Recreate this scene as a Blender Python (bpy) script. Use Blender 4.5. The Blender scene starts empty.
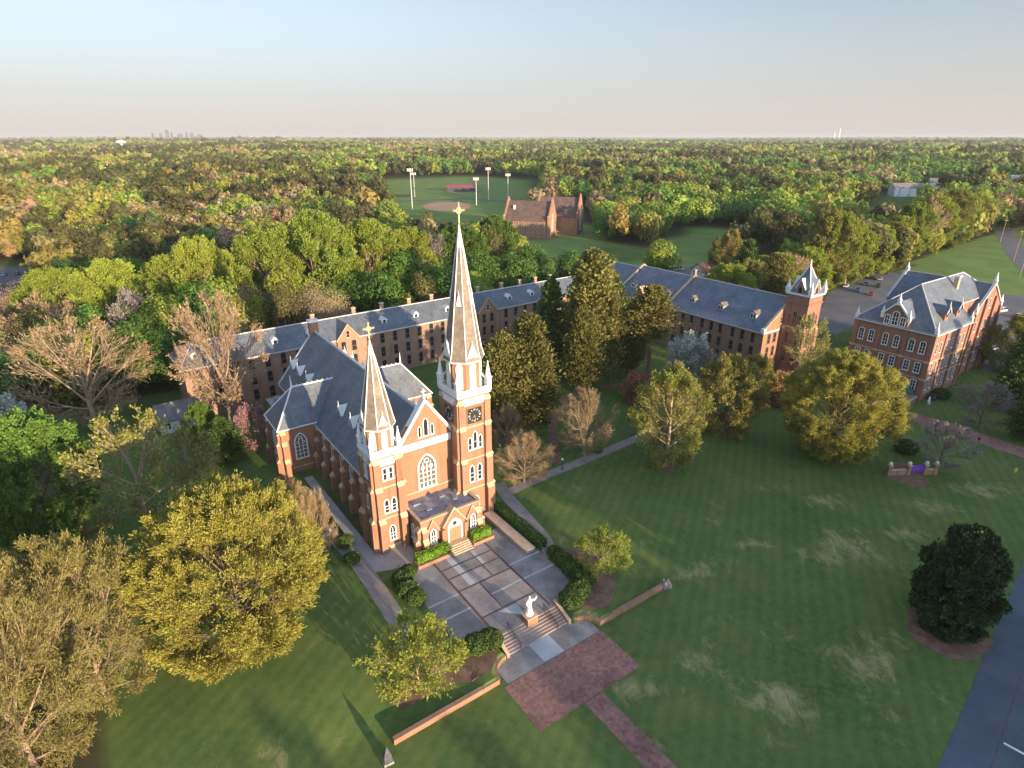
import bpy, math, random
import numpy as np
from mathutils import Vector, Matrix

random.seed(11)
rng = np.random.default_rng(11)
R = math.radians
SC = bpy.context.scene
COL = SC.collection

# ------------------------------------------------------------------ camera, sky, sun, exposure
CAM_H, FPX, PITCH = 62.0, 603.0, R(22.3)
cam_d = bpy.data.cameras.new('camera')
cam = bpy.data.objects.new('camera', cam_d)
COL.objects.link(cam)
cam.location = (0, 0, CAM_H)
cam.rotation_euler = (R(90) - PITCH, 0, 0)
cam_d.sensor_width = 36.0
cam_d.lens = 36.0 * FPX / 1024.0
cam_d.clip_start = 1.0
cam_d.clip_end = 120000.0
SC.camera = cam

SKY_SAT, SKY_VAL, SKY_BELT = 0.50, 0.37, (1.24, 1.11, 1.04, 1.0)
SUN_AZ, SUN_EL = R(-49.0), R(7.5)          # azimuth measured from +X towards +Y
S_DIR = Vector((math.cos(SUN_AZ) * math.cos(SUN_EL), math.sin(SUN_AZ) * math.cos(SUN_EL), math.sin(SUN_EL)))
world = bpy.data.worlds.new('World')
SC.world = world
world.use_nodes = True
wn = world.node_tree
for n in list(wn.nodes):
    wn.nodes.remove(n)
sky = wn.nodes.new('ShaderNodeTexSky')
sky.sky_type = 'NISHITA'
sky.sun_disc = False
sky.sun_elevation = SUN_EL
sky.sun_rotation = math.atan2(S_DIR.x, S_DIR.y)
sky.altitude = 250.0
sky.air_density = 1.0
sky.dust_density = 0.6
sky.ozone_density = 4.0
bg = wn.nodes.new('ShaderNodeBackground')
bg.inputs['Strength'].default_value = 0.15
wo = wn.nodes.new('ShaderNodeOutputWorld')
# the half of the sky away from the sun is paler, with a faintly pink belt over the horizon
def wnode(t, **k):
    n = wn.nodes.new(t)
    for a_, v_ in k.items():
        setattr(n, a_, v_)
    return n
def wsock(n, nm):
    return [i for i in n.inputs if i.name == nm and i.enabled][0]
def wmix(f, a_, b_):
    n = wnode('ShaderNodeMix', data_type='RGBA')
    for nm, v_ in (('Factor', f), ('A', a_), ('B', b_)):
        if hasattr(v_, 'is_output'): wn.links.new(v_, wsock(n, nm))
        else: wsock(n, nm).default_value = v_
    return [o for o in n.outputs if o.enabled][0]
def wrange(src, f0, f1, t0, t1):
    n = wnode('ShaderNodeMapRange', interpolation_type='SMOOTHSTEP')
    for nm, v_ in (('From Min', f0), ('From Max', f1), ('To Min', t0), ('To Max', t1)):
        n.inputs[nm].default_value = v_
    wn.links.new(src, n.inputs['Value'])
    return n.outputs[0]
hs_ = wnode('ShaderNodeHueSaturation')
hs_.inputs['Saturation'].default_value = SKY_SAT
hs_.inputs['Value'].default_value = SKY_VAL
hs_.inputs['Hue'].default_value = 0.485
wn.links.new(sky.outputs[0], hs_.inputs['Color'])
tcw = wnode('ShaderNodeTexCoord')
sep_ = wnode('ShaderNodeSeparateXYZ')
wn.links.new(tcw.outputs['Generated'], sep_.inputs[0])
belt = wrange(sep_.outputs['Z'], -0.02, 0.22, 0.80, 0.05)
pale = wmix(belt, hs_.outputs[0], SKY_BELT)
dt = wnode('ShaderNodeVectorMath', operation='DOT_PRODUCT')
wn.links.new(tcw.outputs['Generated'], dt.inputs[0])
dt.inputs[1].default_value = (-math.cos(SUN_AZ), -math.sin(SUN_AZ), 0)
away_ = wrange(dt.outputs['Value'], -0.30, 0.15, 0.0, 1.0)
low_ = wrange(sep_.outputs['Z'], 0.40, 0.75, 1.0, 0.0)
aw_ = wnode('ShaderNodeMath', operation='MULTIPLY')
wn.links.new(away_, aw_.inputs[0]); wn.links.new(low_, aw_.inputs[1])
away = aw_.outputs[0]
hs2 = wnode('ShaderNodeHueSaturation')
hs2.inputs['Saturation'].default_value = 0.62
wn.links.new(sky.outputs[0], hs2.inputs['Color'])
wn.links.new(wmix(away, hs2.outputs[0], pale), bg.inputs[0])
wn.links.new(bg.outputs[0], wo.inputs[0])

sun_d = bpy.data.lights.new('sun', 'SUN')
sun = bpy.data.objects.new('sun', sun_d)
COL.objects.link(sun)
sun_d.energy = 2.65
sun_d.angle = R(0.5)
sun_d.color = (1.0, 0.77, 0.51)
sun.rotation_euler = S_DIR.to_track_quat('Z', 'Y').to_euler()
sun.location = (100, -120, 200)

SC.view_settings.view_transform = 'Standard'
SC.view_settings.look = 'None'
SC.view_settings.exposure = 2.1
SC.view_settings.gamma = 1.0
SC.view_settings.use_curve_mapping = False
SC.cycles.use_denoising = True
SC.cycles.max_bounces = 6
SC.cycles.transparent_max_bounces = 4
SC.cycles.volume_bounces = 0

# ------------------------------------------------------------------ materials
def new_mat(name):
    m = bpy.data.materials.new(name)
    m.use_nodes = True
    nt = m.node_tree
    for n in list(nt.nodes):
        nt.nodes.remove(n)
    out = nt.nodes.new('ShaderNodeOutputMaterial')
    p = nt.nodes.new('ShaderNodeBsdfPrincipled')
    nt.links.new(p.outputs[0], out.inputs['Surface'])
    return m, nt, p, out

def mixrgb(nt, fac, a, b, mode='MIX'):
    n = nt.nodes.new('ShaderNodeMix')
    n.data_type = 'RGBA'
    n.blend_type = mode
    for k, v in (('Factor', fac), ('A', a), ('B', b)):
        s = [i for i in n.inputs if i.name == k and i.enabled][0]
        if hasattr(v, 'is_output'):
            nt.links.new(v, s)
        else:
            s.default_value = v if k == 'Factor' else (*v[:3], 1.0)
    return [o for o in n.outputs if o.enabled][0]

def noise(nt, scale, detail=4.0, rough=0.6, coord='Object', stretch=None, dist=0.0):
    tc = nt.nodes.new('ShaderNodeTexCoord')
    v = tc.outputs[coord]
    if coord == 'Position':
        pass
    if stretch:
        mp = nt.nodes.new('ShaderNodeMapping')
        mp.inputs['Scale'].default_value = stretch
        nt.links.new(v, mp.inputs[0])
        v = mp.outputs[0]
    n = nt.nodes.new('ShaderNodeTexNoise')
    n.inputs['Scale'].default_value = scale
    n.inputs['Detail'].default_value = detail
    n.inputs['Roughness'].default_value = rough
    n.inputs['Distortion'].default_value = dist
    nt.links.new(v, n.inputs['Vector'])
    return n.outputs[0]

def ramp(nt, src, lo, hi):
    n = nt.nodes.new('ShaderNodeMapRange')
    n.inputs['From Min'].default_value = lo
    n.inputs['From Max'].default_value = hi
    nt.links.new(src, n.inputs['Value'])
    return n.outputs[0]

def solid(name, col, rough=0.8, var=0.25, scale=0.8, spec=0.3, metal=0.0, col2=None, fine=6.0, bump=0.0, stretch=None):
    """Surface with two scales of mottling."""
    m, nt, p, out = new_mat(name)
    a = tuple(c * (1 - var) for c in col)
    b = tuple(min(1, c * (1 + var)) for c in (col2 or col))
    f1 = ramp(nt, noise(nt, scale, 4, stretch=stretch), 0.3, 0.7)
    c1 = mixrgb(nt, f1, a, b)
    f2 = ramp(nt, noise(nt, fine, 3), 0.25, 0.75)
    g = 1 - var * 0.8
    c2 = mixrgb(nt, f2, (g, g, g), (1, 1, 1))
    c = mixrgb(nt, 1.0, c1, c2, 'MULTIPLY')
    nt.links.new(c, p.inputs['Base Color'])
    p.inputs['Roughness'].default_value = rough
    p.inputs['Specular IOR Level'].default_value = spec
    p.inputs['Metallic'].default_value = metal
    if bump:
        bm = nt.nodes.new('ShaderNodeBump')
        bm.inputs['Strength'].default_value = bump
        nt.links.new(noise(nt, fine, 3), bm.inputs['Height'])
        nt.links.new(bm.outputs[0], p.inputs['Normal'])
    return m

def brick_mat(name, col, col2, mortar=(0.30, 0.25, 0.20)):
    m, nt, p, out = new_mat(name)
    f1 = ramp(nt, noise(nt, 0.35, 5, 0.65), 0.3, 0.7)
    c = mixrgb(nt, f1, col, col2)
    f2 = ramp(nt, noise(nt, 2.2, 3, 0.7, stretch=(1, 1, 4)), 0.2, 0.8)
    c = mixrgb(nt, f2, tuple(x * 0.78 for x in col), c)
    # courses: thin mortar lines
    tc = nt.nodes.new('ShaderNodeTexCoord')
    w = nt.nodes.new('ShaderNodeTexWave')
    w.wave_type = 'BANDS'
    w.bands_direction = 'Z'
    w.inputs['Scale'].default_value = 0.9
    w.inputs['Distortion'].default_value = 0.6
    nt.links.new(tc.outputs['Object'], w.inputs['Vector'])
    f3 = ramp(nt, w.outputs['Fac'], 0.75, 1.3)
    c = mixrgb(nt, f3, c, mortar)
    # weather streaks
    f4 = ramp(nt, noise(nt, 0.9, 4, 0.6, stretch=(1, 1, 0.12)), 0.52, 0.8)
    c = mixrgb(nt, f4, c, tuple(x * 0.55 for x in col))
    nt.links.new(c, p.inputs['Base Color'])
    p.inputs['Roughness'].default_value = 0.85
    p.inputs['Specular IOR Level'].default_value = 0.2
    return m

def tiles(m, scale, amt):
    """random tone per tile, laid over the material's colour"""
    nt = m.node_tree
    p = [n for n in nt.nodes if n.type == 'BSDF_PRINCIPLED'][0]
    src = p.inputs['Base Color'].links[0].from_socket
    tc = nt.nodes.new('ShaderNodeTexCoord')
    mp = nt.nodes.new('ShaderNodeMapping'); mp.inputs['Scale'].default_value = scale
    nt.links.new(tc.outputs['Object'], mp.inputs[0])
    v = nt.nodes.new('ShaderNodeTexVoronoi'); v.inputs['Scale'].default_value = 1.0; v.inputs['Randomness'].default_value = 0.35
    nt.links.new(mp.outputs[0], v.inputs['Vector'])
    sc = nt.nodes.new('ShaderNodeSeparateColor'); nt.links.new(v.outputs['Color'], sc.inputs[0])
    g = mixrgb(nt, sc.outputs[0], (1 - amt,) * 3, (1 + amt,) * 3)
    nt.links.new(mixrgb(nt, 1.0, src, g, 'MULTIPLY'), p.inputs['Base Color'])

def leaf_mat(name, col, col2=None, trans=0.45, rough=0.65, spec=0.15, hue=0.03, objvar=0.25, tint=False):
    m, nt, p, out = new_mat(name)
    col2 = col2 or tuple(c * 1.5 for c in col)
    if tint:
        at = nt.nodes.new('ShaderNodeAttribute')
        at.attribute_name = 'tint'
        c = at.outputs['Color']
    else:
        at = nt.nodes.new('ShaderNodeAttribute')
        at.attribute_name = 'rnd'
        c = mixrgb(nt, at.outputs['Fac'], tuple(x * 0.72 for x in col), col2)
        oi = nt.nodes.new('ShaderNodeObjectInfo')
        hs = nt.nodes.new('ShaderNodeHueSaturation')
        mr = nt.nodes.new('ShaderNodeMapRange')
        mr.inputs['To Min'].default_value = 0.5 - hue
        mr.inputs['To Max'].default_value = 0.5 + hue
        nt.links.new(oi.outputs['Random'], mr.inputs['Value'])
        nt.links.new(mr.outputs[0], hs.inputs['Hue'])
        mr2 = nt.nodes.new('ShaderNodeMapRange')
        mr2.inputs['To Min'].default_value = 1 - objvar
        mr2.inputs['To Max'].default_value = 1 + objvar
        ml = nt.nodes.new('ShaderNodeMath')
        ml.operation = 'FRACT'
        ml2 = nt.nodes.new('ShaderNodeMath')
        ml2.operation = 'MULTIPLY'
        ml2.inputs[1].default_value = 7.31
        nt.links.new(oi.outputs['Random'], ml2.inputs[0])
        nt.links.new(ml2.outputs[0], ml.inputs[0])
        nt.links.new(ml.outputs[0], mr2.inputs['Value'])
        nt.links.new(mr2.outputs[0], hs.inputs['Value'])
        nt.links.new(c, hs.inputs['Color'])
        c = hs.outputs['Color']
    nt.links.new(c, p.inputs['Base Color'])
    p.inputs['Roughness'].default_value = rough
    p.inputs['Specular IOR Level'].default_value = spec
    if trans > 0:
        t = nt.nodes.new('ShaderNodeBsdfTranslucent')
        nt.links.new(c, t.inputs['Color'])
        mx = nt.nodes.new('ShaderNodeMixShader')
        mx.inputs[0].default_value = trans
        nt.links.new(p.outputs[0], mx.inputs[1])
        nt.links.new(t.outputs[0], mx.inputs[2])
        nt.links.new(mx.outputs[0], out.inputs['Surface'])
    return m

M = {}
M['brick'] = brick_mat('orange_brick', (0.30, 0.145, 0.082), (0.38, 0.205, 0.12))
M['brick_hall'] = brick_mat('brown_brick', (0.30, 0.175, 0.115), (0.39, 0.25, 0.175))
M['brick_red'] = brick_mat('red_brick', (0.28, 0.13, 0.085), (0.34, 0.175, 0.115))
M['stone'] = solid('tan_stone', (0.50, 0.36, 0.24), 0.85, 0.2)
M['white'] = solid('white_paint', (0.68, 0.66, 0.63), 0.6, 0.08, 1.5)
M['slate'] = solid('grey_slate', (0.118, 0.132, 0.15), 0.55, 0.22, 0.25, 0.45, fine=3.0, stretch=(1, 1, 1))
M['slate_dark'] = solid('dark_slate', (0.115, 0.135, 0.17), 0.5, 0.22, 0.3, 0.45, fine=3.0)
M['slate_tan'] = solid('brown_slate', (0.205, 0.16, 0.12), 0.7, 0.25, 0.6, 0.3, fine=5.0)
M['ridge'] = solid('pale_ridge_metal', (0.50, 0.47, 0.46), 0.5, 0.1)
M['glass'] = solid('dark_window_glass', (0.025, 0.03, 0.04), 0.12, 0.3, 1.0, 0.6)
M['glass_mid'] = solid('leaded_window_glass', (0.14, 0.115, 0.09), 0.35, 0.4, 3.0, 0.5)
M['wood'] = solid('orange_oak_door', (0.42, 0.20, 0.08), 0.5, 0.2, 2.0)
M['gold'] = solid('gilded_metal', (0.48, 0.36, 0.21), 0.4, 0.1, metal=0.3)
M['black'] = solid('black_metal', (0.025, 0.025, 0.03), 0.5, 0.2)
M['flat_roof'] = solid('grey_membrane', (0.27, 0.27, 0.31), 0.8, 0.42, 0.7, fine=2.2)
M['concrete'] = solid('pale_concrete', (0.34, 0.31, 0.29), 0.9, 0.18, 0.5)
M['path'] = solid('path_concrete', (0.27, 0.23, 0.21), 0.9, 0.2, 0.5)
M['paver_red'] = solid('red_brick_paving', (0.26, 0.135, 0.11), 0.9, 0.25, 0.35, fine=3.5)
M['slab'] = solid('grey_slab', (0.25, 0.235, 0.225), 0.8, 0.3, 0.22, fine=1.6)
M['slab_warm'] = solid('warm_slab', (0.30, 0.26, 0.24), 0.85, 0.28, 0.25, fine=1.6)
M['slab_light'] = solid('light_slab', (0.40, 0.42, 0.43), 0.8, 0.15, 0.4)
M['joint'] = solid('brick_joint', (0.12, 0.075, 0.07), 0.9, 0.2)
M['asphalt'] = solid('asphalt', (0.085, 0.10, 0.125), 0.85, 0.2, 0.15, fine=2.0)
M['asphalt_old'] = solid('worn_asphalt', (0.15, 0.14, 0.14), 0.9, 0.2, 0.1, fine=2.0)
M['paint'] = solid('road_paint', (0.7, 0.7, 0.68), 0.7, 0.15, 2.0)
M['mulch'] = solid('red_mulch', (0.21, 0.12, 0.08), 0.95, 0.35, 0.8, fine=4.0)
M['infield'] = solid('infield_clay', (0.42, 0.25, 0.15), 0.95, 0.12, 0.05)
M['bark'] = solid('grey_bark', (0.16, 0.115, 0.075), 0.95, 0.3, 1.0)
M['bark_pale'] = solid('pale_bark', (0.34, 0.24, 0.16), 0.9, 0.25, 1.0)
M['bark_pine'] = solid('pine_bark', (0.22, 0.12, 0.07), 0.95, 0.3, 1.0)
M['steel'] = solid('galvanised_steel', (0.38, 0.38, 0.38), 0.45, 0.1, metal=0.4)
M['dark_seat'] = solid('dark_seating', (0.10, 0.07, 0.10), 0.7, 0.1)
M['red'] = solid('red_canopy', (0.36, 0.06, 0.09), 0.6, 0.1)
M['purple'] = solid('purple_banner', (0.16, 0.05, 0.45), 0.5, 0.1)
M['green_awning'] = solid('green_awning', (0.02, 0.16, 0.12), 0.6, 0.1)
M['yellow'] = solid('yellow_paint', (0.65, 0.5, 0.06), 0.5, 0.1)
M['marble'] = solid('white_marble', (0.80, 0.77, 0.73), 0.5, 0.05)
M['tyre'] = solid('black_rubber', (0.02, 0.02, 0.02), 0.9, 0.1)
M['grey_shingle'] = solid('grey_shingle', (0.20, 0.18, 0.17), 0.85, 0.25, 0.8)
M['red_shingle'] = solid('red_shingle', (0.26, 0.12, 0.085), 0.85, 0.2, 0.4)
M['brown_shingle'] = solid('brown_shingle', (0.13, 0.085, 0.07), 0.85, 0.25, 0.3)
M['rock_dark'] = solid('dark_rock', (0.10, 0.10, 0.105), 0.9, 0.4, 2.0)
M['rock'] = solid('grey_rock', (0.26, 0.24, 0.22), 0.9, 0.4, 2.0)

for k_, sc_, am_ in (('slate', (1.6, 1.6, 2.2), 0.16), ('slate_dark', (1.6, 1.6, 2.2), 0.16), ('slate_tan', (1.8, 1.8, 2.6), 0.14), ('paver_red', (2.6, 2.6, 1), 0.22), ('slab', (0.55, 0.55, 1), 0.10), ('brown_shingle', (1, 1, 1.6), 0.15)):
    tiles(M[k_], sc_, am_)
LEAF = {
    'oak_gold': leaf_mat('golden_bud_leaf', (0.29, 0.255, 0.048), (0.44, 0.39, 0.085), 0.35, hue=0.01, objvar=0.08),
    'lime': leaf_mat('lime_leaf', (0.22, 0.29, 0.036), (0.36, 0.42, 0.07), 0.4, hue=0.015, objvar=0.2),
    'green': leaf_mat('spring_green_leaf', (0.095, 0.175, 0.03), (0.16, 0.26, 0.05), 0.35, hue=0.02, objvar=0.25),
    'bud': leaf_mat('bud_leaf', (0.21, 0.24, 0.05), (0.33, 0.34, 0.08), 0.4, hue=0.01, objvar=0.1),
    'olive': leaf_mat('olive_leaf', (0.21, 0.20, 0.048), (0.32, 0.30, 0.075), 0.3, hue=0.015, objvar=0.2),
    'cedar': leaf_mat('cedar_leaf', (0.115, 0.118, 0.03), (0.205, 0.19, 0.05), 0.15, hue=0.01, objvar=0.15),
    'pine': leaf_mat('pine_needle', (0.072, 0.080, 0.029), (0.145, 0.123, 0.043), 0.15, hue=0.015, objvar=0.2),
    'magnolia': leaf_mat('magnolia_leaf', (0.026, 0.051, 0.020), (0.080, 0.102, 0.036), 0.08, 0.6, 0.2, hue=0.01, objvar=0.1),
    'twig': leaf_mat('bare_twig', (0.290, 0.203, 0.109), (0.420, 0.304, 0.167), 0.1, hue=0.012, objvar=0.2),
    'twig_gold': leaf_mat('golden_twig', (0.22, 0.19, 0.058), (0.32, 0.28, 0.09), 0.2, hue=0.008, objvar=0.1),
    'twig_red': leaf_mat('reddish_twig', (0.34, 0.18, 0.085), (0.46, 0.26, 0.12), 0.15, hue=0.01, objvar=0.1),
    'twig_grey': leaf_mat('grey_twig', (0.217, 0.181, 0.167), (0.319, 0.268, 0.239), 0.1, hue=0.012, objvar=0.15),
    'blossom': leaf_mat('white_blossom', (0.42, 0.46, 0.38), (0.64, 0.66, 0.58), 0.3, hue=0.01, objvar=0.05),
    'pink': leaf_mat('pink_blossom', (0.30, 0.15, 0.17), (0.45, 0.26, 0.29), 0.3, hue=0.01, objvar=0.05),
    'hedge': leaf_mat('hedge_leaf', (0.051, 0.087, 0.020), (0.123, 0.181, 0.043), 0.15, hue=0.01, objvar=0.1),
    'hedge_bright': leaf_mat('bright_hedge_leaf', (0.174, 0.319, 0.029), (0.304, 0.493, 0.058), 0.25, hue=0.005, objvar=0.08),
    'tint': leaf_mat('woodland_leaf', (0, 0, 0), tint=True, trans=0.45),
}

# ------------------------------------------------------------------ frames, terrain, layout
TH = R(35.0)
UX, UY = math.cos(TH), math.sin(TH)
OX, OY = -12.5, 85.8                              # middle of the church front

def W(u, v):
    return OX + u * UX - v * UY, OY + u * UY + v * UX

def smooth(t):
    t = np.clip(t, 0, 1)
    return t * t * (3 - 2 * t)

def terrain(x, y):
    x = np.asarray(x, float); y = np.asarray(y, float)
    dx, dy = x - OX, y - OY
    u = dx * UX + dy * UY
    v = -dx * UY + dy * UX
    au = np.abs(u)
    up = -0.5 * smooth((-16 - v) / 14) * smooth((au - 10.3) / 1.0) - 0.5 * smooth((au - 12) / 10) * smooth((-20 - v) / 9) - 0.2 * smooth((au - 17) / 5) * smooth((-25 - v) / 5)
    wv = np.where(au < 5.75, -25.3, np.where(au < 8.5, -28.4 - 2.6 * (1 - np.sqrt(np.clip(1 - ((au - 5.75) / 2.75) ** 2, 0, 1))), -31.0))
    step = np.where(v < wv, -1.2, up)
    ramp_ = -1.2 * smooth((8 - v) / 46)
    k = smooth((au - 22.8) / 16)
    z = (1 - k) * step + k * ramp_
    r = np.hypot(x, y)
    far = smooth((r - 900) / 1500)
    z = z + far * (7 * np.sin(x / 410 + 1.0) * np.sin(y / 530) + 6 * np.sin(x / 1330 + y / 1700) - 4)
    vf = smooth((r - 5000) / 6000)
    z = z + 0.6 * vf * (22 * np.sin(x / 2900 + 0.5) * np.sin(y / 3700 + 1.3) + 14 * np.sin(x / 1500 - y / 4100) - 10)
    return z

def hz(x, y):
    return float(terrain(x, y))

CP, SP = math.cos(PITCH), math.sin(PITCH)
def at(px, py, z=None):
    """Ground point of the place that the layout sketch (1024 x 768) shows at px, py."""
    a, b = (px - 512) / FPX, -(py - 384) / FPX
    d = (a, CP + b * SP, -SP + b * CP)
    zz = 0.0 if z is None else z
    for _ in range(4):
        t = (zz - CAM_H) / d[2]
        x, y = d[0] * t, d[1] * t
        if z is None:
            zz = hz(x, y)
    return x, y, zz

def depth_of(x, y, z):
    return y * CP + (CAM_H - z) * SP

def height_for(x, y, py):
    k = -(py - 384) / FPX
    return CAM_H + (k * y * CP - y * SP) / (CP + k * SP)

# ------------------------------------------------------------------ object helpers
def link(name, data, parent=None, loc=None, rz=None):
    o = bpy.data.objects.new(name, data)
    COL.objects.link(o)
    if parent is not None:
        o.parent = parent
    if loc is not None:
        o.location = loc
    if rz is not None:
        o.rotation_euler = (0, 0, rz)
    return o

def tag(o, label=None, cat=None, group=None, kind=None):
    if label: o['label'] = label
    if cat: o['category'] = cat
    if group: o['group'] = group
    if kind: o['kind'] = kind
    return o

def thing(name, label, cat, loc=(0, 0, 0), rz=0.0, group=None):
    o = link(name, None, None, loc, rz)
    o.empty_display_size = 0.5
    return tag(o, label, cat, group)

def kids(o):
    return [c for c in o.children]

def copy_tree(o, parent=None):
    c = o.copy()
    COL.objects.link(c)
    if parent is not None:
        c.parent = parent
    for ch in kids(o):
        copy_tree(ch, c)
    return c

class MB:
    def __init__(s):
        s.v, s.f, s.m = [], [], []
    def face(s, pts, m=0):
        i = len(s.v)
        s.v += [tuple(p) for p in pts]
        s.f.append(list(range(i, i + len(pts))))
        s.m.append(m)
    def grid(s, loops, m=0, close=True):
        i = len(s.v); n = len(loops[0])
        for l in loops:
            s.v += [tuple(p) for p in l]
        for a in range(len(loops) - 1):
            for b in range(n if close else n - 1):
                c = (b + 1) % n
                s.f.append([i + a * n + b, i + a * n + c, i + (a + 1) * n + c, i + (a + 1) * n + b]); s.m.append(m)
        return i, n
    def loft(s, loops, m=0, caps=True):
        i, n = s.grid(loops, m)
        if caps:
            s.f.append([i + k for k in range(n)][::-1]); s.m.append(m)
            j = i + (len(loops) - 1) * n
            s.f.append([j + k for k in range(n)]); s.m.append(m)
    def box(s, x0, x1, y0, y1, z0, z1, m=0):
        s.loft([[(x0, y0, z0), (x1, y0, z0), (x1, y1, z0), (x0, y1, z0)], [(x0, y0, z1), (x1, y0, z1), (x1, y1, z1), (x0, y1, z1)]], m)
    def taper(s, x0, x1, y0, y1, z0, z1, k=0.6, m=0):
        cx, cy = (x0 + x1) / 2, (y0 + y1) / 2
        t = lambda x, c: c + (x - c) * k
        s.loft([[(x0, y0, z0), (x1, y0, z0), (x1, y1, z0), (x0, y1, z0)], [(t(x0, cx), t(y0, cy), z1), (t(x1, cx), t(y0, cy), z1), (t(x1, cx), t(y1, cy), z1), (t(x0, cx), t(y1, cy), z1)]], m)
    def ngon(s, cx, cy, rings, n=8, rot=None, m=0, caps=True):
        rot = math.pi / n if rot is None else rot
        s.loft([[(cx + r * math.cos(rot + 2 * math.pi * k / n), cy + r * math.sin(rot + 2 * math.pi * k / n), z) for k in range(n)] for z, r in rings], m, caps)
    def bar(s, p, q, w=0.1, w2=None, m=0, n=4):
        p, q = Vector(p), Vector(q)
        d = (q - p)
        if d.length < 1e-6: return
        d.normalize()
        a = d.cross(Vector((0, 0, 1)) if abs(d.z) < 0.95 else Vector((1, 0, 0))).normalized()
        b = d.cross(a)
        w2 = w if w2 is None else w2
        lo = [p + (a * math.cos(t) + b * math.sin(t)) * w for t in [math.pi / n + 2 * math.pi * k / n for k in range(n)]]
        hi = [q + (a * math.cos(t) + b * math.sin(t)) * w2 for t in [math.pi / n + 2 * math.pi * k / n for k in range(n)]]
        s.loft([lo, hi], m)
    def prism(s, pts, d, m=0):
        """pts: planar loop of 3-D points, extruded by vector d"""
        d = Vector(d)
        s.loft([[Vector(p) for p in pts], [Vector(p) + d for p in pts]], m)
    def mesh(s, name, mats):
        me = bpy.data.meshes.new(name)
        me.from_pydata(s.v, [], s.f)
        for m in mats:
            me.materials.append(M[m] if isinstance(m, str) else m)
        me.polygons.foreach_set('material_index', s.m)
        import bmesh
        b = bmesh.new(); b.from_mesh(me)
        bmesh.ops.recalc_face_normals(b, faces=b.faces)
        b.to_mesh(me); b.free()
        me.update()
        return me
    def build(s, name, mats, parent=None, loc=None, rz=None):
        return link(name, s.mesh(name, mats), parent, loc, rz)

def np_mesh(name, V, F, mats, midx=None, rnd=None, tint=None):
    me = bpy.data.meshes.new(name)
    V = np.ascontiguousarray(V, np.float32); F = np.ascontiguousarray(F, np.int32)
    me.vertices.add(len(V)); me.vertices.foreach_set('co', V.ravel())
    k = F.shape[1]
    me.loops.add(F.size); me.loops.foreach_set('vertex_index', F.ravel())
    me.polygons.add(len(F)); me.polygons.foreach_set('loop_start', np.arange(len(F), dtype=np.int32) * k)
    for m in mats:
        me.materials.append(m)
    if midx is not None:
        me.polygons.foreach_set('material_index', np.ascontiguousarray(midx, np.int32))
    me.update(calc_edges=True)
    if rnd is not None:
        a = me.attributes.new('rnd', 'FLOAT', 'FACE'); a.data.foreach_set('value', np.ascontiguousarray(rnd, np.float32))
    if tint is not None:
        a = me.attributes.new('tint', 'FLOAT_COLOR', 'FACE'); a.data.foreach_set('color', np.ascontiguousarray(tint, np.float32).ravel())
    return me

# ------------------------------------------------------------------ ground
def lines(core, far):
    core = sorted(set(round(c, 3) for c in core))
    a, b = core[0], core[-1]
    lo, hi, st = [], [], 6.0
    while b < far:
        st *= 1.16; b += st; hi.append(b)
    st = 6.0
    while a > -far:
        st *= 1.16; a -= st; lo.append(a)
    return np.array(lo[::-1] + core + hi)
ul = lines(list(np.arange(-60, 150, 2.0)) + list(np.arange(-12, 12.1, 0.4)) + list(np.arange(-24, 24.1, 1.0)), 40000)
vl = lines(list(np.arange(-75, 110, 2.0)) + list(np.arange(-34, -23, 0.4)) + [-31.12, -30.88, -25.42, -25.18], 40000)
Ug, Vg = np.meshgrid(ul, vl)
Xg = OX + Ug * UX - Vg * UY
Yg = OY + Ug * UY + Vg * UX
Zg = terrain(Xg, Yg)
GV = np.stack([Xg.ravel(), Yg.ravel(), Zg.ravel()], 1)
nu, nv = len(ul), len(vl)
ii, jj = np.meshgrid(np.arange(nu - 1), np.arange(nv - 1))
q = (jj * nu + ii).ravel()
GF = np.stack([q, q + 1, q + 1 + nu, q + nu], 1)

def inpoly(x, y, P):
    x = np.asarray(x); y = np.asarray(y)
    c = np.zeros(x.shape, bool)
    j = len(P) - 1
    for i in range(len(P)):
        xi, yi = P[i][:2]; xj, yj = P[j][:2]
        t = ((yi > y) != (yj > y)) & (x < (xj - xi) * (y - yi) / (yj - yi + 1e-12) + xi)
        c ^= t
        j = i
    return c

def ppoly(pts):
    return [at(*p)[:2] for p in pts]
# open ground among the woods
CLEAR = {
    'sports': ppoly([(372, 178), (470, 175), (540, 178), (545, 196), (505, 250), (408, 250), (385, 205)]),
    'meadow': ppoly([(640, 266), (655, 245), (688, 227), (770, 228), (758, 240), (728, 262), (700, 280), (640, 285)]),
    'east_field': ppoly([(880, 300), (905, 264), (1000, 231), (1030, 225), (1080, 300), (1060, 340), (960, 330)]),
    'chapel': ppoly([(495, 248), (495, 212), (590, 208), (600, 245), (575, 265), (500, 262)]),
    'glade': ppoly([(500, 285), (505, 268), (570, 258), (640, 262), (640, 300), (560, 300)]),
    'chapel_sun_gap': [(-14, 402), (150, 205), (190, 240), (34, 424)],  # made-up gap in the trees towards the sun, so sunlight reaches the chapel
    'lot_west': ppoly([(-60, 352), (-60, 262), (52, 264), (46, 318), (36, 345)]),
    'white_hall': ppoly([(840, 226), (845, 207), (915, 205), (925, 222), (880, 236)]),
    'far_lot': ppoly([(640, 286), (690, 262), (740, 262), (735, 285), (690, 292)]),
    'long_roof': ppoly([(125, 312), (128, 285), (300, 285), (300, 300)]),
}
def uvof(x, y):
    dx, dy = np.asarray(x) - OX, np.asarray(y) - OY
    return dx * UX + dy * UY, -dx * UY + dy * UX
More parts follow.
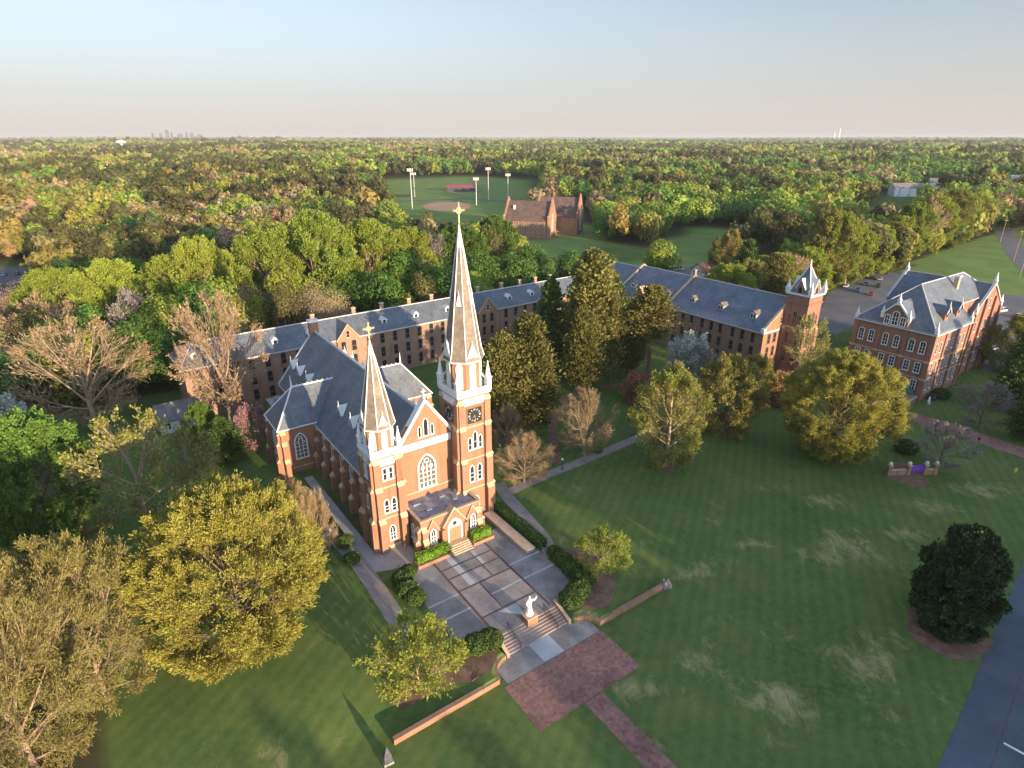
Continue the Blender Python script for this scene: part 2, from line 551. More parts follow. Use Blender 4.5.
def campus(x, y):
    u, v = uvof(x, y)
    c = (v < 94) & (u > -72) & (u < 175)
    c |= (v < -5) & (u < -20)
    c |= (v < 45) & (u > 80)
    c |= (u > 90) & (v < 92) & (u < 205)
    c |= (u < -60) & (v < 70)
    return c
HS = [(600, 156, 14, 'red_shingle', 'white house in the far wood above the chapel, with a red roof'), (620, 157, 12, 'grey_shingle', 'white house in the far wood, right of the red-roofed one'), (592, 160, 10, 'grey_shingle', 'pale house in the far wood just left of the red-roofed one'),
      (730, 152, 12, 'grey_shingle', 'lone white house in the far wood above the meadow'), (945, 190, 26, 'grey_shingle', 'long white-walled house in the wood at right'), (1012, 186, 20, 'slab_light', 'pale blue-roofed house at the far right edge of the wood'),
      (905, 196, 22, 'grey_shingle', 'grey house in the wood above the lime tree row'), (88, 152, 14, 'grey_shingle', 'pale house in the far wood left of the water tower'), (672, 160, 12, 'brown_shingle', 'brown-roofed house in the far wood above the school meadow')]
HPOS = [at(h_[0], h_[1])[:2] + (h_[2],) for h_ in HS] + [at(123, 151.5)[:2] + (16,)]
def wooded(x, y):
    w = ~campus(x, y)
    for hx_, hy_, hw_ in HPOS:
        d_ = math.hypot(hx_, hy_); cx1, cy1 = -hx_ / d_, -hy_ / d_
        al = (x - hx_) * cx1 + (y - hy_) * cy1
        la = np.abs(-(x - hx_) * cy1 + (y - hy_) * cx1)
        w &= ~((al > -20) & (al < 0.14 * d_ + 20) & (la < hw_ * 0.9 + 8))
    for P in CLEAR.values():
        w &= ~inpoly(x, y, P)
    return w

dry_spots = [(850, 545, 8, 6), (865, 660, 7, 5), (830, 500, 6, 3), (580, 488, 3, 2), (700, 660, 4, 3), (985, 490, 9, 4), (935, 505, 7, 4), (690, 575, 6, 1.5), (750, 545, 5, 2), (905, 535, 6, 3), (820, 560, 5, 3), (640, 690, 5, 3), (780, 700, 6, 4)]
dry_spots += [(560 + 430 * gr_[0], 455 + 300 * gr_[1], 1.5 + 4 * gr_[2], 1 + 2.5 * gr_[3]) for gr_ in np.random.default_rng(4).uniform(0, 1, (46, 4))] + [(200 + 200 * gr_[0], 600 + 160 * gr_[1], 1 + 3 * gr_[2], 1 + 2 * gr_[3]) for gr_ in np.random.default_rng(5).uniform(0, 1, (14, 4))]
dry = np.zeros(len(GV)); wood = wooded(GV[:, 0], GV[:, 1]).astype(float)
for px, py, rx, ry in dry_spots:
    x, y, _ = at(px, py)
    dry = np.maximum(dry, (1.0 if (px, py, rx, ry) in dry_spots[:13] else 0.62) * np.exp(-(((GV[:, 0] - x) / rx) ** 2 + ((GV[:, 1] - y) / ry) ** 2)))
u_, v_ = uvof(GV[:, 0], GV[:, 1])
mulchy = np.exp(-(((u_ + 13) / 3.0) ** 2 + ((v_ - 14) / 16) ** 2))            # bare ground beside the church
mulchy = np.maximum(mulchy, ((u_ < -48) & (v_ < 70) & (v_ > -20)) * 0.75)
mown = np.zeros(len(GV))
for k_ in ('sports', 'meadow', 'east_field', 'chapel', 'glade'):
    mown[inpoly(GV[:, 0], GV[:, 1], CLEAR[k_])] = 1
zone = np.stack([np.maximum(wood, mulchy), dry, mown, np.ones(len(GV))], 1)

def ground_mat():
    m, nt, p, out = new_mat('lawn_and_leaf_litter')
    f1 = ramp(nt, noise(nt, 0.06, 8, 0.72), 0.36, 0.62)
    c = mixrgb(nt, f1, (0.056, 0.092, 0.026), (0.142, 0.172, 0.044))
    f2 = ramp(nt, noise(nt, 0.22, 7, 0.75), 0.4, 0.65)
    c = mixrgb(nt, f2, c, (0.070, 0.125, 0.034))
    f2b = ramp(nt, noise(nt, 1.1, 8, 0.8), 0.42, 0.75)
    c = mixrgb(nt, f2b, c, (0.135, 0.170, 0.056))
    tc = nt.nodes.new('ShaderNodeTexCoord')
    mp = nt.nodes.new('ShaderNodeMapping'); mp.inputs['Rotation'].default_value = (0, 0, R(22))
    nt.links.new(tc.outputs['Object'], mp.inputs[0])
    wv = nt.nodes.new('ShaderNodeTexWave'); wv.inputs['Scale'].default_value = 0.17; wv.inputs['Distortion'].default_value = 0.8; wv.inputs['Detail'].default_value = 3
    nt.links.new(mp.outputs[0], wv.inputs['Vector'])
    g = mixrgb(nt, wv.outputs['Fac'], (0.92, 0.93, 0.92), (1.05, 1.05, 1.03))
    c = mixrgb(nt, 1.0, c, g, 'MULTIPLY')
    a = nt.nodes.new('ShaderNodeAttribute'); a.attribute_name = 'zone'
    sep = nt.nodes.new('ShaderNodeSeparateColor'); nt.links.new(a.outputs['Color'], sep.inputs[0])
    c = mixrgb(nt, sep.outputs[2], c, mixrgb(nt, f1, (0.13, 0.19, 0.05), (0.19, 0.25, 0.07)))
    # worn dry patches broken up by noise
    n3 = noise(nt, 0.42, 10, 0.8, dist=0.5, stretch=(1, 0.6, 1))
    ad = nt.nodes.new('ShaderNodeMath'); ad.operation = 'MULTIPLY_ADD'
    nt.links.new(sep.outputs[1], ad.inputs[0]); ad.inputs[1].default_value = 0.27; nt.links.new(n3, ad.inputs[2])
    f3 = ramp(nt, ad.outputs[0], 0.655, 0.92)
    c = mixrgb(nt, f3, c, (0.40, 0.315, 0.165))
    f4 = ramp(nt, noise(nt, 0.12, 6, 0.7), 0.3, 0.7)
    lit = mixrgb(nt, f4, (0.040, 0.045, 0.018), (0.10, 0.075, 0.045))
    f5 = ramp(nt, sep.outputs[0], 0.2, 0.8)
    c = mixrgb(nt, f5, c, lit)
    nt.links.new(c, p.inputs['Base Color'])
    p.inputs['Roughness'].default_value = 0.95
    p.inputs['Specular IOR Level'].default_value = 0.05
    return m
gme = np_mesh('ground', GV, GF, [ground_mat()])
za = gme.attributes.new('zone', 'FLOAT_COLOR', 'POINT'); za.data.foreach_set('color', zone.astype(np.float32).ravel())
tag(link('ground', gme), kind='structure')

def sheet(name, pts, mat, lift=0.03, step=2.0, kind='structure', thick=None):
    """Draped polygon given by world x, y points; filled with a triangulated grid."""
    P = [(p[0], p[1]) for p in pts]
    import bmesh
    b = bmesh.new()
    vs = [b.verts.new((x, y, 0)) for x, y in P]
    b.faces.new(vs)
    xs = [p[0] for p in P]; ys = [p[1] for p in P]
    n = int(max(max(xs) - min(xs), max(ys) - min(ys)) / step)
    for axis, lo, hi in ((0, min(xs), max(xs)), (1, min(ys), max(ys))):
        k = int((hi - lo) / step)
        for i in range(1, k + 1):
            c = lo + (hi - lo) * i / (k + 1)
            co = (c, 0, 0) if axis == 0 else (0, c, 0)
            no = (1, 0, 0) if axis == 0 else (0, 1, 0)
            bmesh.ops.bisect_plane(b, geom=b.verts[:] + b.edges[:] + b.faces[:], plane_co=co, plane_no=no)
    for v in b.verts:
        v.co.z = hz(v.co.x, v.co.y) + lift
    me = bpy.data.meshes.new(name)
    bmesh.ops.recalc_face_normals(b, faces=b.faces)
    b.to_mesh(me); b.free()
    if len(me.polygons) and me.polygons[0].normal.z < 0:
        me.flip_normals()
    me.materials.append(M[mat])
    return tag(link(name, me), kind=kind)

def ribbon(name, pts, width, mat, lift=0.035, step=1.5):
    """Path along world x, y points, draped on the ground, with rounded bends."""
    P = [Vector((p[0], p[1])) for p in pts]
    fine = []
    for i in range(len(P) - 1):
        p0, p1, p2, p3 = P[max(i - 1, 0)], P[i], P[i + 1], P[min(i + 2, len(P) - 1)]
        n = max(2, int((p2 - p1).length / step))
        for k in range(n):
            t = k / n
            fine.append(0.5 * ((2 * p1) + (p2 - p0) * t + (2 * p0 - 5 * p1 + 4 * p2 - p3) * t * t + (3 * p1 - p0 - 3 * p2 + p3) * t ** 3))
    fine.append(P[-1])
    mb = MB(); rows = []
    for i, c in enumerate(fine):
        d = (fine[min(i + 1, len(fine) - 1)] - fine[max(i - 1, 0)]).normalized()
        nn = Vector((-d.y, d.x))
        row = []
        for k in (-0.5, -0.17, 0.17, 0.5):
            q = c + nn * width * k
            row.append((q.x, q.y, hz(q.x, q.y) + lift))
        rows.append(row)
    mb.grid(rows, 0, close=False)
    return tag(mb.build(name, [mat]), kind='structure')

# paved paths, drives, roads
ribbon('path', [at(*p) for p in [(326, 532), (350, 552), (372, 582), (392, 612), (408, 640)]], 2.6, 'path')
ribbon('path', [W(16.6, 6.5), W(15.4, 2.0), W(14.2, -6), W(12.9, -13), W(11.0, -17)], 2.4, 'path')
ribbon('path', [W(15.0, 2.6), at(545, 476), at(590, 458), at(640, 437), at(668, 425)], 2.3, 'path', 0.05)
ribbon('path', [at(556, 464), at(553, 440), at(556, 415), at(580, 392), at(620, 385), at(660, 378)], 2.2, 'mulch', 0.04)
sheet('path', [W(-15.5, -3.2), W(-11.0, -5.0), W(-6.0, -6.0), W(-6.0, 1.0), W(-11.5, 1.0), W(-12.0, 30), W(-13.6, 30), W(-13.6, 2)], 'concrete', 0.025)
rd_p, rd_q = (45.2, 43.8), (81.1, 77.7)
rdx, rdy = rd_q[0] - rd_p[0], rd_q[1] - rd_p[1]
rl = math.hypot(rdx, rdy); rdx /= rl; rdy /= rl
def road(s, t):
    return rd_p[0] + rdx * s + rdy * t, rd_p[1] + rdy * s - rdx * t
sheet('road', [road(-120, 0), road(260, 0), road(260, 13), road(-120, 13)], 'asphalt', 0.02, 6.0)
for s0, t0_, t1_ in ((9.8, 4.3, 8.5), (55.6, 0.3, 3.5), (-36, 4.3, 8.5), (101, 4.3, 8.5)):
    sheet('road_marking', [road(s0, t0_), road(s0 + 0.3, t0_), road(s0 + 0.3, t1_), road(s0, t1_)], 'paint', 0.026, 6)
sheet('road_patch', [road(14, 8.0), road(40, 7.6), road(41, 9.2), road(15, 9.6)], 'asphalt_old', 0.0235, 6)
sheet('road_patch', [road(2, 3.9), road(70, 3.9), road(70, 4.02), road(2, 4.02)], 'joint', 0.0238, 6)
def kerb(name, pts, w=0.2, h=0.13, mat='concrete'):
    mb = MB()
    for a, b in zip(pts[:-1], pts[1:]):
        n = max(1, int(math.hypot(b[0] - a[0], b[1] - a[1]) / 4))
        d = Vector((b[0] - a[0], b[1] - a[1])).normalized(); nn = Vector((-d.y, d.x)) * w
        for k in range(n):
            p = [a[i] + (b[i] - a[i]) * k / n for i in (0, 1)]; q2 = [a[i] + (b[i] - a[i]) * (k + 1) / n for i in (0, 1)]
            z0, z1 = hz(*p), hz(*q2)
            lo = [(p[0], p[1], z0 - 0.1), (q2[0], q2[1], z1 - 0.1), (q2[0] + nn.x, q2[1] + nn.y, z1 - 0.1), (p[0] + nn.x, p[1] + nn.y, z0 - 0.1)]
            mb.loft([lo, [(x, y, z + 0.1 + h) for x, y, z in lo]])
    return tag(mb.build(name, [mat]), kind='structure')
ribbon('driveway', [at(870, 395), at(898, 412), at(950, 428), at(1024, 453), at(1110, 478)], 5.6, 'paver_red', 0.03)
sheet('parking_lot', [at(*p) for p in [(815, 325), (826, 296), (848, 276), (880, 268), (905, 276), (960, 290), (1060, 300), (1080, 345), (985, 372), (972, 360), (990, 330), (900, 322), (860, 322), (836, 335)]], 'asphalt_old', 0.03, 6.0)
sheet('parking_lot', [at(*p) for p in [(-60, 318), (-55, 264), (46, 268), (40, 306), (15, 320)]], 'asphalt_old', 0.03, 8.0)
sheet('parking_lot', [at(*p) for p in [(632, 283), (645, 270), (700, 266), (702, 276), (660, 287)]], 'asphalt_old', 0.03, 8.0)
ribbon('road', [at(1120, 330), at(1050, 285), at(1022, 258), at(1008, 238), at(1000, 226)], 11, 'asphalt_old', 0.04, 6)
ribbon('path', [at(505, 276), at(540, 270), at(575, 266), at(600, 268)], 3.5, 'path', 0.04)

# plaza in front of the church: slabs, brick joints, light bands
def uvq(mb, u0, u1, v0, v1, z, m):
    pts = [W(u0, v0), W(u1, v0), W(u1, v1), W(u0, v1)]
    mb.face([(x, y, z) for x, y in pts], m)
pl = MB()
b0, b1 = W(-10.2, -25.2), W(10.4, -5.6)
uvq(pl, -10.2, 10.4, -25.2, -5.4, 0.03, 0)
for (a, b, c, d) in [(-4.85, -2.3, -15.0, -5.4), (-4.85, -1.6, -21.5, -15.4), (0.95, 4.2, -12.0, -5.4), (-1.2, 4.2, -18.2, -15.4), (-2.0, 0.7, -15.0, -12.2), (-1.3, 4.2, -21.3, -18.7)]:
    uvq(pl, a, b, c, d, 0.034, 1)
for (a, b, c, d) in [(-2.9, -1.9, -15.0, -6.4), (0.9, 1.9, -11.9, -8.2), (-10.2, -5.2, -15.75, -15.45), (-10.2, -5.2, -19.15, -18.8), (-1.4, 10.4, -18.5, -18.2), (4.4, 10.4, -14.7, -14.4)]:
    uvq(pl, a, b, c, d, 0.038, 2)
px = [W(-2.4, -21.9), W(0.6, -21.9), W(0.6, -24.9)]
pl.face([(x, y, 0.038) for x, y in px], 2)
for uu in (-5.0, 4.4):
    uvq(pl, uu - 0.18, uu + 0.18, -25.0, -5.6, 0.042, 3)
for (a, b, c) in [(-1.4, -21.5, -15.4), (1.1, -15.0, -8.0)]:
    uvq(pl, a - 0.12, a + 0.12, b, c, 0.042, 3)
for vv in (-9.8, -12.1, -15.2, -21.6):
    uvq(pl, -4.8, 4.2, vv - 0.14, vv + 0.14, 0.0445, 3)
tag(pl.build('plaza', ['slab', 'slab_warm', 'slab_light', 'joint']), kind='structure')
lo = MB()
zl = -1.2
for (a, b, c, d, z, m) in [(-8.3, 8.0, -39.3, -31.9, zl + 0.03, 0), (-1.6, 1.3, -75, -39.4, zl + 0.03, 0), (-7.6, 7.8, -31.8, -27.9, zl + 0.02, 1), (-1.75, 1.5, -31.75, -27.95, zl + 0.026, 2)]:
    uvq(lo, a, b, c, d, z, m)
tag(lo.build('brick_forecourt', ['paver_red', 'slab', 'slab_light']), kind='structure')

# ------------------------------------------------------------------ windows
_wc = {}
def arch_pts(w, h, ah, n=5, pointed=True):
    pts = [(-w / 2, 0.0), (-w / 2, h - ah)]
    if ah > 0:
        L = []
        for k in range(1, n + 1):
            if pointed:
                a = math.radians(60) * k / n
                x = w / 2 - w * math.cos(a); z = w * math.sin(a) * ah / (0.8660254 * w)
            else:
                a = math.pi / 2 * k / n
                x = -w / 2 * math.cos(a); z = ah * math.sin(a)
            L.append((x, h - ah + z))
        pts += L
        pts += [(-x, z) for x, z in L[:-1][::-1]]
    pts += [(w / 2, h - ah), (w / 2, 0.0)]
    return pts
def window_mesh(w, h, ah, pointed=True, fw=0.16, mull=1, trans=1, frame='white', glass='glass', sill=True, proud=0.14, tracery=False):
    key = (w, h, ah, pointed, fw, mull, trans, frame, glass, sill, proud, tracery)
    if key in _wc: return _wc[key]
    mb = MB()
    o = arch_pts(w + 2 * fw, h + fw, ah + fw * 0.6 if ah > 0 else 0, pointed=pointed)
    i = arch_pts(w, h, ah, pointed=pointed)
    mb.face([(x, -0.03, z) for x, z in i], 1)
    n = len(o)
    loops = [[(x, 0.06, z) for x, z in o], [(x, -proud, z) for x, z in o], [(x, -proud, z) for x, z in i], [(x, -0.028, z) for x, z in i]]
    mb.grid(loops, 0, close=False)
    top = h - ah * 0.55
    for k in range(mull):
        x = -w / 2 + w * (k + 1) / (mull + 1)
        mb.box(x - fw * 0.3, x + fw * 0.3, -proud * 0.7, -0.02, 0, top, 0)
    for k in range(trans):
        z = (h - ah) * (k + 1) / (trans + 1) if ah > 0 else h * (k + 1) / (trans + 1)
        mb.box(-w / 2, w / 2, -proud * 0.6, -0.022, z - fw * 0.22, z + fw * 0.22, 0)
    if tracery:
        for cx, cz, r in [(0, h - ah * 0.45, w * 0.17), (-w * 0.25, h - ah * 0.98, w * 0.14), (w * 0.25, h - ah * 0.98, w * 0.14)]:
            ring = [[(cx + rr * math.cos(t), yy, cz + rr * math.sin(t)) for t in [2 * math.pi * k / 12 for k in range(12)]] for rr, yy in ((r, -0.03), (r, -proud * 0.8), (r * 0.65, -proud * 0.8), (r * 0.65, -0.03))]
            mb.grid(ring, 0)
    if sill:
        mb.box(-w / 2 - fw * 1.3, w / 2 + fw * 1.3, -proud - 0.12, 0.05, -0.22, -0.002, 0)
    _wc[key] = mb.mesh('window', [frame, glass])
    return _wc[key]
FACE = {'-v': 0.0, '-u': -math.pi / 2, '+u': math.pi / 2, '+v': math.pi}
def put_window(parent, loc, face, name='window', **k):
    return link(name, window_mesh(**k), parent, loc, FACE[face] if isinstance(face, str) else face)


# ------------------------------------------------------------------ the church
church = thing('church', 'orange brick gothic church with two unequal spires and a long slate roof', 'church', (OX, OY, 0), TH)
NW, EZ, RZ, V1 = 8.8, 9.7, 20.6, 58.0

def stepped_buttress(mb, x, y, dx, dy, w, stages, base=-0.4, m=0, cap=1):
    """Pier standing against a wall at x, y and projecting along dx, dy; stages = (top z, projection)."""
    z0 = base
    for k, (z1, p) in enumerate(stages):
        if dx:
            xa, xb = sorted((x - 0.05 * dx, x + dx * p)); ya, yb = y - w / 2, y + w / 2
        else:
            xa, xb = x - w / 2, x + w / 2; ya, yb = sorted((y - 0.05 * dy, y + dy * p))
        mb.box(xa, xb, ya, yb, z0, z1, m)
        nx = stages[k + 1][1] if k + 1 < len(stages) else 0.03
        # sloping stone weathering
        e = 0.06
        if dx:
            prof = [(x + dx * (p + e), z1), (x + dx * (p + e), z1 + 0.12), (x + dx * nx, z1 + 0.75), (x + dx * (nx - 0.3 if nx > 0.3 else 0), z1)]
            mb.prism([(a, y - w / 2 - e, b) for a, b in prof], (0, w + 2 * e, 0), cap)
        else:
            prof = [(y + dy * (p + e), z1), (y + dy * (p + e), z1 + 0.12), (y + dy * nx, z1 + 0.75), (y + dy * (nx - 0.3 if nx > 0.3 else 0), z1)]
            mb.prism([(x - w / 2 - e, a, b) for a, b in prof], (w + 2 * e, 0, 0), cap)
        z0 = z1 + 0.001

# nave body
mb = MB()
mb.prism([(-NW, 3.4, -0.5), (NW, 3.4, -0.5), (NW, 3.4, EZ), (0, 3.4, RZ - 0.35), (-NW, 3.4, EZ)], (0, V1 - 3.6, 0))
mb.box(-NW - 0.16, -NW - 0.002, 4.8, 33, 1.0, 1.3, 1)
nave = mb.build('nave', ['brick', 'stone'], church)
mb = MB()
for s in (-1, 1):
    eu = s * 9.35
    sl = (RZ - EZ - 0.35) / NW
    ez = RZ - sl * 9.35 + 0.0
    mb.prism([(0, 3.2, RZ), (eu, 3.2, ez), (eu, 3.2, ez - 0.22), (0, 3.2, RZ - 0.33)], (0, V1 - 3.0, 0), 0)
    mb.box(min(eu, eu + s * 0.16), max(eu, eu + s * 0.16), 4.8, V1 + 0.2, ez - 0.24, ez - 0.02, 1)      # gutter
mb.box(-0.22, 0.22, 3.2, V1 + 0.25, RZ - 0.1, RZ + 0.28, 1)
mb.bar((-9.4, V1 + 0.1, EZ - 0.2), (0, V1 + 0.1, RZ + 0.1), 0.28, m=1); mb.bar((9.4, V1 + 0.1, EZ - 0.2), (0, V1 + 0.1, RZ + 0.1), 0.28, m=1)
roof = mb.build('roof', ['slate', 'ridge'], church)
mb = MB(); mb.box(-1.0, 1.0, V1 - 0.8, V1 + 0.5, 9, RZ + 2.2, 0); mb.box(-1.15, 1.15, V1 - 0.95, V1 + 0.65, RZ + 2.2, RZ + 2.75, 1)
mb.build('chimney', ['brick', 'white'], roof)
# slate coping finials over the roof, small white gablets low on both slopes
def dormer(u, v, s):
    mb = MB()
    z = RZ - sl * abs(u)
    w, h, d = 0.95, 1.9, 1.5
    # gable face looks along s*U
    xf = u + s * 0.55
    zb = RZ - sl * abs(xf) - 0.05
    tri = [(xf, v - w, zb), (xf, v + w, zb), (xf, v + w, zb + 0.55), (xf, v, zb + h), (xf, v - w, zb + 0.55)]
    back = u - s * d
    mb.prism(tri, (-s * 1.7, 0, 0), 0)
    mb.prism([(xf + s * 0.18, v - w - 0.25, zb + 0.42), (xf + s * 0.18, v, zb + h + 0.12), (xf + s * 0.18, v + w + 0.25, zb + 0.42), (xf + s * 0.18, v, zb + h + 0.32)], (-s * 1.95, 0, 0), 1)
    mb.face([(xf + s * 0.012, v - 0.36, zb + 0.25), (xf + s * 0.012, v + 0.36, zb + 0.25), (xf + s * 0.012, v + 0.36, zb + 0.9), (xf + s * 0.012, v, zb + 1.25), (xf + s * 0.012, v - 0.36, zb + 0.9)], 2)
    mb.bar((xf, v, zb + h), (xf, v, zb + h + 1.3), 0.13, 0.03, 1)
    return mb.build('dormer', ['ridge', 'white', 'black'], roof)
for v in (14.0, 20.1, 26.2, 45.5, 51.6, 56.6):
    for s in (-1, 1):
        dormer(s * 5.8, v, s)

# side bays: lancet windows between stepped piers
for s in (-1, 1):
    for k in range(6):
        v = 8.2 + k * 4.75
        if v > 32.5: continue
        mb = MB()
        stepped_buttress(mb, s * NW, v, s, 0, 0.95, [(3.0, 1.75), (6.2, 1.25), (8.5, 0.7)])
        mb.build('buttress', ['brick', 'stone'], nave)
    for k in range(6):
        v = 5.9 + k * 4.75
        if v > 31: continue
        put_window(nave, (s * (NW + 0.01), v, 2.3), '-u' if s < 0 else '+u', w=1.15, h=5.8, ah=1.1, fw=0.2, mull=1, trans=3, glass='glass', frame='white')
    for v in (44.5, 50):
        put_window(nave, (s * (NW + 0.01), v, 2.3), '-u' if s < 0 else '+u', w=1.15, h=5.8, ah=1.1, fw=0.2, mull=1, trans=3)
# transepts
for s in (-1, 1):
    t0, t1, va, vb = 8.6, 16.2, 33.0, 41.6
    te, tr, vm = 10.0, 16.4, (33.0 + 41.6) / 2
    mb = MB()
    xa, xb = sorted((s * t0, s * t1))
    mb.box(xa, xb, va, vb, -0.5, te, 0)
    mb.box(xa - 0.04, xb + 0.04, va - 0.05, vb + 0.05, 1.0, 1.25, 1)
    tw = mb.build('transept', ['brick', 'stone'], church)
    hx = s * 11.7
    ex = s * (t1 + 0.45)
    inner = s * 3.4
    a, b, c, d = (ex, va - 0.4, te - 0.2), (ex, vb + 0.4, te - 0.2), (hx, vm, tr), (inner, vm, tr)
    e, f = (s * 8.0, va - 0.4, te - 0.2), (s * 8.0, vb + 0.4, te - 0.2)
    mb = MB()
    mb.face([a, e, d, c], 0); mb.face([b, f, d, c], 0); mb.face([a, b, c], 0); mb.face([a, b, f, e], 0)
    for p, q2 in ((a, c), (b, c), (c, d)):
        mb.bar(p, q2, 0.17, m=1, n=5)
    for p, q2 in ((a, e), (a, b), (b, f)):
        mb.bar(p, q2, 0.15, m=1)
    for k in range(9):
        x = hx + (inner - hx) * k / 8
        mb.bar((x, vm, tr + 0.1), (x, vm, tr + 0.42), 0.07, m=1)
    mb.build('roof', ['slate', 'white'], tw)
    mb = MB(); mb.bar((hx, vm, tr - 0.2), (hx, vm, tr + 1.0), 0.22, 0.16); mb.bar((hx, vm, tr + 1.0), (hx, vm, tr + 2.5), 0.16, 0.03)
    mb.build('finial', ['white'], tw)
    put_window(tw, (s * 12.5, va - 0.01, 3.0), '-v', w=2.1, h=5.2, ah=1.9, fw=0.22, mull=2, trans=3, glass='glass_mid', tracery=True)
    put_window(tw, (s * (t1 + 0.01), vm, 3.0), '-u' if s < 0 else '+u', w=2.1, h=5.2, ah=1.9, fw=0.22, mull=2, trans=3, glass='glass_mid', tracery=True)
    for (x, y, dx, dy) in [(s * (t1 - 0.5), va, 0, -1), (s * t1, va + 0.5, s, 0), (s * t1, vb - 0.5, s, 0)]:
        mb = MB(); stepped_buttress(mb, x, y, dx, dy, 0.9, [(3.0, 1.2), (6.6, 0.85), (8.8, 0.5)]); mb.build('buttress', ['brick', 'stone'], tw)
# apse and vestry
mb = MB(); mb.ngon(0, V1, [(-0.5, 6.2), (8.0, 6.2)], 10, m=0); mb.ngon(0, V1, [(8.0, 6.7), (13.0, 0.3)], 10, m=1)
mb.build('apse', ['brick', 'slate'], church)
mb = MB(); mb.box(-12.6, -8.9, 51.5, 57.5, -0.5, 6.4, 0); mb.box(-12.8, -8.86, 51.3, 57.7, 6.4, 6.75, 1); mb.box(-11.6, -10.0, 53.5, 55.2, 6.75, 7.9, 1)
mb.build('vestry', ['brick', 'concrete'], church)

# west gable between the towers
mb = MB()
GA, GB = 16.6, 23.2
mb.prism([(-6.4, 2.6, -0.5), (5.0, 2.6, -0.5), (5.0, 2.6, GA), (0, 2.6, GB), (-6.4, 2.6, GA - 1.6)], (0, 0.79, 0), 0)
gab = mb.build('gable_wall', ['brick'], church)
mb = MB()
for s in (-1, 1):
    p, q2 = Vector((s * 5.2, 0, GA - 0.3)), Vector((0, 0, GB + 0.35))
    mb.prism([(p.x, 2.38, p.z), (q2.x, 2.38, q2.z), (q2.x, 2.38, q2.z - 0.75), (p.x + (-s) * 0.55, 2.38, p.z - 0.05)], (0, 1.25, 0), 0)
mb.box(-5.9, 4.4, 2.34, 2.59, GA - 1.35, GA - 0.35, 0)
mb.box(-5.9, 4.4, 2.42, 2.588, GA - 1.6, GA - 1.36, 0)
mb.box(-0.2, 0.2, 2.6, 3.0, GB + 0.2, GB + 0.9, 0); mb.bar((0, 2.8, GB + 0.9), (0, 2.8, GB + 1.9), 0.13, 0.05)
mb.box(-0.4, 0.4, 2.74, 2.86, GB + 1.35, GB + 1.5, 0)
mb.build('gable_trim', ['white'], gab)
mb = MB(); mb.box(-6.0, 4.6, 2.45, 2.59, 6.9, 7.15, 0); mb.build('string_course', ['stone'], gab)
put_window(gab, (-0.3, 2.59, 7.5), '-v', w=2.9, h=5.9, ah=2.3, fw=0.28, mull=3, trans=3, glass='glass_mid', tracery=True)
put_window(gab, (-0.1, 2.59, 17.0), '-v', w=0.7, h=3.0, ah=0.7, fw=0.16, mull=0, trans=0)
for x in (-1.25, 1.05):
    put_window(gab, (x, 2.59, 17.0), '-v', w=0.42, h=1.8, ah=0.45, fw=0.13, mull=0, trans=0)

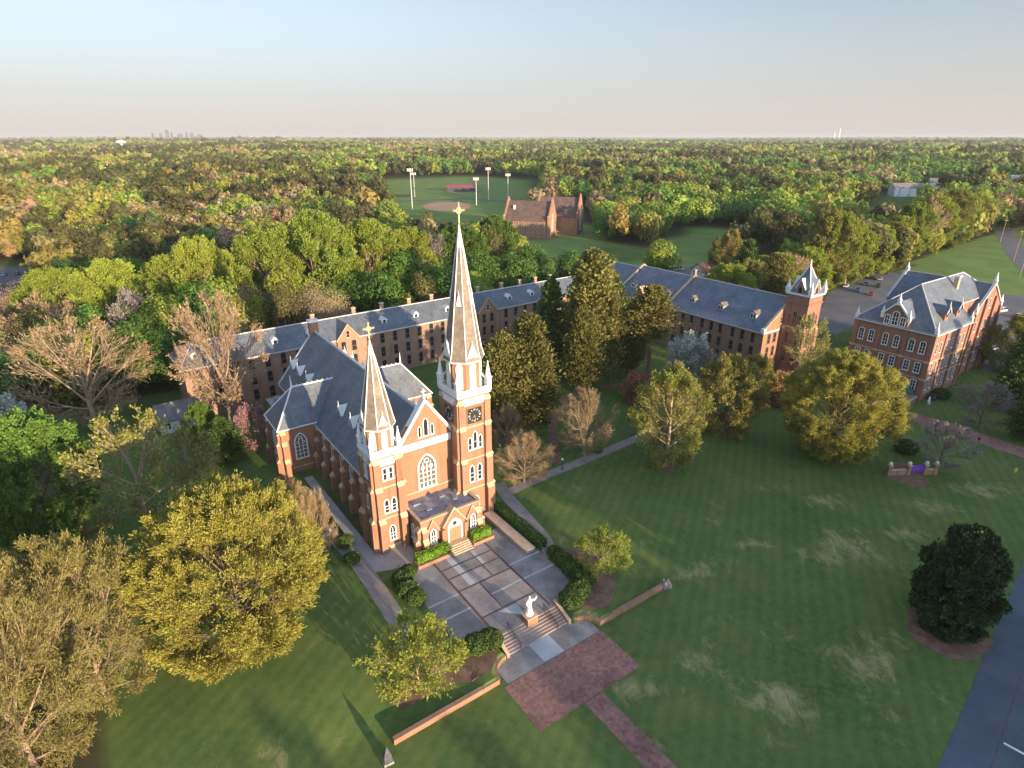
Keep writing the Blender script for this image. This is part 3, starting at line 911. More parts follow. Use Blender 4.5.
def tower(u0, v0, w, zt, stages, zoct, rsp, ztip, crossh, clock, wins, lower_spire=False):
    u1, v1 = u0 + w, v0 + w
    cu, cv = (u0 + u1) / 2, (v0 + v1) / 2
    mb = MB()
    mb.box(u0, u1, v0, v1, -0.5, zt - 0.02, 0)
    for z in stages[:-1]:
        mb.box(u0 - 0.09, u1 + 0.09, v0 - 0.09, v1 + 0.09, z + 0.15, z + 0.42, 1)
    mb.box(u0 - 0.15, u1 + 0.15, v0 - 0.15, v1 + 0.15, -0.5, 0.7, 1)
    tw = mb.build('tower', ['brick', 'stone'], church)
    # corner piers
    bw = 1.05
    pr_ = [1.0, 0.66, 0.42, 0.26, 0.2]
    st = [(z, pr_[k]) for k, z in enumerate(stages)]
    for sx, x in ((-1, u0), (1, u1)):
        for sy, y in ((-1, v0), (1, v1)):
            mb = MB()
            stepped_buttress(mb, x, y - sy * bw / 2, sx, 0, bw, st)
            stepped_buttress(mb, x - sx * bw / 2, y, 0, sy, bw, st)
            mb.build('buttress', ['brick', 'stone'], tw)
    # white parapet: panel band, cornice, low walls
    mb = MB()
    e = 0.22
    for (xa, xb, ya, yb) in ((u0 + 0.9, u1 - 0.9, v0 - 0.10, v0 - 0.003), (u0 + 0.9, u1 - 0.9, v1 + 0.003, v1 + 0.1), (u0 - 0.10, u0 - 0.003, v0 + 0.9, v1 - 0.9), (u1 + 0.003, u1 + 0.1, v0 + 0.9, v1 - 0.9)):
        mb.box(xa, xb, ya, yb, zt - 2.15, zt - 0.95)
    mb.box(u0 - e, u1 + e, v0 - e, v1 + e, zt - 0.62, zt - 0.2)
    mb.box(u0 - e - 0.1, u1 + e + 0.1, v0 - e - 0.1, v1 + e + 0.1, zt - 0.2, zt - 0.001)
    for (xa, xb, ya, yb) in ((u0 - 0.1, u1 + 0.1, v0 - 0.1, v0 + 0.12), (u0 - 0.1, u1 + 0.1, v1 - 0.12, v1 + 0.1), (u0 - 0.1, u0 + 0.12, v0 + 0.121, v1 - 0.121), (u1 - 0.12, u1 + 0.1, v0 + 0.121, v1 - 0.121)):
        mb.box(xa, xb, ya, yb, zt, zt + 0.55)
    mb.build('parapet', ['white'], tw)
    roct = w / 2 / math.cos(math.pi / 8) * 0.93
    for sx, x in ((-1, u0 + 0.1), (1, u1 - 0.1)):
        for sy, y in ((-1, v0 + 0.1), (1, v1 - 0.1)):
            mb = MB()
            k = w / 6.0
            a = 0.42 * k
            mb.box(x - a, x + a, y - a, y + a, zt + 0.01, zt + 1.9 * k)
            mb.box(x - a * 1.25, x + a * 1.25, y - a * 1.25, y + a * 1.25, zt + 1.9 * k, zt + 2.15 * k)
            mb.ngon(x, y, [(zt + 2.15 * k, a * 1.2), (zt + 4.7 * k, 0.05)], 8)
            mb.ngon(x, y, [(zt + 4.4 * k, 0.02), (zt + 4.65 * k, 0.16), (zt + 4.9 * k, 0.02)], 6)
            # flying strut to the belfry
            ox, oy = cu + (x - cu) * 0.66, cv + (y - cv) * 0.66
            mb.bar((x, y, zt + 1.2 * k), (ox, oy, zt + 2.9 * k), 0.17)
            mb.build('pinnacle', ['white'], tw)
    mb = MB()
    mb.ngon(cu, cv, [(zt - 0.05, roct), (zoct, roct)], 8, m=0)
    mb.ngon(cu, cv, [(zt + 0.001, roct + 0.12), (zt + 0.35, roct + 0.12)], 8, m=1)
    bel = mb.build('belfry', ['brick', 'white'], tw)
    ap = roct * math.cos(math.pi / 8)
    hh = (zoct - zt) - 1.0
    for k in range(8):
        t = math.pi / 4 * k
        x, y = cu + math.cos(t) * (ap + 0.01), cv + math.sin(t) * (ap + 0.01)
        o = link('louvre', window_mesh(w=w * 0.145, h=hh, ah=w * 0.15, fw=0.14, mull=0, trans=6, frame='white', glass='white', sill=True), tw, (x, y, zt + 0.5), t + math.pi / 2)
    # spire
    mb = MB()
    zs = zoct - 0.15
    ztop = ztip - 0.5
    kr = 0.045
    zk = zs + (ztop - zs) * 0.84
    rk = rsp * 0.16
    mb.ngon(cu, cv, [(zs, rsp), (zs + 0.12, rsp * 0.985), (zs + 1.6, rsp * 0.86), (zk, rk)], 8, m=0)
    mb.ngon(cu, cv, [(zk + 0.001, rk * 1.12), (zk + (ztop - zk) * 0.5, rk * 0.62), (ztop, 0.09)], 8, m=1)
    for k in range(8):
        t = math.pi / 8 + math.pi / 4 * k
        c, s_ = math.cos(t), math.sin(t)
        pts = [(zs + 0.02, rsp), (zs + 1.6, rsp * 0.865), (zk, rk)]
        for (za, ra), (zb, rb) in zip(pts[:-1], pts[1:]):
            mb.bar((cu + c * ra, cv + s_ * ra, za), (cu + c * rb, cv + s_ * rb, zb), 0.105, 0.085, 1)
    mb.ngon(cu, cv, [(zs - 0.3, rsp * 0.97), (zs + 0.03, rsp * 1.03)], 8, m=1)
    sp = mb.build('spire', ['slate_tan', 'white'], tw)
    def lucarne(t, z, half, h, depth_in):
        # white gablet standing on the spire face that looks along angle t
        rr = rsp * math.cos(math.pi / 8)
        f = (z - zs) / (zk - zs)
        r0 = (rr * 0.93 * (1 - f) + rk * f) + 0.06
        mb = MB()
        c, s_ = math.cos(t), math.sin(t)
        P = lambda a, b, zz: (cu + c * a - s_ * b, cv + s_ * a + c * b, zz)
        mb.prism([P(r0, -half, z), P(r0, half, z), P(r0, 0, z + h)], (-c * depth_in, -s_ * depth_in, 0), 0)
        mb.bar(P(r0 - 0.1, 0, z + h - 0.1), P(r0 - 0.1, 0, z + h + 0.5), 0.08, 0.02)
        mb.build('lucarne', ['white'], tw)
    k = w / 6.0
    for t in (-math.pi / 2, math.pi / 2, 0, math.pi):
        lucarne(t, zs + 0.05, rsp * 0.36, 3.0 * k, 1.6 * k)
    if not lower_spire:
        for t in (-math.pi / 4, math.pi * 3 / 4, math.pi / 4, -math.pi * 3 / 4):
            lucarne(t, zs + (zk - zs) * 0.5, 0.42, 1.9, 1.0)
    # flared cross
    mb = MB()
    zc = ztop
    H = crossh * 0.92
    mb.ngon(cu, cv, [(zc - 0.05, 0.09), (zc + 0.25, 0.2), (zc + 0.5, 0.09)], 8)
    mb.box(cu - 0.11, cu + 0.11, cv - 0.09, cv + 0.09, zc + 0.3, zc + H)
    zb = zc + H * 0.66; ar = H * 0.29
    mb.box(cu - ar, cu + ar, cv - 0.088, cv + 0.088, zb - 0.11, zb + 0.11)
    for dx, dz in ((-ar, 0), (ar, 0), (0, H * 0.34)):
        mb.ngon(cu + dx, cv, [(zb + dz - 0.24, 0.03), (zb + dz, 0.25), (zb + dz + 0.24, 0.03)], 6)
    ring = [[(cu + rr * math.cos(q_), yy, zb + rr * math.sin(q_)) for q_ in [2 * math.pi * j / 16 for j in range(16)]] for rr, yy in ((0.5 * k, cv - 0.07), (0.5 * k, cv + 0.07), (0.34 * k, cv + 0.07), (0.34 * k, cv - 0.07))]
    ring.append(ring[0]); mb.grid(ring)
    mb.build('cross', ['gold'], tw)
    for (x, z, kw) in wins:
        put_window(tw, (cu + x, v0 - 0.01, z), '-v', **kw)
        put_window(tw, (u0 - 0.01 if u0 < 0 else u1 + 0.01, cv + x, z), '-u' if u0 < 0 else '+u', **kw)
    if clock:
        for face, (x, y) in (('-v', (cu, v0 - 0.01)), ('-u', (u0 - 0.01, cv)), ('+u', (u1 + 0.01, cv))):
            mb = MB()
            h = 1.35
            mb.box(-h, h, -0.1, 0, -h, h, 0)
            for (a, b, c, d) in ((-h - 0.1, h + 0.1, h, h + 0.14), (-h - 0.1, h + 0.1, -h - 0.14, -h), (-h - 0.1, -h, -h, h), (h, h + 0.1, -h, h)):
                mb.box(a, b, -0.16, 0, c, d, 3)
            for j in range(12):
                a = math.pi / 6 * j
                c, s_ = math.cos(a), math.sin(a)
                for wd in ((-0.09, 0.09) if j % 3 == 0 else (0.0,)):
                    p = (c * 0.86 - s_ * wd, -0.115, s_ * 0.86 + c * wd); q2 = (c * 1.16 - s_ * wd, -0.115, s_ * 1.16 + c * wd)
                    mb.bar(p, q2, 0.055, m=1)
            mb.bar((0, -0.14, 0), (-0.28, -0.14, -0.42), 0.06, m=2); mb.bar((0, -0.16, 0), (0.12, -0.16, -0.86), 0.045, m=2)
            mb.ngon(0, 0, [(0, 0.01)], 6) if False else None
            o = mb.build('clock', ['black', 'white', 'gold', 'brick'], tw, (x, y, zt - 4.1), FACE[face])
    return tw

LW = dict(w=0.62, h=2.3, ah=0.65, fw=0.19, mull=0, trans=2, glass='glass')
tower(-10.6, 0.0, 4.7, 17.5, [5.6, 11.2, 16.0], 21.6, 2.72, 35.4, 2.7, False,
      [(0, 1.7, dict(w=0.8, h=2.6, ah=0.85, fw=0.2, mull=1, trans=2)), (-0.62, 7.0, LW), (0.62, 7.0, LW),
       (-0.5, 12.9, dict(w=0.5, h=1.9, ah=0, fw=0.2, mull=0, trans=1)), (0.5, 12.9, dict(w=0.5, h=1.9, ah=0, fw=0.2, mull=0, trans=1))], True)
tower(4.5, -0.3, 5.9, 23.8, [5.6, 11.4, 17.4, 22.0], 29.2, 3.42, 50.4, 3.3, True,
      [(0, 1.6, dict(w=0.8, h=2.6, ah=0.85, fw=0.2, mull=1, trans=2)), (-0.75, 7.4, dict(w=0.66, h=3.0, ah=0.7, fw=0.2, mull=0, trans=2)), (0.75, 7.4, dict(w=0.66, h=3.0, ah=0.7, fw=0.2, mull=0, trans=2)),
       (-1.0, 13.6, dict(w=0.55, h=2.2, ah=0.6, fw=0.16, mull=0, trans=1)), (0, 13.6, dict(w=0.6, h=3.1, ah=0.65, fw=0.16, mull=0, trans=1)), (1.0, 13.6, dict(w=0.55, h=2.2, ah=0.6, fw=0.16, mull=0, trans=1))])

# entrance porch
mb = MB()
P0, P1, PF, PT = -5.3, 5.6, -4.3, 6.0
mb.box(P0, P1, PF, 2.59, -0.4, PT - 0.35, 0)
for (xa, xb, ya, yb) in ((P0 - 0.12, P1 + 0.12, PF - 0.12, PF + 0.3), (P0 - 0.12, P0 + 0.3, PF + 0.301, 2.58), (P1 - 0.3, P1 + 0.12, PF + 0.301, -0.32)):
    mb.box(xa, xb, ya, yb, PT - 0.36, PT - 0.02, 0)
    mb.box(xa - 0.05, xb + 0.05, ya - (0.05 if ya < -4 else 0), yb + (0.05 if ya < -4 else 0), PT - 0.02, PT + 0.12, 1)
porch = mb.build('porch', ['brick', 'stone'], church)
mb = MB(); mb.box(P0 + 0.31, P1 - 0.31, PF + 0.31, 2.585, PT - 0.349, PT - 0.25, 0)
for (x, y, a, b) in ((-2.4, -1.6, 0.5, 0.3), (0.8, -2.2, 0.35, 0.35), (-3.4, 0.9, 0.6, 0.25), (2.6, -1.2, 0.4, 0.3), (1.2, 0.9, 0.5, 0.4)):
    mb.box(x - a, x + a, y - b, y + b, PT - 0.249, PT - 0.05, 0)
mb.build('roof', ['flat_roof'], porch)
DU = 0.35
mb = MB()
mb.prism([(DU - 1.95, PF - 0.75, -0.3), (DU + 1.95, PF - 0.75, -0.3), (DU + 1.95, PF - 0.75, 4.1), (DU, PF - 0.75, 6.9), (DU - 1.95, PF - 0.75, 4.1)], (0, 1.3, 0), 0)
for s in (-1, 1):
    mb.prism([(DU + s * 2.2, PF - 0.9, 3.85), (DU + s * 2.2, PF - 0.9, 4.15), (DU, PF - 0.9, 7.25), (DU, PF - 0.9, 6.85)], (0, 1.5, 0), 1)
    mb.box(DU + s * 2.05 - 0.35, DU + s * 2.05 + 0.35, PF - 1.0, PF + 0.2, -0.3, 3.6, 0)
mb.build('gable', ['brick', 'stone'], porch)
for s, x in ((-1, -3.35), (1, 4.05)):
    mb = MB()
    mb.prism([(x - 1.15, PF - 0.3, 3.4), (x + 1.15, PF - 0.3, 3.4), (x, PF - 0.3, 5.75)], (0, 0.8, 0), 0)
    for q_ in (-1, 1):
        mb.prism([(x + q_ * 1.3, PF - 0.4, 3.25), (x + q_ * 1.3, PF - 0.4, 3.5), (x, PF - 0.4, 6.0), (x, PF - 0.4, 5.7)], (0, 0.6, 0), 1)
    mb.build('gable', ['brick', 'stone'], porch)
    put_window(porch, (x, PF - 0.32, 1.6), '-v', w=0.7, h=2.5, ah=0.75, fw=0.22, mull=1, trans=2)
put_window(porch, (P0 - 0.01, -1.6, 1.6), '-u', w=0.8, h=2.6, ah=0.8, fw=0.2, mull=1, trans=2)
for (x, y, dx, dy) in ((P0 + 0.45, PF, 0, -1), (P1 - 0.45, PF, 0, -1), (P0, PF + 0.45, -1, 0), (P1, PF + 0.45, 1, 0)):
    mb = MB(); stepped_buttress(mb, x, y, dx, dy, 0.85, [(2.2, 1.0), (4.2, 0.6)]); mb.build('buttress', ['brick', 'stone'], porch)
mb = MB()
ay = PF - 0.77
o_ = arch_pts(2.7, 4.6, 1.7); i_ = arch_pts(2.15, 4.25, 1.45)
mb.grid([[(DU + x, ay + 0.05, 0.9 + z * 0.92) for x, z in o_], [(DU + x, ay - 0.14, 0.9 + z * 0.92) for x, z in o_], [(DU + x, ay - 0.14, 0.9 + z * 0.92) for x, z in i_], [(DU + x, ay + 0.02, 0.9 + z * 0.92) for x, z in i_]], 0, close=False)
mb.face([(DU + x, ay - 0.012, 0.9 + z * 0.92) for x, z in i_], 0)
mb.ngon(0, 0, [(0, 0.001), (0.001, 0.001)], 3, m=0) if False else None
mb.build('door_surround', ['white'], porch)
for s in (-1, 1):
    mb = MB()
    xa, xb = sorted((DU + s * 0.03, DU + s * 1.02))
    mb.box(xa, xb, ay - 0.09, ay - 0.02, 0.9, 3.35, 0)
    for r_ in range(4):
        for c_ in range(2):
            x = xa + 0.1 + c_ * 0.45; z = 1.05 + r_ * 0.58
            mb.box(x, x + 0.34, ay - 0.1, ay - 0.088, z, z + 0.44, 1)
    mb.bar((DU + s * 0.12, ay - 0.13, 1.9), (DU + s * 0.12, ay - 0.13, 2.25), 0.03, m=2)
    mb.build('door', ['wood', 'brick_hall', 'gold'], porch)
mb = MB(); mb.ngon(DU, 0, [(0, 0.62)], 12) if False else None
cx, cz = DU, 4.15
for r_ in (0.5,):
    rg = [[(cx + rr * math.cos(t), yy, cz + rr * math.sin(t)) for t in [2 * math.pi * j / 12 for j in range(12)]] for rr, yy in ((r_, ay - 0.013), (r_, ay - 0.06), (r_ * 0.7, ay - 0.06), (r_ * 0.7, ay - 0.02))]
    mb.grid(rg, 0); mb.face(rg[3], 1)
mb.build('rose_window', ['stone', 'glass'], porch)
mb = MB()
for k in range(5):
    mb.box(DU - 1.9, DU + 1.9, PF - 2.0 - 0.36 * k, PF - 0.7 if k == 0 else PF - 2.0 - 0.36 * (k - 1) - 0.001, -0.2, 0.88 - 0.165 * k, 0)
mb.build('step', ['stone'], porch)

# planters and hedges against the porch
for s, (a, b, word) in ((-1, (-7.6, -1.7, 'left')), (1, (2.4, 6.4, 'right'))):
    t = thing('planter', f'low red brick planter along the church front, {word} of the entrance steps', 'planter', (OX, OY, 0), TH, 'brick planters by the church steps')
    mb = MB(); mb.box(a, b, -7.5, -7.15, -0.2, 0.62); mb.box(a, a + 0.3, -7.149, -5.5, -0.2, 0.62); mb.box(b - 0.3, b, -7.149, -5.5, -0.2, 0.62)
    mb.build('wall', ['brick'], t)
    mb = MB(); mb.box(a + 0.301, b - 0.301, -7.149, -5.5, -0.1, 0.5); mb.build('soil', ['mulch'], t)
    t['hedge_span'] = (a, b)

# flight of steps down to the brick forecourt, with cheek walls, rails and the statue
t = thing('steps', 'broad flight of stone steps from the plaza down to the brick forecourt', 'steps', (OX, OY, 0), TH)
mb = MB()
for k in range(7):
    z1 = 0.03 - 0.164 * k
    mb.box(-5.0, 5.0, -25.25 - 0.42 * (k + 1), -25.25 - 0.42 * k - 0.001, -1.5, z1, 0)
    mb.box(-5.0, 5.0, -25.25 - 0.42 * (k + 1) - 0.02, -25.25 - 0.42 * (k + 1) + 0.06, z1 - 0.05, z1 + 0.008, 1)
mb.build('tread', ['slab_warm', 'brick_hall'], t)
for s in (-1, 1):
    mb = MB(); mb.prism([(s * 5.01, -24.9, -1.5), (s * 5.01, -24.9, 0.34), (s * 5.01, -25.4, 0.34), (s * 5.01, -28.4, -0.72), (s * 5.01, -28.6, -1.5)], (s * 0.42, 0, 0), 0)
    mb.prism([(s * 4.98, -24.85, 0.341), (s * 4.98, -24.85, 0.45), (s * 4.98, -25.4, 0.45), (s * 4.98, -28.5, -0.64), (s * 4.98, -28.5, -0.74), (s * 4.98, -25.4, 0.341)], (s * 0.5, 0, 0), 1)
    mb.build('cheek_wall', ['brick_hall', 'stone'], t)
for x in (-3.1, 3.1):
    mb = MB()
    for y, z in ((-25.2, 0.03), (-26.8, -0.5), (-28.3, -1.05)):
        mb.bar((x, y, z), (x, y, z + 0.95), 0.045, n=6)
    mb.bar((x, -25.0, 0.98), (x, -25.25, 0.98), 0.045, n=6); mb.bar((x, -25.2, 0.98), (x, -28.35, -0.1), 0.05, n=6); mb.bar((x, -25.2, 0.5), (x, -28.35, -0.58), 0.035, n=6)
    mb.build('handrail', ['black'], t)

# statue on its pedestal
sx, sy = W(0.25, -25.6)
st = thing('statue', 'white marble statue of a robed figure on a brick pedestal above the steps', 'statue', (sx, sy, 0), TH)
mb = MB(); mb.box(-0.85, 0.85, -0.85, 0.85, -0.6, 0.95, 0); mb.box(-0.95, 0.95, -0.95, 0.95, 0.95, 1.1, 1); mb.build('pedestal', ['brick', 'stone'], st)
mb = MB()
Z0 = 1.1
prof = [(0.0, 0.62, 0.58), (0.06, 0.62, 0.58), (0.12, 0.48, 0.44), (0.5, 0.44, 0.38), (1.0, 0.38, 0.31), (1.5, 0.335, 0.26), (1.85, 0.37, 0.27), (2.1, 0.43, 0.27), (2.3, 0.44, 0.25), (2.42, 0.33, 0.2), (2.48, 0.14, 0.13), (2.56, 0.105, 0.11), (2.66, 0.14, 0.16), (2.78, 0.17, 0.19), (2.9, 0.165, 0.185), (3.0, 0.1, 0.12), (3.03, 0.02, 0.03)]
lp = []
for z, a, b in prof:
    L = []
    for k in range(28):
        t = 2 * math.pi * k / 28
        fold = 1 + (0.075 * math.sin(t * 7 + z * 1.3) * max(0, min(1, (2.0 - z) / 1.2)) if z > 0.1 else 0)
        L.append((a * fold * math.cos(t), b * fold * math.sin(t), Z0 + z))
    lp.append(L)
mb.loft(lp)
for pts in ([(0.38, 0, 2.28, 0.16), (0.62, -0.16, 2.2, 0.15), (0.78, -0.34, 2.55, 0.12), (0.84, -0.4, 2.82, 0.08), (0.86, -0.42, 2.98, 0.07)],
            [(-0.38, 0, 2.25, 0.16), (-0.5, -0.08, 1.85, 0.15), (-0.3, -0.32, 1.72, 0.12), (-0.05, -0.38, 1.86, 0.075)]):
    for (x0, y0, z0, r0), (x1, y1, z1, r1) in zip(pts[:-1], pts[1:]):
        mb.bar((x0, y0, Z0 + z0), (x1, y1, Z0 + z1), r0, r1, n=10)
mb.bar((0, -0.16, Z0 + 2.76), (0, -0.215, Z0 + 2.7), 0.03, 0.02, n=6)
fig = mb.build('robed_figure', ['marble'], st)
md = fig.modifiers.new('merge', 'REMESH'); md.mode = 'VOXEL'; md.voxel_size = 0.035; md.use_smooth_shade = True

# retaining walls either side of the forecourt
def wall_run(name, label, pts, h_over, w, mats, cap=True, group=None, close_pier=None):
    t = thing(name, label, 'wall', (0, 0, 0), 0, group)
    mb, mc = MB(), MB()
    P = [Vector(p) for p in pts]
    nrm = []
    for i in range(len(P)):
        d = (P[min(i + 1, len(P) - 1)] - P[max(i - 1, 0)]).normalized()
        nrm.append(Vector((-d.y, d.x)))
    rows = [[(p + n * w / 2).to_tuple() + (-1.6,) , (p + n * w / 2).to_tuple() + (h_over,), (p - n * w / 2).to_tuple() + (h_over,), (p - n * w / 2).to_tuple() + (-1.6,)] for p, n in zip(P, nrm)]
    mb.loft(rows)
    e = w / 2 + 0.08
    rows = [[(p + n * e).to_tuple() + (h_over + 0.002,), (p + n * e).to_tuple() + (h_over + 0.14,), (p - n * e).to_tuple() + (h_over + 0.14,), (p - n * e).to_tuple() + (h_over + 0.002,)] for p, n in zip(P, nrm)]
    mc.loft(rows)
    mb.build('wall_face', [mats[0]], t); mc.build('coping', [mats[1]], t)
    return t
arc = lambda s: [W(s * (5.75 + 2.75 * math.sin(a)), -28.4 - 2.6 * (1 - math.cos(a))) for a in [math.pi / 2 * k / 7 for k in range(8)]]
wall_run('retaining_wall', 'low curved brick retaining wall left of the forecourt steps', arc(-1) + [W(-8.7 - k * 2.0, -31.03) for k in range(1, 8)], -0.46, 0.42, ['brick', 'brick_hall'])
wall_run('retaining_wall', 'low curved brick retaining wall right of the forecourt, ending at a stone pier', arc(1) + [W(8.7 + k * 1.8, -31.03) for k in range(1, 8)], -0.46, 0.42, ['brick', 'brick_hall'])
x, y = W(22.0, -31.0)
t = thing('stone_pier', 'clump of rough grey stones forming the end pier of the retaining wall', 'pier', (x, y, hz(x, y)))
for k in range(7):
    mb = MB(); a = rng.uniform(0, 6.28); r_ = rng.uniform(0.1, 0.75)
    mb.ngon(r_ * math.cos(a), r_ * math.sin(a), [(-0.2, 0.42), (0.25, 0.5), (0.55 + 0.5 * rng.random(), 0.3), (0.95 + 0.3 * rng.random(), 0.08)], 6, rot=a)
    mb.build('boulder', ['rock'], t)
# sloping ramp wall between plaza and side lawn
t = thing('ramp', 'long pale concrete ramp with a low wall beside the plaza', 'ramp', (OX, OY, 0), TH)
mb = MB(); mb.box(8.3, 9.9, -14.0, -1.4, -0.3, 0.62); mb.build('ramp_wall', ['concrete'], t)
mb = MB(); mb.box(8.2, 10.0, -14.1, -1.3, 0.62, 0.74); mb.build('coping', ['stone'], t)
x, y = at(388, 762)[:2]
t = thing('stone_marker', 'small grey pointed stone marker alone on the front lawn', 'marker', (x, y, hz(x, y)), 0.5)
mb = MB(); mb.box(-0.55, 0.55, -0.5, 0.5, -0.1, 0.35); mb.build('base', ['rock'], t)
mb = MB(); mb.loft([[(-.4, -.35, .35), (.4, -.35, .35), (.4, .35, .35), (-.4, .35, .35)], [(-.42, -.33, 1.2), (.38, -.33, 1.2), (.38, .33, 1.2), (-.42, .33, 1.2)], [(-.16, -.14, 2.0), (.14, -.14, 2.0), (.14, .14, 2.0), (-.16, .14, 2.0)], [(-.03, -.03, 2.3), (.03, -.03, 2.3), (.03, .03, 2.3), (-.03, .03, 2.3)]]); mb.build('shaft', ['rock_dark'], t)

# ------------------------------------------------------------------ the long halls
DW = dict(w=1.25, h=2.75, ah=0.3, pointed=False, fw=0.13, mull=0, trans=1, frame='brick_hall', glass='glass', proud=0.10)
DWS = dict(w=0.8, h=1.7, ah=0.3, pointed=False, fw=0.13, mull=0, trans=1, frame='stone', glass='glass', proud=0.10)

def gable_roof(parent, x0, x1, y0, y1, ze, zr, mat='slate', over=0.5, trim='ridge', hip0=0.0, hip1=0.0, name='roof'):
    ym = (y0 + y1) / 2
    pitch = (zr - ze) / (ym - y0)
    ya, yb, zo = y0 - over, y1 + over, ze - over * pitch
    xa, xb = x0 - (over if hip0 else 0.0), x1 + (over if hip1 else 0.0)
    r0, r1 = (x0 + hip0, x1 - hip1)
    mb = MB()
    th = 0.22
    up = [(xa, ya, zo), (xb, ya, zo), (r1, ym, zr), (r0, ym, zr), (xa, yb, zo), (xb, yb, zo)]
    dn = [(x, y, z - th) for x, y, z in up]
    mb.face([up[0], up[1], up[2], up[3]], 0); mb.face([up[5], up[4], up[3], up[2]], 0)
    if hip0: mb.face([up[4], up[0], up[3]], 0)
    if hip1: mb.face([up[1], up[5], up[2]], 0)
    for a, b in ((0, 1), (1, 5), (5, 4), (4, 0)):
        mb.face([up[a], up[b], dn[b], dn[a]], 1)
    mb.face([dn[0], dn[1], dn[2], dn[3]], 1); mb.face([dn[5], dn[4], dn[3], dn[2]], 1)
    mb.bar((r0, ym, zr + 0.02), (r1, ym, zr + 0.02), 0.16, m=1, n=6)
    if hip0:
        mb.bar(up[0], up[3], 0.14, m=1, n=6); mb.bar(up[4], up[3], 0.14, m=1, n=6)
    if hip1:
        mb.bar(up[1], up[2], 0.14, m=1, n=6); mb.bar(up[5], up[2], 0.14, m=1, n=6)
    for y in (ya, yb):
        mb.box(xa, xb, min(y, y - 0.14 if y < ym else y + 0.14), max(y, y - 0.14 if y < ym else y + 0.14), zo - 0.26, zo - 0.06, 1)
    return mb.build(name, [mat, trim], parent)

def arched_dormer(parent, x, y, z, d=2.2):
    """small white-framed dormer whose front looks along -y"""
    mb = MB()
    w, h = 0.75, 1.45
    body = [(-w, 0, -0.3), (w, 0, -0.3), (w, 0, h * 0.55), (0, 0, h), (-w, 0, h * 0.55)]
    mb.prism([(x + a, y, z + c) for a, b, c in body], (0, d, 0), 0)
    mb.prism([(x - w - 0.18, y - 0.14, z + h * 0.45), (x, y - 0.14, z + h + 0.08), (x + w + 0.18, y - 0.14, z + h * 0.45), (x + w + 0.18, y - 0.14, z + h * 0.45 + 0.2), (x, y - 0.14, z + h + 0.28), (x - w - 0.18, y - 0.14, z + h * 0.45 + 0.2)], (0, d + 0.1, 0), 1)
    mb.prism([(x - 0.42, y - 0.012, z), (x + 0.42, y - 0.012, z), (x + 0.42, y - 0.012, z + 0.65), (x, y - 0.012, z + 1.0), (x - 0.42, y - 0.012, z + 0.65)], (0, 0.01, 0), 2)
    return mb.build('dormer', ['white', 'white', 'glass'], parent)

A_ = R(37.02)
hall = thing('hall', 'long brown brick hall behind the church, slate roof with small white dormers', 'hall', (-74.22, 129.51, 0), A_)
HL, HD, HE, HR_ = 132.0, 12.73, 13.0, 16.84
mb = MB()
mb.prism([(-1.3, 0, -2), (-1.3, HD, -2), (-1.3, HD, HE), (-1.3, HD / 2, HR_ - 0.25), (-1.3, 0, HE)], (HL + 1.3, 0, 0), 0)
for z in (4.35, 8.3):
    mb.box(-1.3, HL, -0.06, -0.003, z, z + 0.18, 0)
mb.box(-1.32, HL, -0.16, -0.004, HE - 0.75, HE - 0.35, 0)
hw = mb.build('wall', ['brick_hall', 'stone'], hall)
hr = gable_roof(hall, -1.6, HL, 0, HD, HE, HR_, hip0=4.0)
for k in range(34):
    s = 2.0 + 3.85 * k
    if s > 118: break
    if abs(s - 38.2) < 3.6 or abs(s - 83) < 3.9: continue
    for z in (9.3, 5.4, 1.45):
        if 86 < s and z < 5: continue
        put_window(hall, (s, -0.01, z), '-v', **DW)
# gabled bays
for (a, b, zg) in ((35.2, 41.2, 16.4), (79.8, 86.4, 16.8)):
    c = (a + b) / 2
    mb = MB()
    mb.prism([(a, -0.8, -2), (b, -0.8, -2), (b, -0.8, HE - 0.3), (c, -0.8, zg), (a, -0.8, HE - 0.3)], (0, HD / 2 + 0.8, 0), 0)
    gb = mb.build('gabled_bay', ['brick_hall' if a < 50 else 'brick'], hall)
    mb = MB()
    for s in (-1, 1):
        h = (b - a) / 2 + 0.35
        mb.prism([(c + s * h, -1.05, HE - 0.72), (c, -1.05, zg + 0.05), (c, -1.05, zg + 0.32), (c + s * h, -1.05, HE - 0.42)], (0, HD / 2 + 1.0, 0), 0)
        mb.prism([(c + s * h, -1.15, HE - 0.78), (c, -1.15, zg + 0.02), (c, -1.15, zg + 0.36), (c + s * h, -1.15, HE - 0.40)], (0, 0.09, 0), 1)
    mb.build('roof', ['slate', 'stone'], gb)
    put_window(gb, (c, -0.81, 13.1), '-v', **DWS)
    for x in (c - 1.45, c + 1.45):
        for z in (9.3, 5.4, 1.45):
            put_window(gb, (x, -0.81, z), '-v', **DW)
for s in (1.9, 11.1, 20.3, 29.5, 50.1, 60.0, 70.5, 93.5, 102.6, 112.0):
    arched_dormer(hr, s, 1.9, 14.2)
for s in (32.0, 43.5, 52.0, 60.6, 68.1, 75.5, 84.7, 94.0, 101.5, 108.0, 114.4):
    mb = MB(); mb.box(s - 0.55, s + 0.55, HD / 2 - 0.4 + 0.9, HD / 2 + 0.4 + 0.9, HE + 2, HR_ + 1.5, 0); mb.box(s - 0.65, s + 0.65, HD / 2 + 0.4, HD / 2 + 1.4, HR_ + 1.5, HR_ + 1.75, 1)
    mb.build('chimney', ['brick_hall', 'stone'], hr)
for s in (27.2, 64.9, 88.6):
    mb = MB(); mb.bar((s, -0.12, -1.5), (s, -0.12, HE - 0.3), 0.07, n=6); mb.build('downpipe', ['steel'], hall)

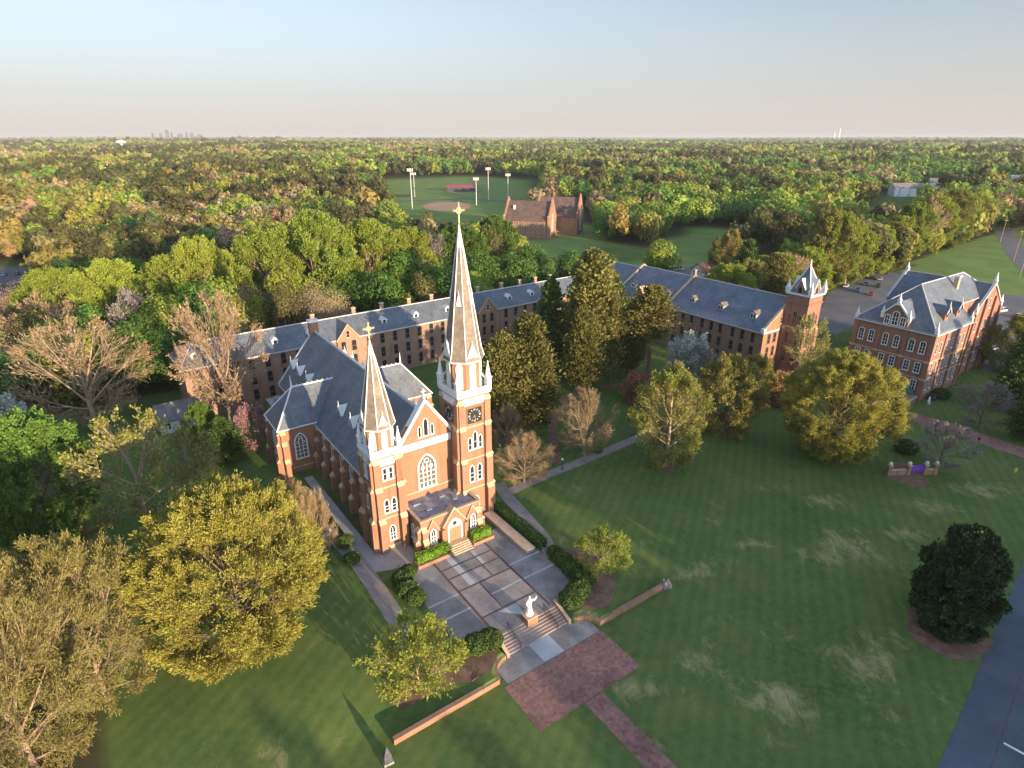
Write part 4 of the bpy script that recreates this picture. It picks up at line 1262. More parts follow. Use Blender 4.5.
# cross hall running towards the drive, with three coped roof sections
EU, EE, ED, ER = 107.9, 12.6, 12.04, 20.4
ex, ey = W(EU, 12.6)
east = thing('hall', 'brown brick hall with stone copings across its blue slate roof, beside the pinnacled tower', 'hall', (ex, ey, 0), TH + math.pi / 2)
# local frame: x runs along +v (back), y runs along -u (towards the lawn is +y) -> mirror so the lawn face is y = 0 looking +y
def ehall_section(x0, x1, drop):
    mb = MB()
    zr, ze = ER - drop, EE - drop * 0.6
    mb.prism([(x0, 0, -1.5), (x0, -2 * ED, -1.5), (x0, -2 * ED, ze), (x0, -ED, zr - 0.25), (x0, 0, ze)], (x1 - x0 - 0.002, 0, 0), 0)
    for z in (4.4, 8.3):
        mb.box(x0, x1 - 0.01, 0.003, 0.06, z, z + 0.18, 0)
    mb.box(x0, x1 - 0.01, 0.004, 0.2, ze - 0.8, ze - 0.3, 0)
    mb.build('wall', ['brick_hall', 'stone'], east)
    r = gable_roof(east, x0 + 0.02, x1 - 0.02, -2 * ED, 0, ze, zr, 'slate_dark', 0.45)
    return r, ze, zr
secs = [(0, 34.3, 0.0), (34.3, 56.6, 0.15), (56.6, 79.5, 1.0)]
er = None
for k, (a, b, dp) in enumerate(secs):
    r, ze, zr = ehall_section(a, b, dp)
    er = er or r
    # stone coping where the sections meet
    pitch = (ER - EE) / ED
    mb = MB()
    mb.prism([(a - 0.35, 0.9, EE - 0.9 * pitch + 0.1), (a - 0.35, -ED, ER + 0.1), (a - 0.35, -2 * ED - 0.9, EE - 0.9 * pitch + 0.1), (a - 0.35, -2 * ED - 0.9, EE - 0.9 * pitch + 0.55), (a - 0.35, -ED, ER + 0.6), (a - 0.35, 0.9, EE - 0.9 * pitch + 0.55)], (0.75, 0, 0), 0)
    mb.build('coping', ['stone'], east)
for s in (0.35, 34.3):
    mb = MB(); mb.box(s - 0.4, s + 0.4, -ED - 0.4, -ED + 0.4, ER, ER + 1.9, 0); mb.box(s - 0.5, s + 0.5, -ED - 0.5, -ED + 0.5, ER + 1.9, ER + 2.15, 1)
    if s > 1: mb.build('chimney', ['brick_hall', 'stone'], er)
for x in (2.8, 6.2, 9.4, 13.6, 16.8, 20.1, 24.1, 27.4, 30.6, 37.0, 40.2, 43.4, 46.6, 49.8, 53.0, 59, 62.2, 65.4):
    for z in (8.9, 5.0, 1.2):
        put_window(east, (x, 0.01, z), math.pi, **DW)
for x in (11.5, 22.3, 33.0):
    mb = MB(); mb.bar((x, 0.12, -1), (x, 0.12, EE - 0.3), 0.07, n=6); mb.build('downpipe', ['steel'], east)
def tall_dormer(parent, x, yb):
    """white wall dormer whose front looks along +y"""
    pitch = (ER - EE) / ED
    z = EE + (-yb) * pitch
    mb = MB()
    w = 0.95
    body = [(x - w, yb, z - 0.3), (x + w, yb, z - 0.3), (x + w, yb, z + 1.3), (x, yb, z + 1.9), (x - w, yb, z + 1.3)]
    mb.prism(body, (0, -3.4, 0), 0)
    mb.prism([(x - w - 0.25, yb + 0.2, z + 1.12), (x, yb + 0.2, z + 1.95), (x + w + 0.25, yb + 0.2, z + 1.12), (x + w + 0.25, yb + 0.2, z + 1.34), (x, yb + 0.2, z + 2.2), (x - w - 0.25, yb + 0.2, z + 1.34)], (0, -3.9, 0), 1)
    for q_ in (-0.42, 0.42):
        mb.prism([(x + q_ - 0.3, yb + 0.003, z + 0.1), (x + q_ + 0.3, yb + 0.003, z + 0.1), (x + q_ + 0.3, yb + 0.003, z + 1.15), (x + q_ - 0.3, yb + 0.003, z + 1.15)], (0, 0.02, 0), 2)
    mb.build('dormer', ['white', 'slate_tan', 'glass'], parent)
for x in (5.7, 16.8, 27.2, 37.2, 52.2):
    tall_dormer(er, x, -3.1)
mb = MB()
mb.prism([(42.6, 0.6, -1), (48.6, 0.6, -1), (48.6, 0.6, EE + 0.2), (45.6, 0.6, EE + 3.6), (42.6, 0.6, EE + 0.2)], (0, -7, 0), 0)
gb = mb.build('gabled_bay', ['brick_hall'], east)
mb = MB()
for s in (-1, 1):
    mb.prism([(45.6 + s * 3.4, 0.95, EE - 0.15), (45.6, 0.95, EE + 3.7), (45.6, 0.95, EE + 4.05), (45.6 + s * 3.4, 0.95, EE + 0.2)], (0, -7.5, 0), 0)
mb.build('roof', ['stone'], gb)
put_window(gb, (45.6, 0.61, EE - 0.4), math.pi, **DWS)
# end gable towards the drive: brick face, windows, white eaves piece
mb = MB()
mb.prism([(-0.4, 0.15, -1.5), (-0.4, -2 * ED - 0.15, -1.5), (-0.4, -2 * ED - 0.15, EE), (-0.4, -ED, ER - 0.1), (-0.4, 0.15, EE)], (0.39, 0, 0), 0)
mb.box(-0.75, 0.3, -0.35, 0.75, EE - 0.5, EE + 0.95, 1); mb.box(-0.62, -0.405, -6.8, -0.36, EE - 0.5, EE - 0.1, 1)
eg = mb.build('end_gable', ['brick', 'white'], east)
for y in (-2.6, -5.3):
    for z in (8.9, 5.0, 1.2):
        put_window(eg, (-0.41, y, z), -math.pi / 2, **DW)
put_window(eg, (-0.41, -7.2, 14.0), -math.pi / 2, **DWS)

# pinnacled tower at the end of the cross hall
TX, TY_ = W(116.0, 5.7)
tw_ = thing('tower', 'square red brick tower with white corner pinnacles and a steep pointed slate roof', 'tower', (TX, TY_, 0), TH)
TWD, TZ = 6.5, 22.4
mb = MB(); mb.box(0, TWD, 0, TWD, -1.5, TZ, 0)
for z in (7.4, 13.2):
    mb.box(-0.1, TWD + 0.1, -0.1, TWD + 0.1, z, z + 0.35, 1)
mb.box(-0.22, TWD + 0.22, -0.22, TWD + 0.22, TZ - 2.3, TZ - 1.9, 0)
for sx_, x in ((-1, 0), (1, TWD)):
    for sy_, y in ((-1, 0), (1, TWD)):
        xa, xb = sorted((x - sx_ * 1.1, x + sx_ * 0.3)); ya, yb = sorted((y - sy_ * 1.1, y + sy_ * 0.3))
        mb.box(xa, xb, ya, yb, -1.5, 12.6, 0); mb.taper(xa, xb, ya, yb, 12.601, 13.15, 0.75, 1)
shaft = mb.build('shaft', ['brick_red', 'stone'], tw_)
mb = MB(); mb.box(-0.35, TWD + 0.35, -0.35, TWD + 0.35, TZ + 0.001, TZ + 0.45); mb.build('cornice', ['white'], tw_)
mb = MB()
ctr = TWD / 2
zt0, zap = TZ + 0.45, 30.2
mb.ngon(ctr, ctr, [(zt0 + 0.001, 4.4), (zt0 + 0.6, 3.95), (zap, 0.1)], 4, m=0)
for k in range(4):
    a = math.pi / 4 + math.pi / 2 * k
    mb.bar((ctr + 3.95 * math.cos(a), ctr + 3.95 * math.sin(a), zt0 + 0.6), (ctr, ctr, zap + 0.1), 0.17, 0.13, 1)
mb.bar((ctr, ctr, zap - 0.2), (ctr, ctr, zap + 1.6), 0.28, 0.05, 1, 6)
tr_ = mb.build('roof', ['slate_dark', 'white'], tw_)
for k in range(4):
    a = math.pi / 2 * k - math.pi / 2
    c, s_ = math.cos(a), math.sin(a)
    P = lambda d, w_, z: (ctr + c * d - s_ * w_, ctr + s_ * d + c * w_, z)
    mb = MB()
    d0 = 3.0
    mb.prism([P(d0, -1.1, zt0), P(d0, 1.1, zt0), P(d0, 1.1, zt0 + 1.4), P(d0, 0, zt0 + 3.6), P(d0, -1.1, zt0 + 1.4)], (-c * 3, -s_ * 3, 0), 0)
    for q_ in (-1, 1):
        mb.prism([P(d0 + 0.15, q_ * 1.45, zt0 + 1.0), P(d0 + 0.15, 0, zt0 + 3.75), P(d0 + 0.15, 0, zt0 + 4.1), P(d0 + 0.15, q_ * 1.45, zt0 + 1.35)], (-c * 3, -s_ * 3, 0), 1)
    mb.prism([P(d0 + 0.004, -0.5, zt0 + 0.2), P(d0 + 0.004, 0.5, zt0 + 0.2), P(d0 + 0.004, 0.5, zt0 + 1.3), P(d0 + 0.004, 0, zt0 + 1.9), P(d0 + 0.004, -0.5, zt0 + 1.3)], (c * 0.03, s_ * 0.03, 0), 2)
    mb.build('gablet', ['brick_red', 'white', 'glass'], tr_)
for x in (0, TWD):
    for y in (0, TWD):
        mb = MB(); mb.box(x - 0.5, x + 0.5, y - 0.5, y + 0.5, TZ + 0.452, TZ + 1.5); mb.box(x - 0.62, x + 0.62, y - 0.62, y + 0.62, TZ + 1.5, TZ + 1.75); mb.ngon(x, y, [(TZ + 1.75, 0.62), (TZ + 4.1, 0.05)], 4, rot=math.pi / 4)
        mb.build('pinnacle', ['white'], tw_)
for face, f in (('-v', lambda a, z: (ctr + a, -0.01, z)), ('-u', lambda a, z: (-0.01, ctr + a, z)), ('+u', lambda a, z: (TWD + 0.01, ctr + a, z))):
    for a, w_, h_ in ((-1.6, 0.75, 2.6), (0, 0.95, 3.5), (1.6, 0.75, 2.6)):
        put_window(shaft, f(a, 14.4), face, w=w_, h=h_, ah=w_ * 0.4, pointed=False, fw=0.17, mull=1, trans=1, frame='brick_hall')
    for z in (8.8, 3.4):
        for a in (-1.3, 1.3):
            put_window(shaft, f(a, z), face, w=1.0, h=3.0, ah=0.35, pointed=False, fw=0.17, mull=1, trans=1, frame='brick_hall')

# ------------------------------------------------------------------ east hall (hipped roof, white pinnacles)
qx, qy = W(127.16, -21.4)
quad = thing('school', 'square red brick hall with a hipped slate roof, white corner pinnacles and white-framed windows', 'school', (qx, qy, 0), TH)
QB, QE, QR = 19.3, 17.5, 26.6
QA = 47.5
mb = MB()
mb.box(0, 20.3, 0.0, QB, -1.5, QE, 0); mb.box(20.301, QA, 4.0, QB - 0.01, -1.5, QE, 0); mb.box(20.302, QA - 4.2, 4.01, 6.0, QE + 0.001, QE + 3.5, 0)
for z in (0.9, 5.0, 9.6):
    mb.box(-0.1, 20.4, -0.1, QB + 0.1, z, z + 0.3, 1)
mb.box(-0.3, 20.6, -0.3, QB + 0.3, QE - 0.55, QE - 0.25, 2)
for (x, y) in ((0, 0), (0, 6.6), (0, 12.9), (0, QB), (6.8, 0), (13.5, 0), (20.3, 0)):
    xa, xb = (x - 0.28, x + 0.9) if x == 0 else (x - 0.45, x + 0.45)
    ya, yb = (y - 0.28, y + 0.9) if y == 0 else ((y - 0.9, y + 0.28) if y == QB else (y - 0.45, y + 0.45))
    mb.box(xa, xb, ya, yb, -1.5, QE - 0.56, 0)
    for z in (5.2, 9.8):
        mb.box(xa - 0.09, xb + 0.09, ya - 0.09, yb + 0.09, z - 0.3, z + 0.25, 1)
qw = mb.build('wall', ['brick_red', 'stone', 'white'], quad)
pq = (QR - QE) / (QB / 2)
qz = lambda b_: QE + pq * min(b_, QB - b_)
ra, rb, rm = 9.65, 35.5, QB / 2
c0, c1, c2, c3 = (-0.5, -0.5, qz(-0.5)), (20.8, -0.5, qz(-0.5)), (20.8, 3.6, qz(3.6)), (43.5, 3.6, qz(3.6))
d0_, d1_ = (-0.5, QB + 0.5, qz(-0.5)), (QA + 0.5, QB + 0.5, qz(-0.5))
r0_, r1_, c4 = (ra, rm, QR), (rb, rm, QR), (QA + 0.5, 3.6, qz(-0.5))
mb = MB()
mb.face([c0, c1, c2, c3, r1_, r0_], 0); mb.face([d0_, c0, r0_], 0); mb.face([d1_, d0_, r0_, r1_], 0); mb.face([c4, d1_, r1_, c3], 0)
dn_ = lambda p: (p[0], p[1], p[2] - 0.22)
for p, q2 in ((c0, c1), (c1, c2), (c2, c3), (d0_, c0), (d1_, d0_), (c4, d1_), (c3, c4)):
    mb.face([p, q2, dn_(q2), dn_(p)], 1)
for p, q2 in ((c0, r0_), (d0_, r0_), (r0_, r1_), (r1_, c3), (d1_, r1_)):
    mb.bar(p, q2, 0.15, m=1, n=6)
for p, q2 in ((c0, c1), (c1, c2), (d0_, c0)):
    mb.bar(dn_(p), dn_(q2), 0.13, m=1, n=6)
qr = mb.build('roof', ['slate', 'ridge'], quad)
# cross wing with gables front and back
mb = MB()
xa, xb, xm, wr = 29.5, 46.8, 38.15, 24.2
mb.prism([(xa, 2.3, -1.5), (xb, 2.3, -1.5), (xb, 2.3, QE), (xm, 2.3, wr - 0.2), (xa, 2.3, QE)], (0, 23, 0), 0)
for (x) in (xa, xm - 3.2, xm + 3.2, xb):
    mb.box(x - 0.55, x + 0.55, 1.75, 2.299, -1.5, QE - 0.4 if x in (xa, xb) else QE + 3, 0)
    for z in (5.2, 9.8):
        mb.box(x - 0.65, x + 0.65, 1.65, 2.3, z - 0.3, z + 0.25, 1)
wg = mb.build('cross_wing', ['brick_red', 'stone'], quad)
mb = MB()
pt = (wr - QE) / (xm - xa)
for s, xe in ((-1, xa - 0.5), (1, xb + 0.5)):
    mb.prism([(xe, 2.5, QE - 0.5 * pt), (xm, 2.5, wr), (xm, 2.5, wr - 0.25), (xe, 2.5, QE - 0.5 * pt - 0.25)], (0, 22.6, 0), 0)
    for y in (2.0, 24.8):
        mb.prism([(xe + s * 0.1, y, QE - 0.7 * pt + 0.1), (xm, y, wr + 0.2), (xm, y, wr + 0.65), (xe + s * 0.1, y, QE - 0.7 * pt + 0.6)], (0, 0.7, 0), 1)
mb.bar((xm, 2.5, wr + 0.03), (xm, 25, wr + 0.03), 0.16, m=1, n=6)
mb.build('roof', ['slate_dark', 'ridge'], wg)
def pinnacle(parent, x, y, z, a=0.42, h=2.6):
    mb = MB(); mb.box(x - a, x + a, y - a, y + a, z - 0.8, z + 0.5); mb.box(x - a * 1.25, x + a * 1.25, y - a * 1.25, y + a * 1.25, z + 0.5, z + 0.72); mb.ngon(x, y, [(z + 0.72, a * 1.2), (z + 0.72 + h, 0.05)], 6)
    return mb.build('pinnacle', ['white'], parent)
for (x, y, z, h) in ((0, 0, QE, 2.0), (0, QB, QE, 2.0), (20.3, 0, QE, 1.6), (xa, 2.2, QE, 2.0), (xb, 2.2, QE, 2.0), (xm, 2.4, wr + 0.4, 2.2), (xm, 25.1, wr + 0.4, 1.6)):
    pinnacle(quad, x, y, z, 0.38, h)
# gabled wall dormer on the lawn face
mb = MB()
g0, g1, gm, gz = 6.6, 12.9, 9.75, 22.9
mb.prism([(-0.35, g0, QE - 0.9), (-0.35, g1, QE - 0.9), (-0.35, g1, QE + 2.0), (-0.35, gm, gz), (-0.35, g0, QE + 2.0)], (6.0, 0, 0), 0)
wd = mb.build('wall_dormer', ['brick_red'], quad)
mb = MB()
for s in (-1, 1):
    h = (g1 - g0) / 2
    mb.prism([(-0.7, gm + s * (h + 0.3), QE + 1.75), (-0.7, gm, gz + 0.1), (-0.7, gm, gz + 0.5), (-0.7, gm + s * (h + 0.3), QE + 2.2)], (6.3, 0, 0), 0)
mb.build('roof', ['slate_dark'], wd)
mb = MB()
for s in (-1, 1):
    h = (g1 - g0) / 2
    mb.prism([(-0.8, gm + s * (h + 0.4), QE + 1.7), (-0.8, gm, gz + 0.15), (-0.8, gm, gz + 0.62), (-0.8, gm + s * (h + 0.4), QE + 2.3)], (0.5, 0, 0), 0)
mb.build('coping', ['white'], wd)
for y, z in ((g0 - 0.05, QE + 2.0), (g1 + 0.05, QE + 2.0), (gm, gz + 0.4)):
    pinnacle(wd, -0.45, y, z, 0.34, 1.6)
put_window(wd, (-0.36, gm, QE - 0.1), '-u', w=1.3, h=3.3, ah=0.5, pointed=False, fw=0.2, mull=1, trans=2)
for y in (gm - 1.9, gm + 1.9):
    put_window(wd, (-0.36, y, QE - 0.1), '-u', w=1.0, h=2.1, ah=0, fw=0.2, mull=1, trans=1)
QW = dict(w=1.15, h=3.0, ah=0.5, pointed=False, fw=0.16, mull=1, trans=2, glass='glass', proud=0.16)
QW2 = dict(w=1.15, h=2.5, ah=0.0, fw=0.15, mull=1, trans=2, glass='glass', proud=0.16)
for y in (2.2, 4.8, 8.4, 11.1, 14.7, 17.3):
    put_window(quad, (-0.01, y, 11.7), '-u', **QW); put_window(quad, (-0.01, y, 6.6), '-u', **QW2); put_window(quad, (-0.01, y, 2.0), '-u', **QW2)
QW3 = dict(w=0.9, h=2.6, ah=0.3, pointed=False, fw=0.12, mull=0, trans=2, glass='glass', proud=0.08)
for x in (2.2, 4.6, 8.9, 11.4, 15.6, 18.0):
    for z in (11.7, 6.6, 2.0):
        put_window(quad, (x, -0.01, z), '-v', **QW3)
for x in (32.0, 37, 39, 44.0):
    put_window(wg, (x, 2.29, 11.7), '-v', **QW3); put_window(wg, (x, 2.29, 6.6), '-v', **QW3); put_window(wg, (x, 2.29, 2.0), '-v', **QW3)
put_window(wg, (xm, 2.29, 17.6), '-v', **QW3)
# two little gabled dormers on the sunny slope
for x in (8.2, 15.2):
    zb = QE + 2.4 * pq
    mb = MB()
    mb.prism([(x - 1.1, 1.6, zb - 0.8), (x + 1.1, 1.6, zb - 0.8), (x + 1.1, 1.6, zb + 1.3), (x, 1.6, zb + 2.7), (x - 1.1, 1.6, zb + 1.3)], (0, 4.6, 0), 0)
    for s in (-1, 1):
        mb.prism([(x + s * 1.35, 1.35, zb + 0.95), (x, 1.35, zb + 2.75), (x, 1.35, zb + 3.0), (x + s * 1.35, 1.35, zb + 1.25)], (0, 5.2, 0), 1)
        mb.prism([(x + s * 1.35, 1.2, zb + 0.95), (x, 1.2, zb + 2.75), (x, 1.2, zb + 3.05), (x + s * 1.35, 1.2, zb + 1.3)], (0, 0.14, 0), 2)
    mb.box(x - 0.5, x + 0.5, 1.55, 1.59, zb + 0.1, zb + 1.3, 3)
    mb.bar((x, 1.5, zb + 2.9), (x, 1.5, zb + 4.3), 0.2, 0.05, 2)
    mb.build('dormer', ['brick_red', 'slate_dark', 'white', 'glass'], qr)
mb = MB(); mb.box(24.6, 25.7, 6.6, 7.7, QE + 3, QR + 0.3, 0); mb.box(24.45, 25.85, 6.45, 7.85, QR + 0.3, QR + 0.8, 1); mb.build('chimney', ['stone', 'white'], qr)
mb = MB(); mb.prism([(-0.3, 1.2, 2.1), (-1.9, 1.2, 1.5), (-1.9, 1.2, 1.3), (-0.3, 1.2, 1.3)], (0, 3.2, 0), 0); mb.build('awning', ['green_awning'], quad)
mb = MB()
for k in range(4): mb.box(-0.3 - 0.4 * (k + 1), -0.3 - 0.4 * k - 0.001, 1.0, 4.6, -0.3, 0.8 - 0.2 * k, 0)
mb.build('step', ['stone'], quad)

# ------------------------------------------------------------------ steep-roofed brick pair far behind
def steep_block(parent, x0, x1, y0, y1, ze, zr, nm):
    ym = (y0 + y1) / 2
    mb = MB(); mb.prism([(x0, y0, -1), (x0, y1, -1), (x0, y1, ze), (x0, ym, zr - 0.3), (x0, y0, ze)], (x1 - x0, 0, 0), 0)
    w_ = mb.build('wall', ['brick'], parent)
    gable_roof(parent, x0 + 0.5, x1 - 0.5, y0, y1, ze, zr, 'brown_shingle', 0.5, 'brown_shingle')
    pt_ = (zr - ze) / (ym - y0)
    for x in (x0 - 0.05, x1 - 0.65):
        mb = MB(); mb.prism([(x, y0 - 0.5, -1), (x, y1 + 0.5, -1), (x, y1 + 0.5, ze + 1.2), (x, ym + 0.5, zr + 2.6), (x, ym - 0.5, zr + 2.6), (x, y0 - 0.5, ze + 1.2)], (0.7, 0, 0), 0)
        mb.box(x - 0.1, x + 0.8, y0 - 0.8, y0 + 0.6, -1, ze + 2.4, 0); mb.box(x - 0.15, x + 0.85, y0 - 0.85, y0 + 0.65, ze + 2.4, ze + 2.9, 1)
        mb.build('end_gable', ['brick', 'stone'], parent)
    put_window(parent, (x1 + 0.06, ym, 2.5), '+u', w=2.6, h=13, ah=2.0, fw=0.35, mull=1, trans=4, glass='glass_mid')
    return w_
cx_, cy_ = -5.5, 407.0
ch = thing('chapel', 'pair of steep-roofed orange brick gabled blocks far behind the halls', 'chapel', (cx_, cy_, 0), R(-18))
cw = steep_block(ch, 0, 30.5, 0, 20, 12, 23.0, 'a')
steep_block(ch, 15, 44, 24, 43, 12.5, 24.0, 'b')
for k in range(8):
    for z in (1.8, 5.2, 8.6):
        put_window(cw, (2.6 + 3.5 * k, -0.02, z), '-v', w=1.3, h=2.2, ah=0, fw=0.2, mull=1, trans=0, glass='glass_mid', frame='stone')
mb = MB(); mb.box(5, 6.4, 5.2, 6.6, 15, 20.5, 0); mb.build('roof_vent', ['white'], ch)
# ------------------------------------------------------------------ trees and plants
def unit(a):
    return a / np.maximum(np.linalg.norm(a, axis=-1, keepdims=True), 1e-9)

def diamonds(c, s, asp, axis=None, g=None, out=None, jit=0.7):
    """leaf-shaped quads at c (n,3): half length s*asp along axis, half width s; faces turn roughly towards out"""
    g = g or rng
    n = len(c)
    a = g.normal(size=(n, 3)) if axis is None else axis + g.normal(size=(n, 3)) * 0.35
    a = unit(a)
    if out is None:
        b = g.normal(size=(n, 3)); b -= a * (a * b).sum(1, keepdims=True); b = unit(b)
    else:
        nn = unit(unit(out) + g.normal(size=(n, 3)) * jit)
        if axis is None:
            a = unit(a - nn * (a * nn).sum(1, keepdims=True))
        b = unit(np.cross(nn, a))
    A = a * (s * asp)[:, None]; B = b * s[:, None]
    V = np.stack([c - A, c + B + A * 0.15, c + A, c - B + A * 0.15], 1).reshape(-1, 3)
    return V, np.arange(4 * n).reshape(-1, 4)

def tubes(P, r, k):
    """P (n,m,3) centre lines, r (n,m) radii -> quads"""
    n, m, _ = P.shape
    d = unit(P[:, -1] - P[:, 0])
    ref = np.where(np.abs(d[:, 2:3]) < 0.9, np.array([[0, 0, 1.0]]), np.array([[1.0, 0, 0]]))
    a = unit(np.cross(d, ref)); b = np.cross(d, a)
    t = 2 * np.pi * np.arange(k) / k
    ring = a[:, None, :] * np.cos(t)[None, :, None] + b[:, None, :] * np.sin(t)[None, :, None]
    V = (P[:, :, None, :] + ring[:, None, :, :] * r[:, :, None, None]).reshape(-1, 3)
    i = np.arange(n)[:, None, None] * m * k; j = np.arange(m - 1)[None, :, None] * k; q_ = np.arange(k)[None, None, :]
    a0 = (i + j + q_).ravel(); a1 = (i + j + (q_ + 1) % k).ravel()
    return V, np.stack([a0, a1, a1 + k, a0 + k], 1)

def merge(parts):
    V, F, o = [], [], 0
    for v, f in parts:
        V.append(v); F.append(f + o); o += len(v)
    return np.concatenate(V), np.concatenate(F)

class Tree:
    """Grown in nominal metres: height H, crown radius R, crown bottom at zb."""
    def __init__(s, seed, H=15, Rr=6, zb=2.5, th=0.55, n=(11, 7, 6, 5), up=0.35, bend=0.25, lf=8, ls=0.13, la=1.8, tw=0.028, tl=1.1, wood=True, polar=(0.3, 1.5), trunk_r=None, lean=0.0, t0=0.36, spread=0.9):
        g = np.random.default_rng(seed)
        C = np.array([0, 0, (H + zb) / 2]); Rz = (H - zb) / 2
        S = np.array([Rr, Rr, Rz])
        def exit_(P, D):
            p = (P - C) / S; d = D / S
            A = (d * d).sum(1); B = (p * d).sum(1); Cc = (p * p).sum(1) - 1
            disc = np.maximum(B * B - A * Cc, 0)
            return np.maximum((-B + np.sqrt(disc)) / A, 0.25)
        tr = trunk_r or H * 0.017
        parts = []
        tz = np.linspace(-0.4, H * th, 7)
        T = np.zeros((1, 7, 3)); T[0, :, 2] = tz
        T[0, 1:, 0] = np.cumsum(g.normal(0, 0.05 * H / 15, 6)) + lean * tz[1:] * 0.1; T[0, 1:, 1] = np.cumsum(g.normal(0, 0.05 * H / 15, 6))
        rt = np.linspace(tr * 1.25, tr * 0.5, 7)[None]; rt[0, 0] *= 1.3
        parts.append(tubes(T, rt, 8))
        # primary limbs
        n1 = n[0]
        t = np.linspace(t0, 1.0, n1)
        idx = t * 6
        i0 = np.minimum(idx.astype(int), 5); f = (idx - i0)[:, None]
        P = T[0][i0] * (1 - f) + T[0][i0 + 1] * f
        az = np.arange(n1) * 2.399 + g.uniform(0, 6.28)
        pol = np.interp(t, [t0, 1.0], [polar[1], polar[0]]) + g.normal(0, 0.12, n1)
        D = np.stack([np.sin(pol) * np.cos(az), np.sin(pol) * np.sin(az), np.cos(pol)], 1)
        L = exit_(P, D) * g.uniform(0.78, 0.97, n1)
        r = np.full(n1, tr * 0.42)
        for lev in range(1, len(n) + 1):
            last = lev == len(n)
            m = 5 if lev == 1 else 4
            ts = np.linspace(0, 1, m)[None, :, None]
            bendv = g.normal(size=D.shape) * bend + np.array([0, 0, up])
            X = P[:, None] + D[:, None] * L[:, None, None] * ts + bendv[:, None] * L[:, None, None] * 0.35 * ts ** 2
            rr = r[:, None] * np.linspace(1, 0.45, m)[None]
            if not last:
                parts.append(tubes(X, np.maximum(rr, tw), 5 if lev == 1 else 3))
            Dend = unit(X[:, -1] - X[:, -2])
            if last:
                break
            k = n[lev]
            tt = np.linspace(0.28, 1.0, k)[None, :] + g.normal(0, 0.06, (len(P), k)); tt = np.clip(tt, 0.15, 1.0)
            id_ = tt * (m - 1); j0 = np.minimum(id_.astype(int), m - 2); ff = (id_ - j0)[..., None]
            rows = np.arange(len(P))[:, None]
            P2 = (X[rows, j0] * (1 - ff) + X[rows, j0 + 1] * ff).reshape(-1, 3)
            d = (D[:, None] * 0.5 + Dend[:, None] * 0.5).repeat(k, 1)
            rad = unit(np.concatenate([P2[:, :2], (P2[:, 2:3] - C[2]) * 0.6], 1)).reshape(len(P), k, 3)
            d = unit(d * 0.75 + g.normal(size=d.shape) * spread * 0.5 + rad * 0.35 + np.array([0, 0, up * 0.5]))
            D2 = d.reshape(-1, 3)
            lim = exit_(P2, D2)
            base = np.repeat(L, k) * g.uniform(0.38, 0.62, len(P2)) if lev < len(n) - 1 else np.full(len(P2), tl) * g.uniform(0.6, 1.35, len(P2))
            L = np.minimum(base, lim * 1.05 + 0.25)
            r = np.maximum(np.repeat(r, k) * 0.5, tw)
            P, D = P2, D2
        # last level: twigs
        g2 = np.random.default_rng(seed + 99)
        mid = P + D * L[:, None] * 0.5
        V, F = [], []
        b = g2.normal(size=D.shape); b -= D * (D * b).sum(1, keepdims=True); b = unit(b) * tw
        E_ = X[:, -1]
        TV = np.stack([P, mid + b, E_, mid - b], 1).reshape(-1, 3)
        TF = np.arange(len(TV)).reshape(-1, 4)
        s.wood = merge(parts)
        s.twig = (TV, TF)
        s.leaf = None
        if lf > 0:
            q_ = g2.uniform(0.2, 1.08, (len(P), lf))
            c = P[:, None] + (E_ - P)[:, None] * q_[..., None] + g2.normal(0, 0.16 + ls * 0.4, (len(P), lf, 3))
            c = c.reshape(-1, 3)
            ax = np.repeat(unit(E_ - P), lf, 0)
            s.leaf = diamonds(c, ls * g2.uniform(0.65, 1.3, len(c)), la, ax, g2, unit((c - C) / S) + np.array([0, 0, 0.25]), 0.7)
            clump = np.repeat(g2.uniform(0, 1, len(P)), lf)
            s.leaf_rnd = np.clip(clump * 0.5 + g2.uniform(0, 0.5, len(c)), 0, 1)
        s.H, s.R = H, Rr
    def meshes(s, name, bark, twigmat, leafmat):
        w = np_mesh(name + '_trunk', *s.wood, [M[bark]])
        w.shade_smooth() if hasattr(w, 'shade_smooth') else None
        g2 = np.random.default_rng(5)
        V, F = s.twig; mi = np.zeros(len(F), int); rnd = g2.uniform(0, 1, len(F))
        mats = [LEAF[twigmat]]
        if s.leaf is not None:
            V, F = merge([s.twig, s.leaf]); mi = np.r_[mi, np.ones(len(s.leaf[1]), int)]; rnd = np.r_[rnd, s.leaf_rnd]
            mats.append(LEAF[leafmat])
        c = np_mesh(name + '_crown', V, F, mats, mi, rnd)
        return w, c

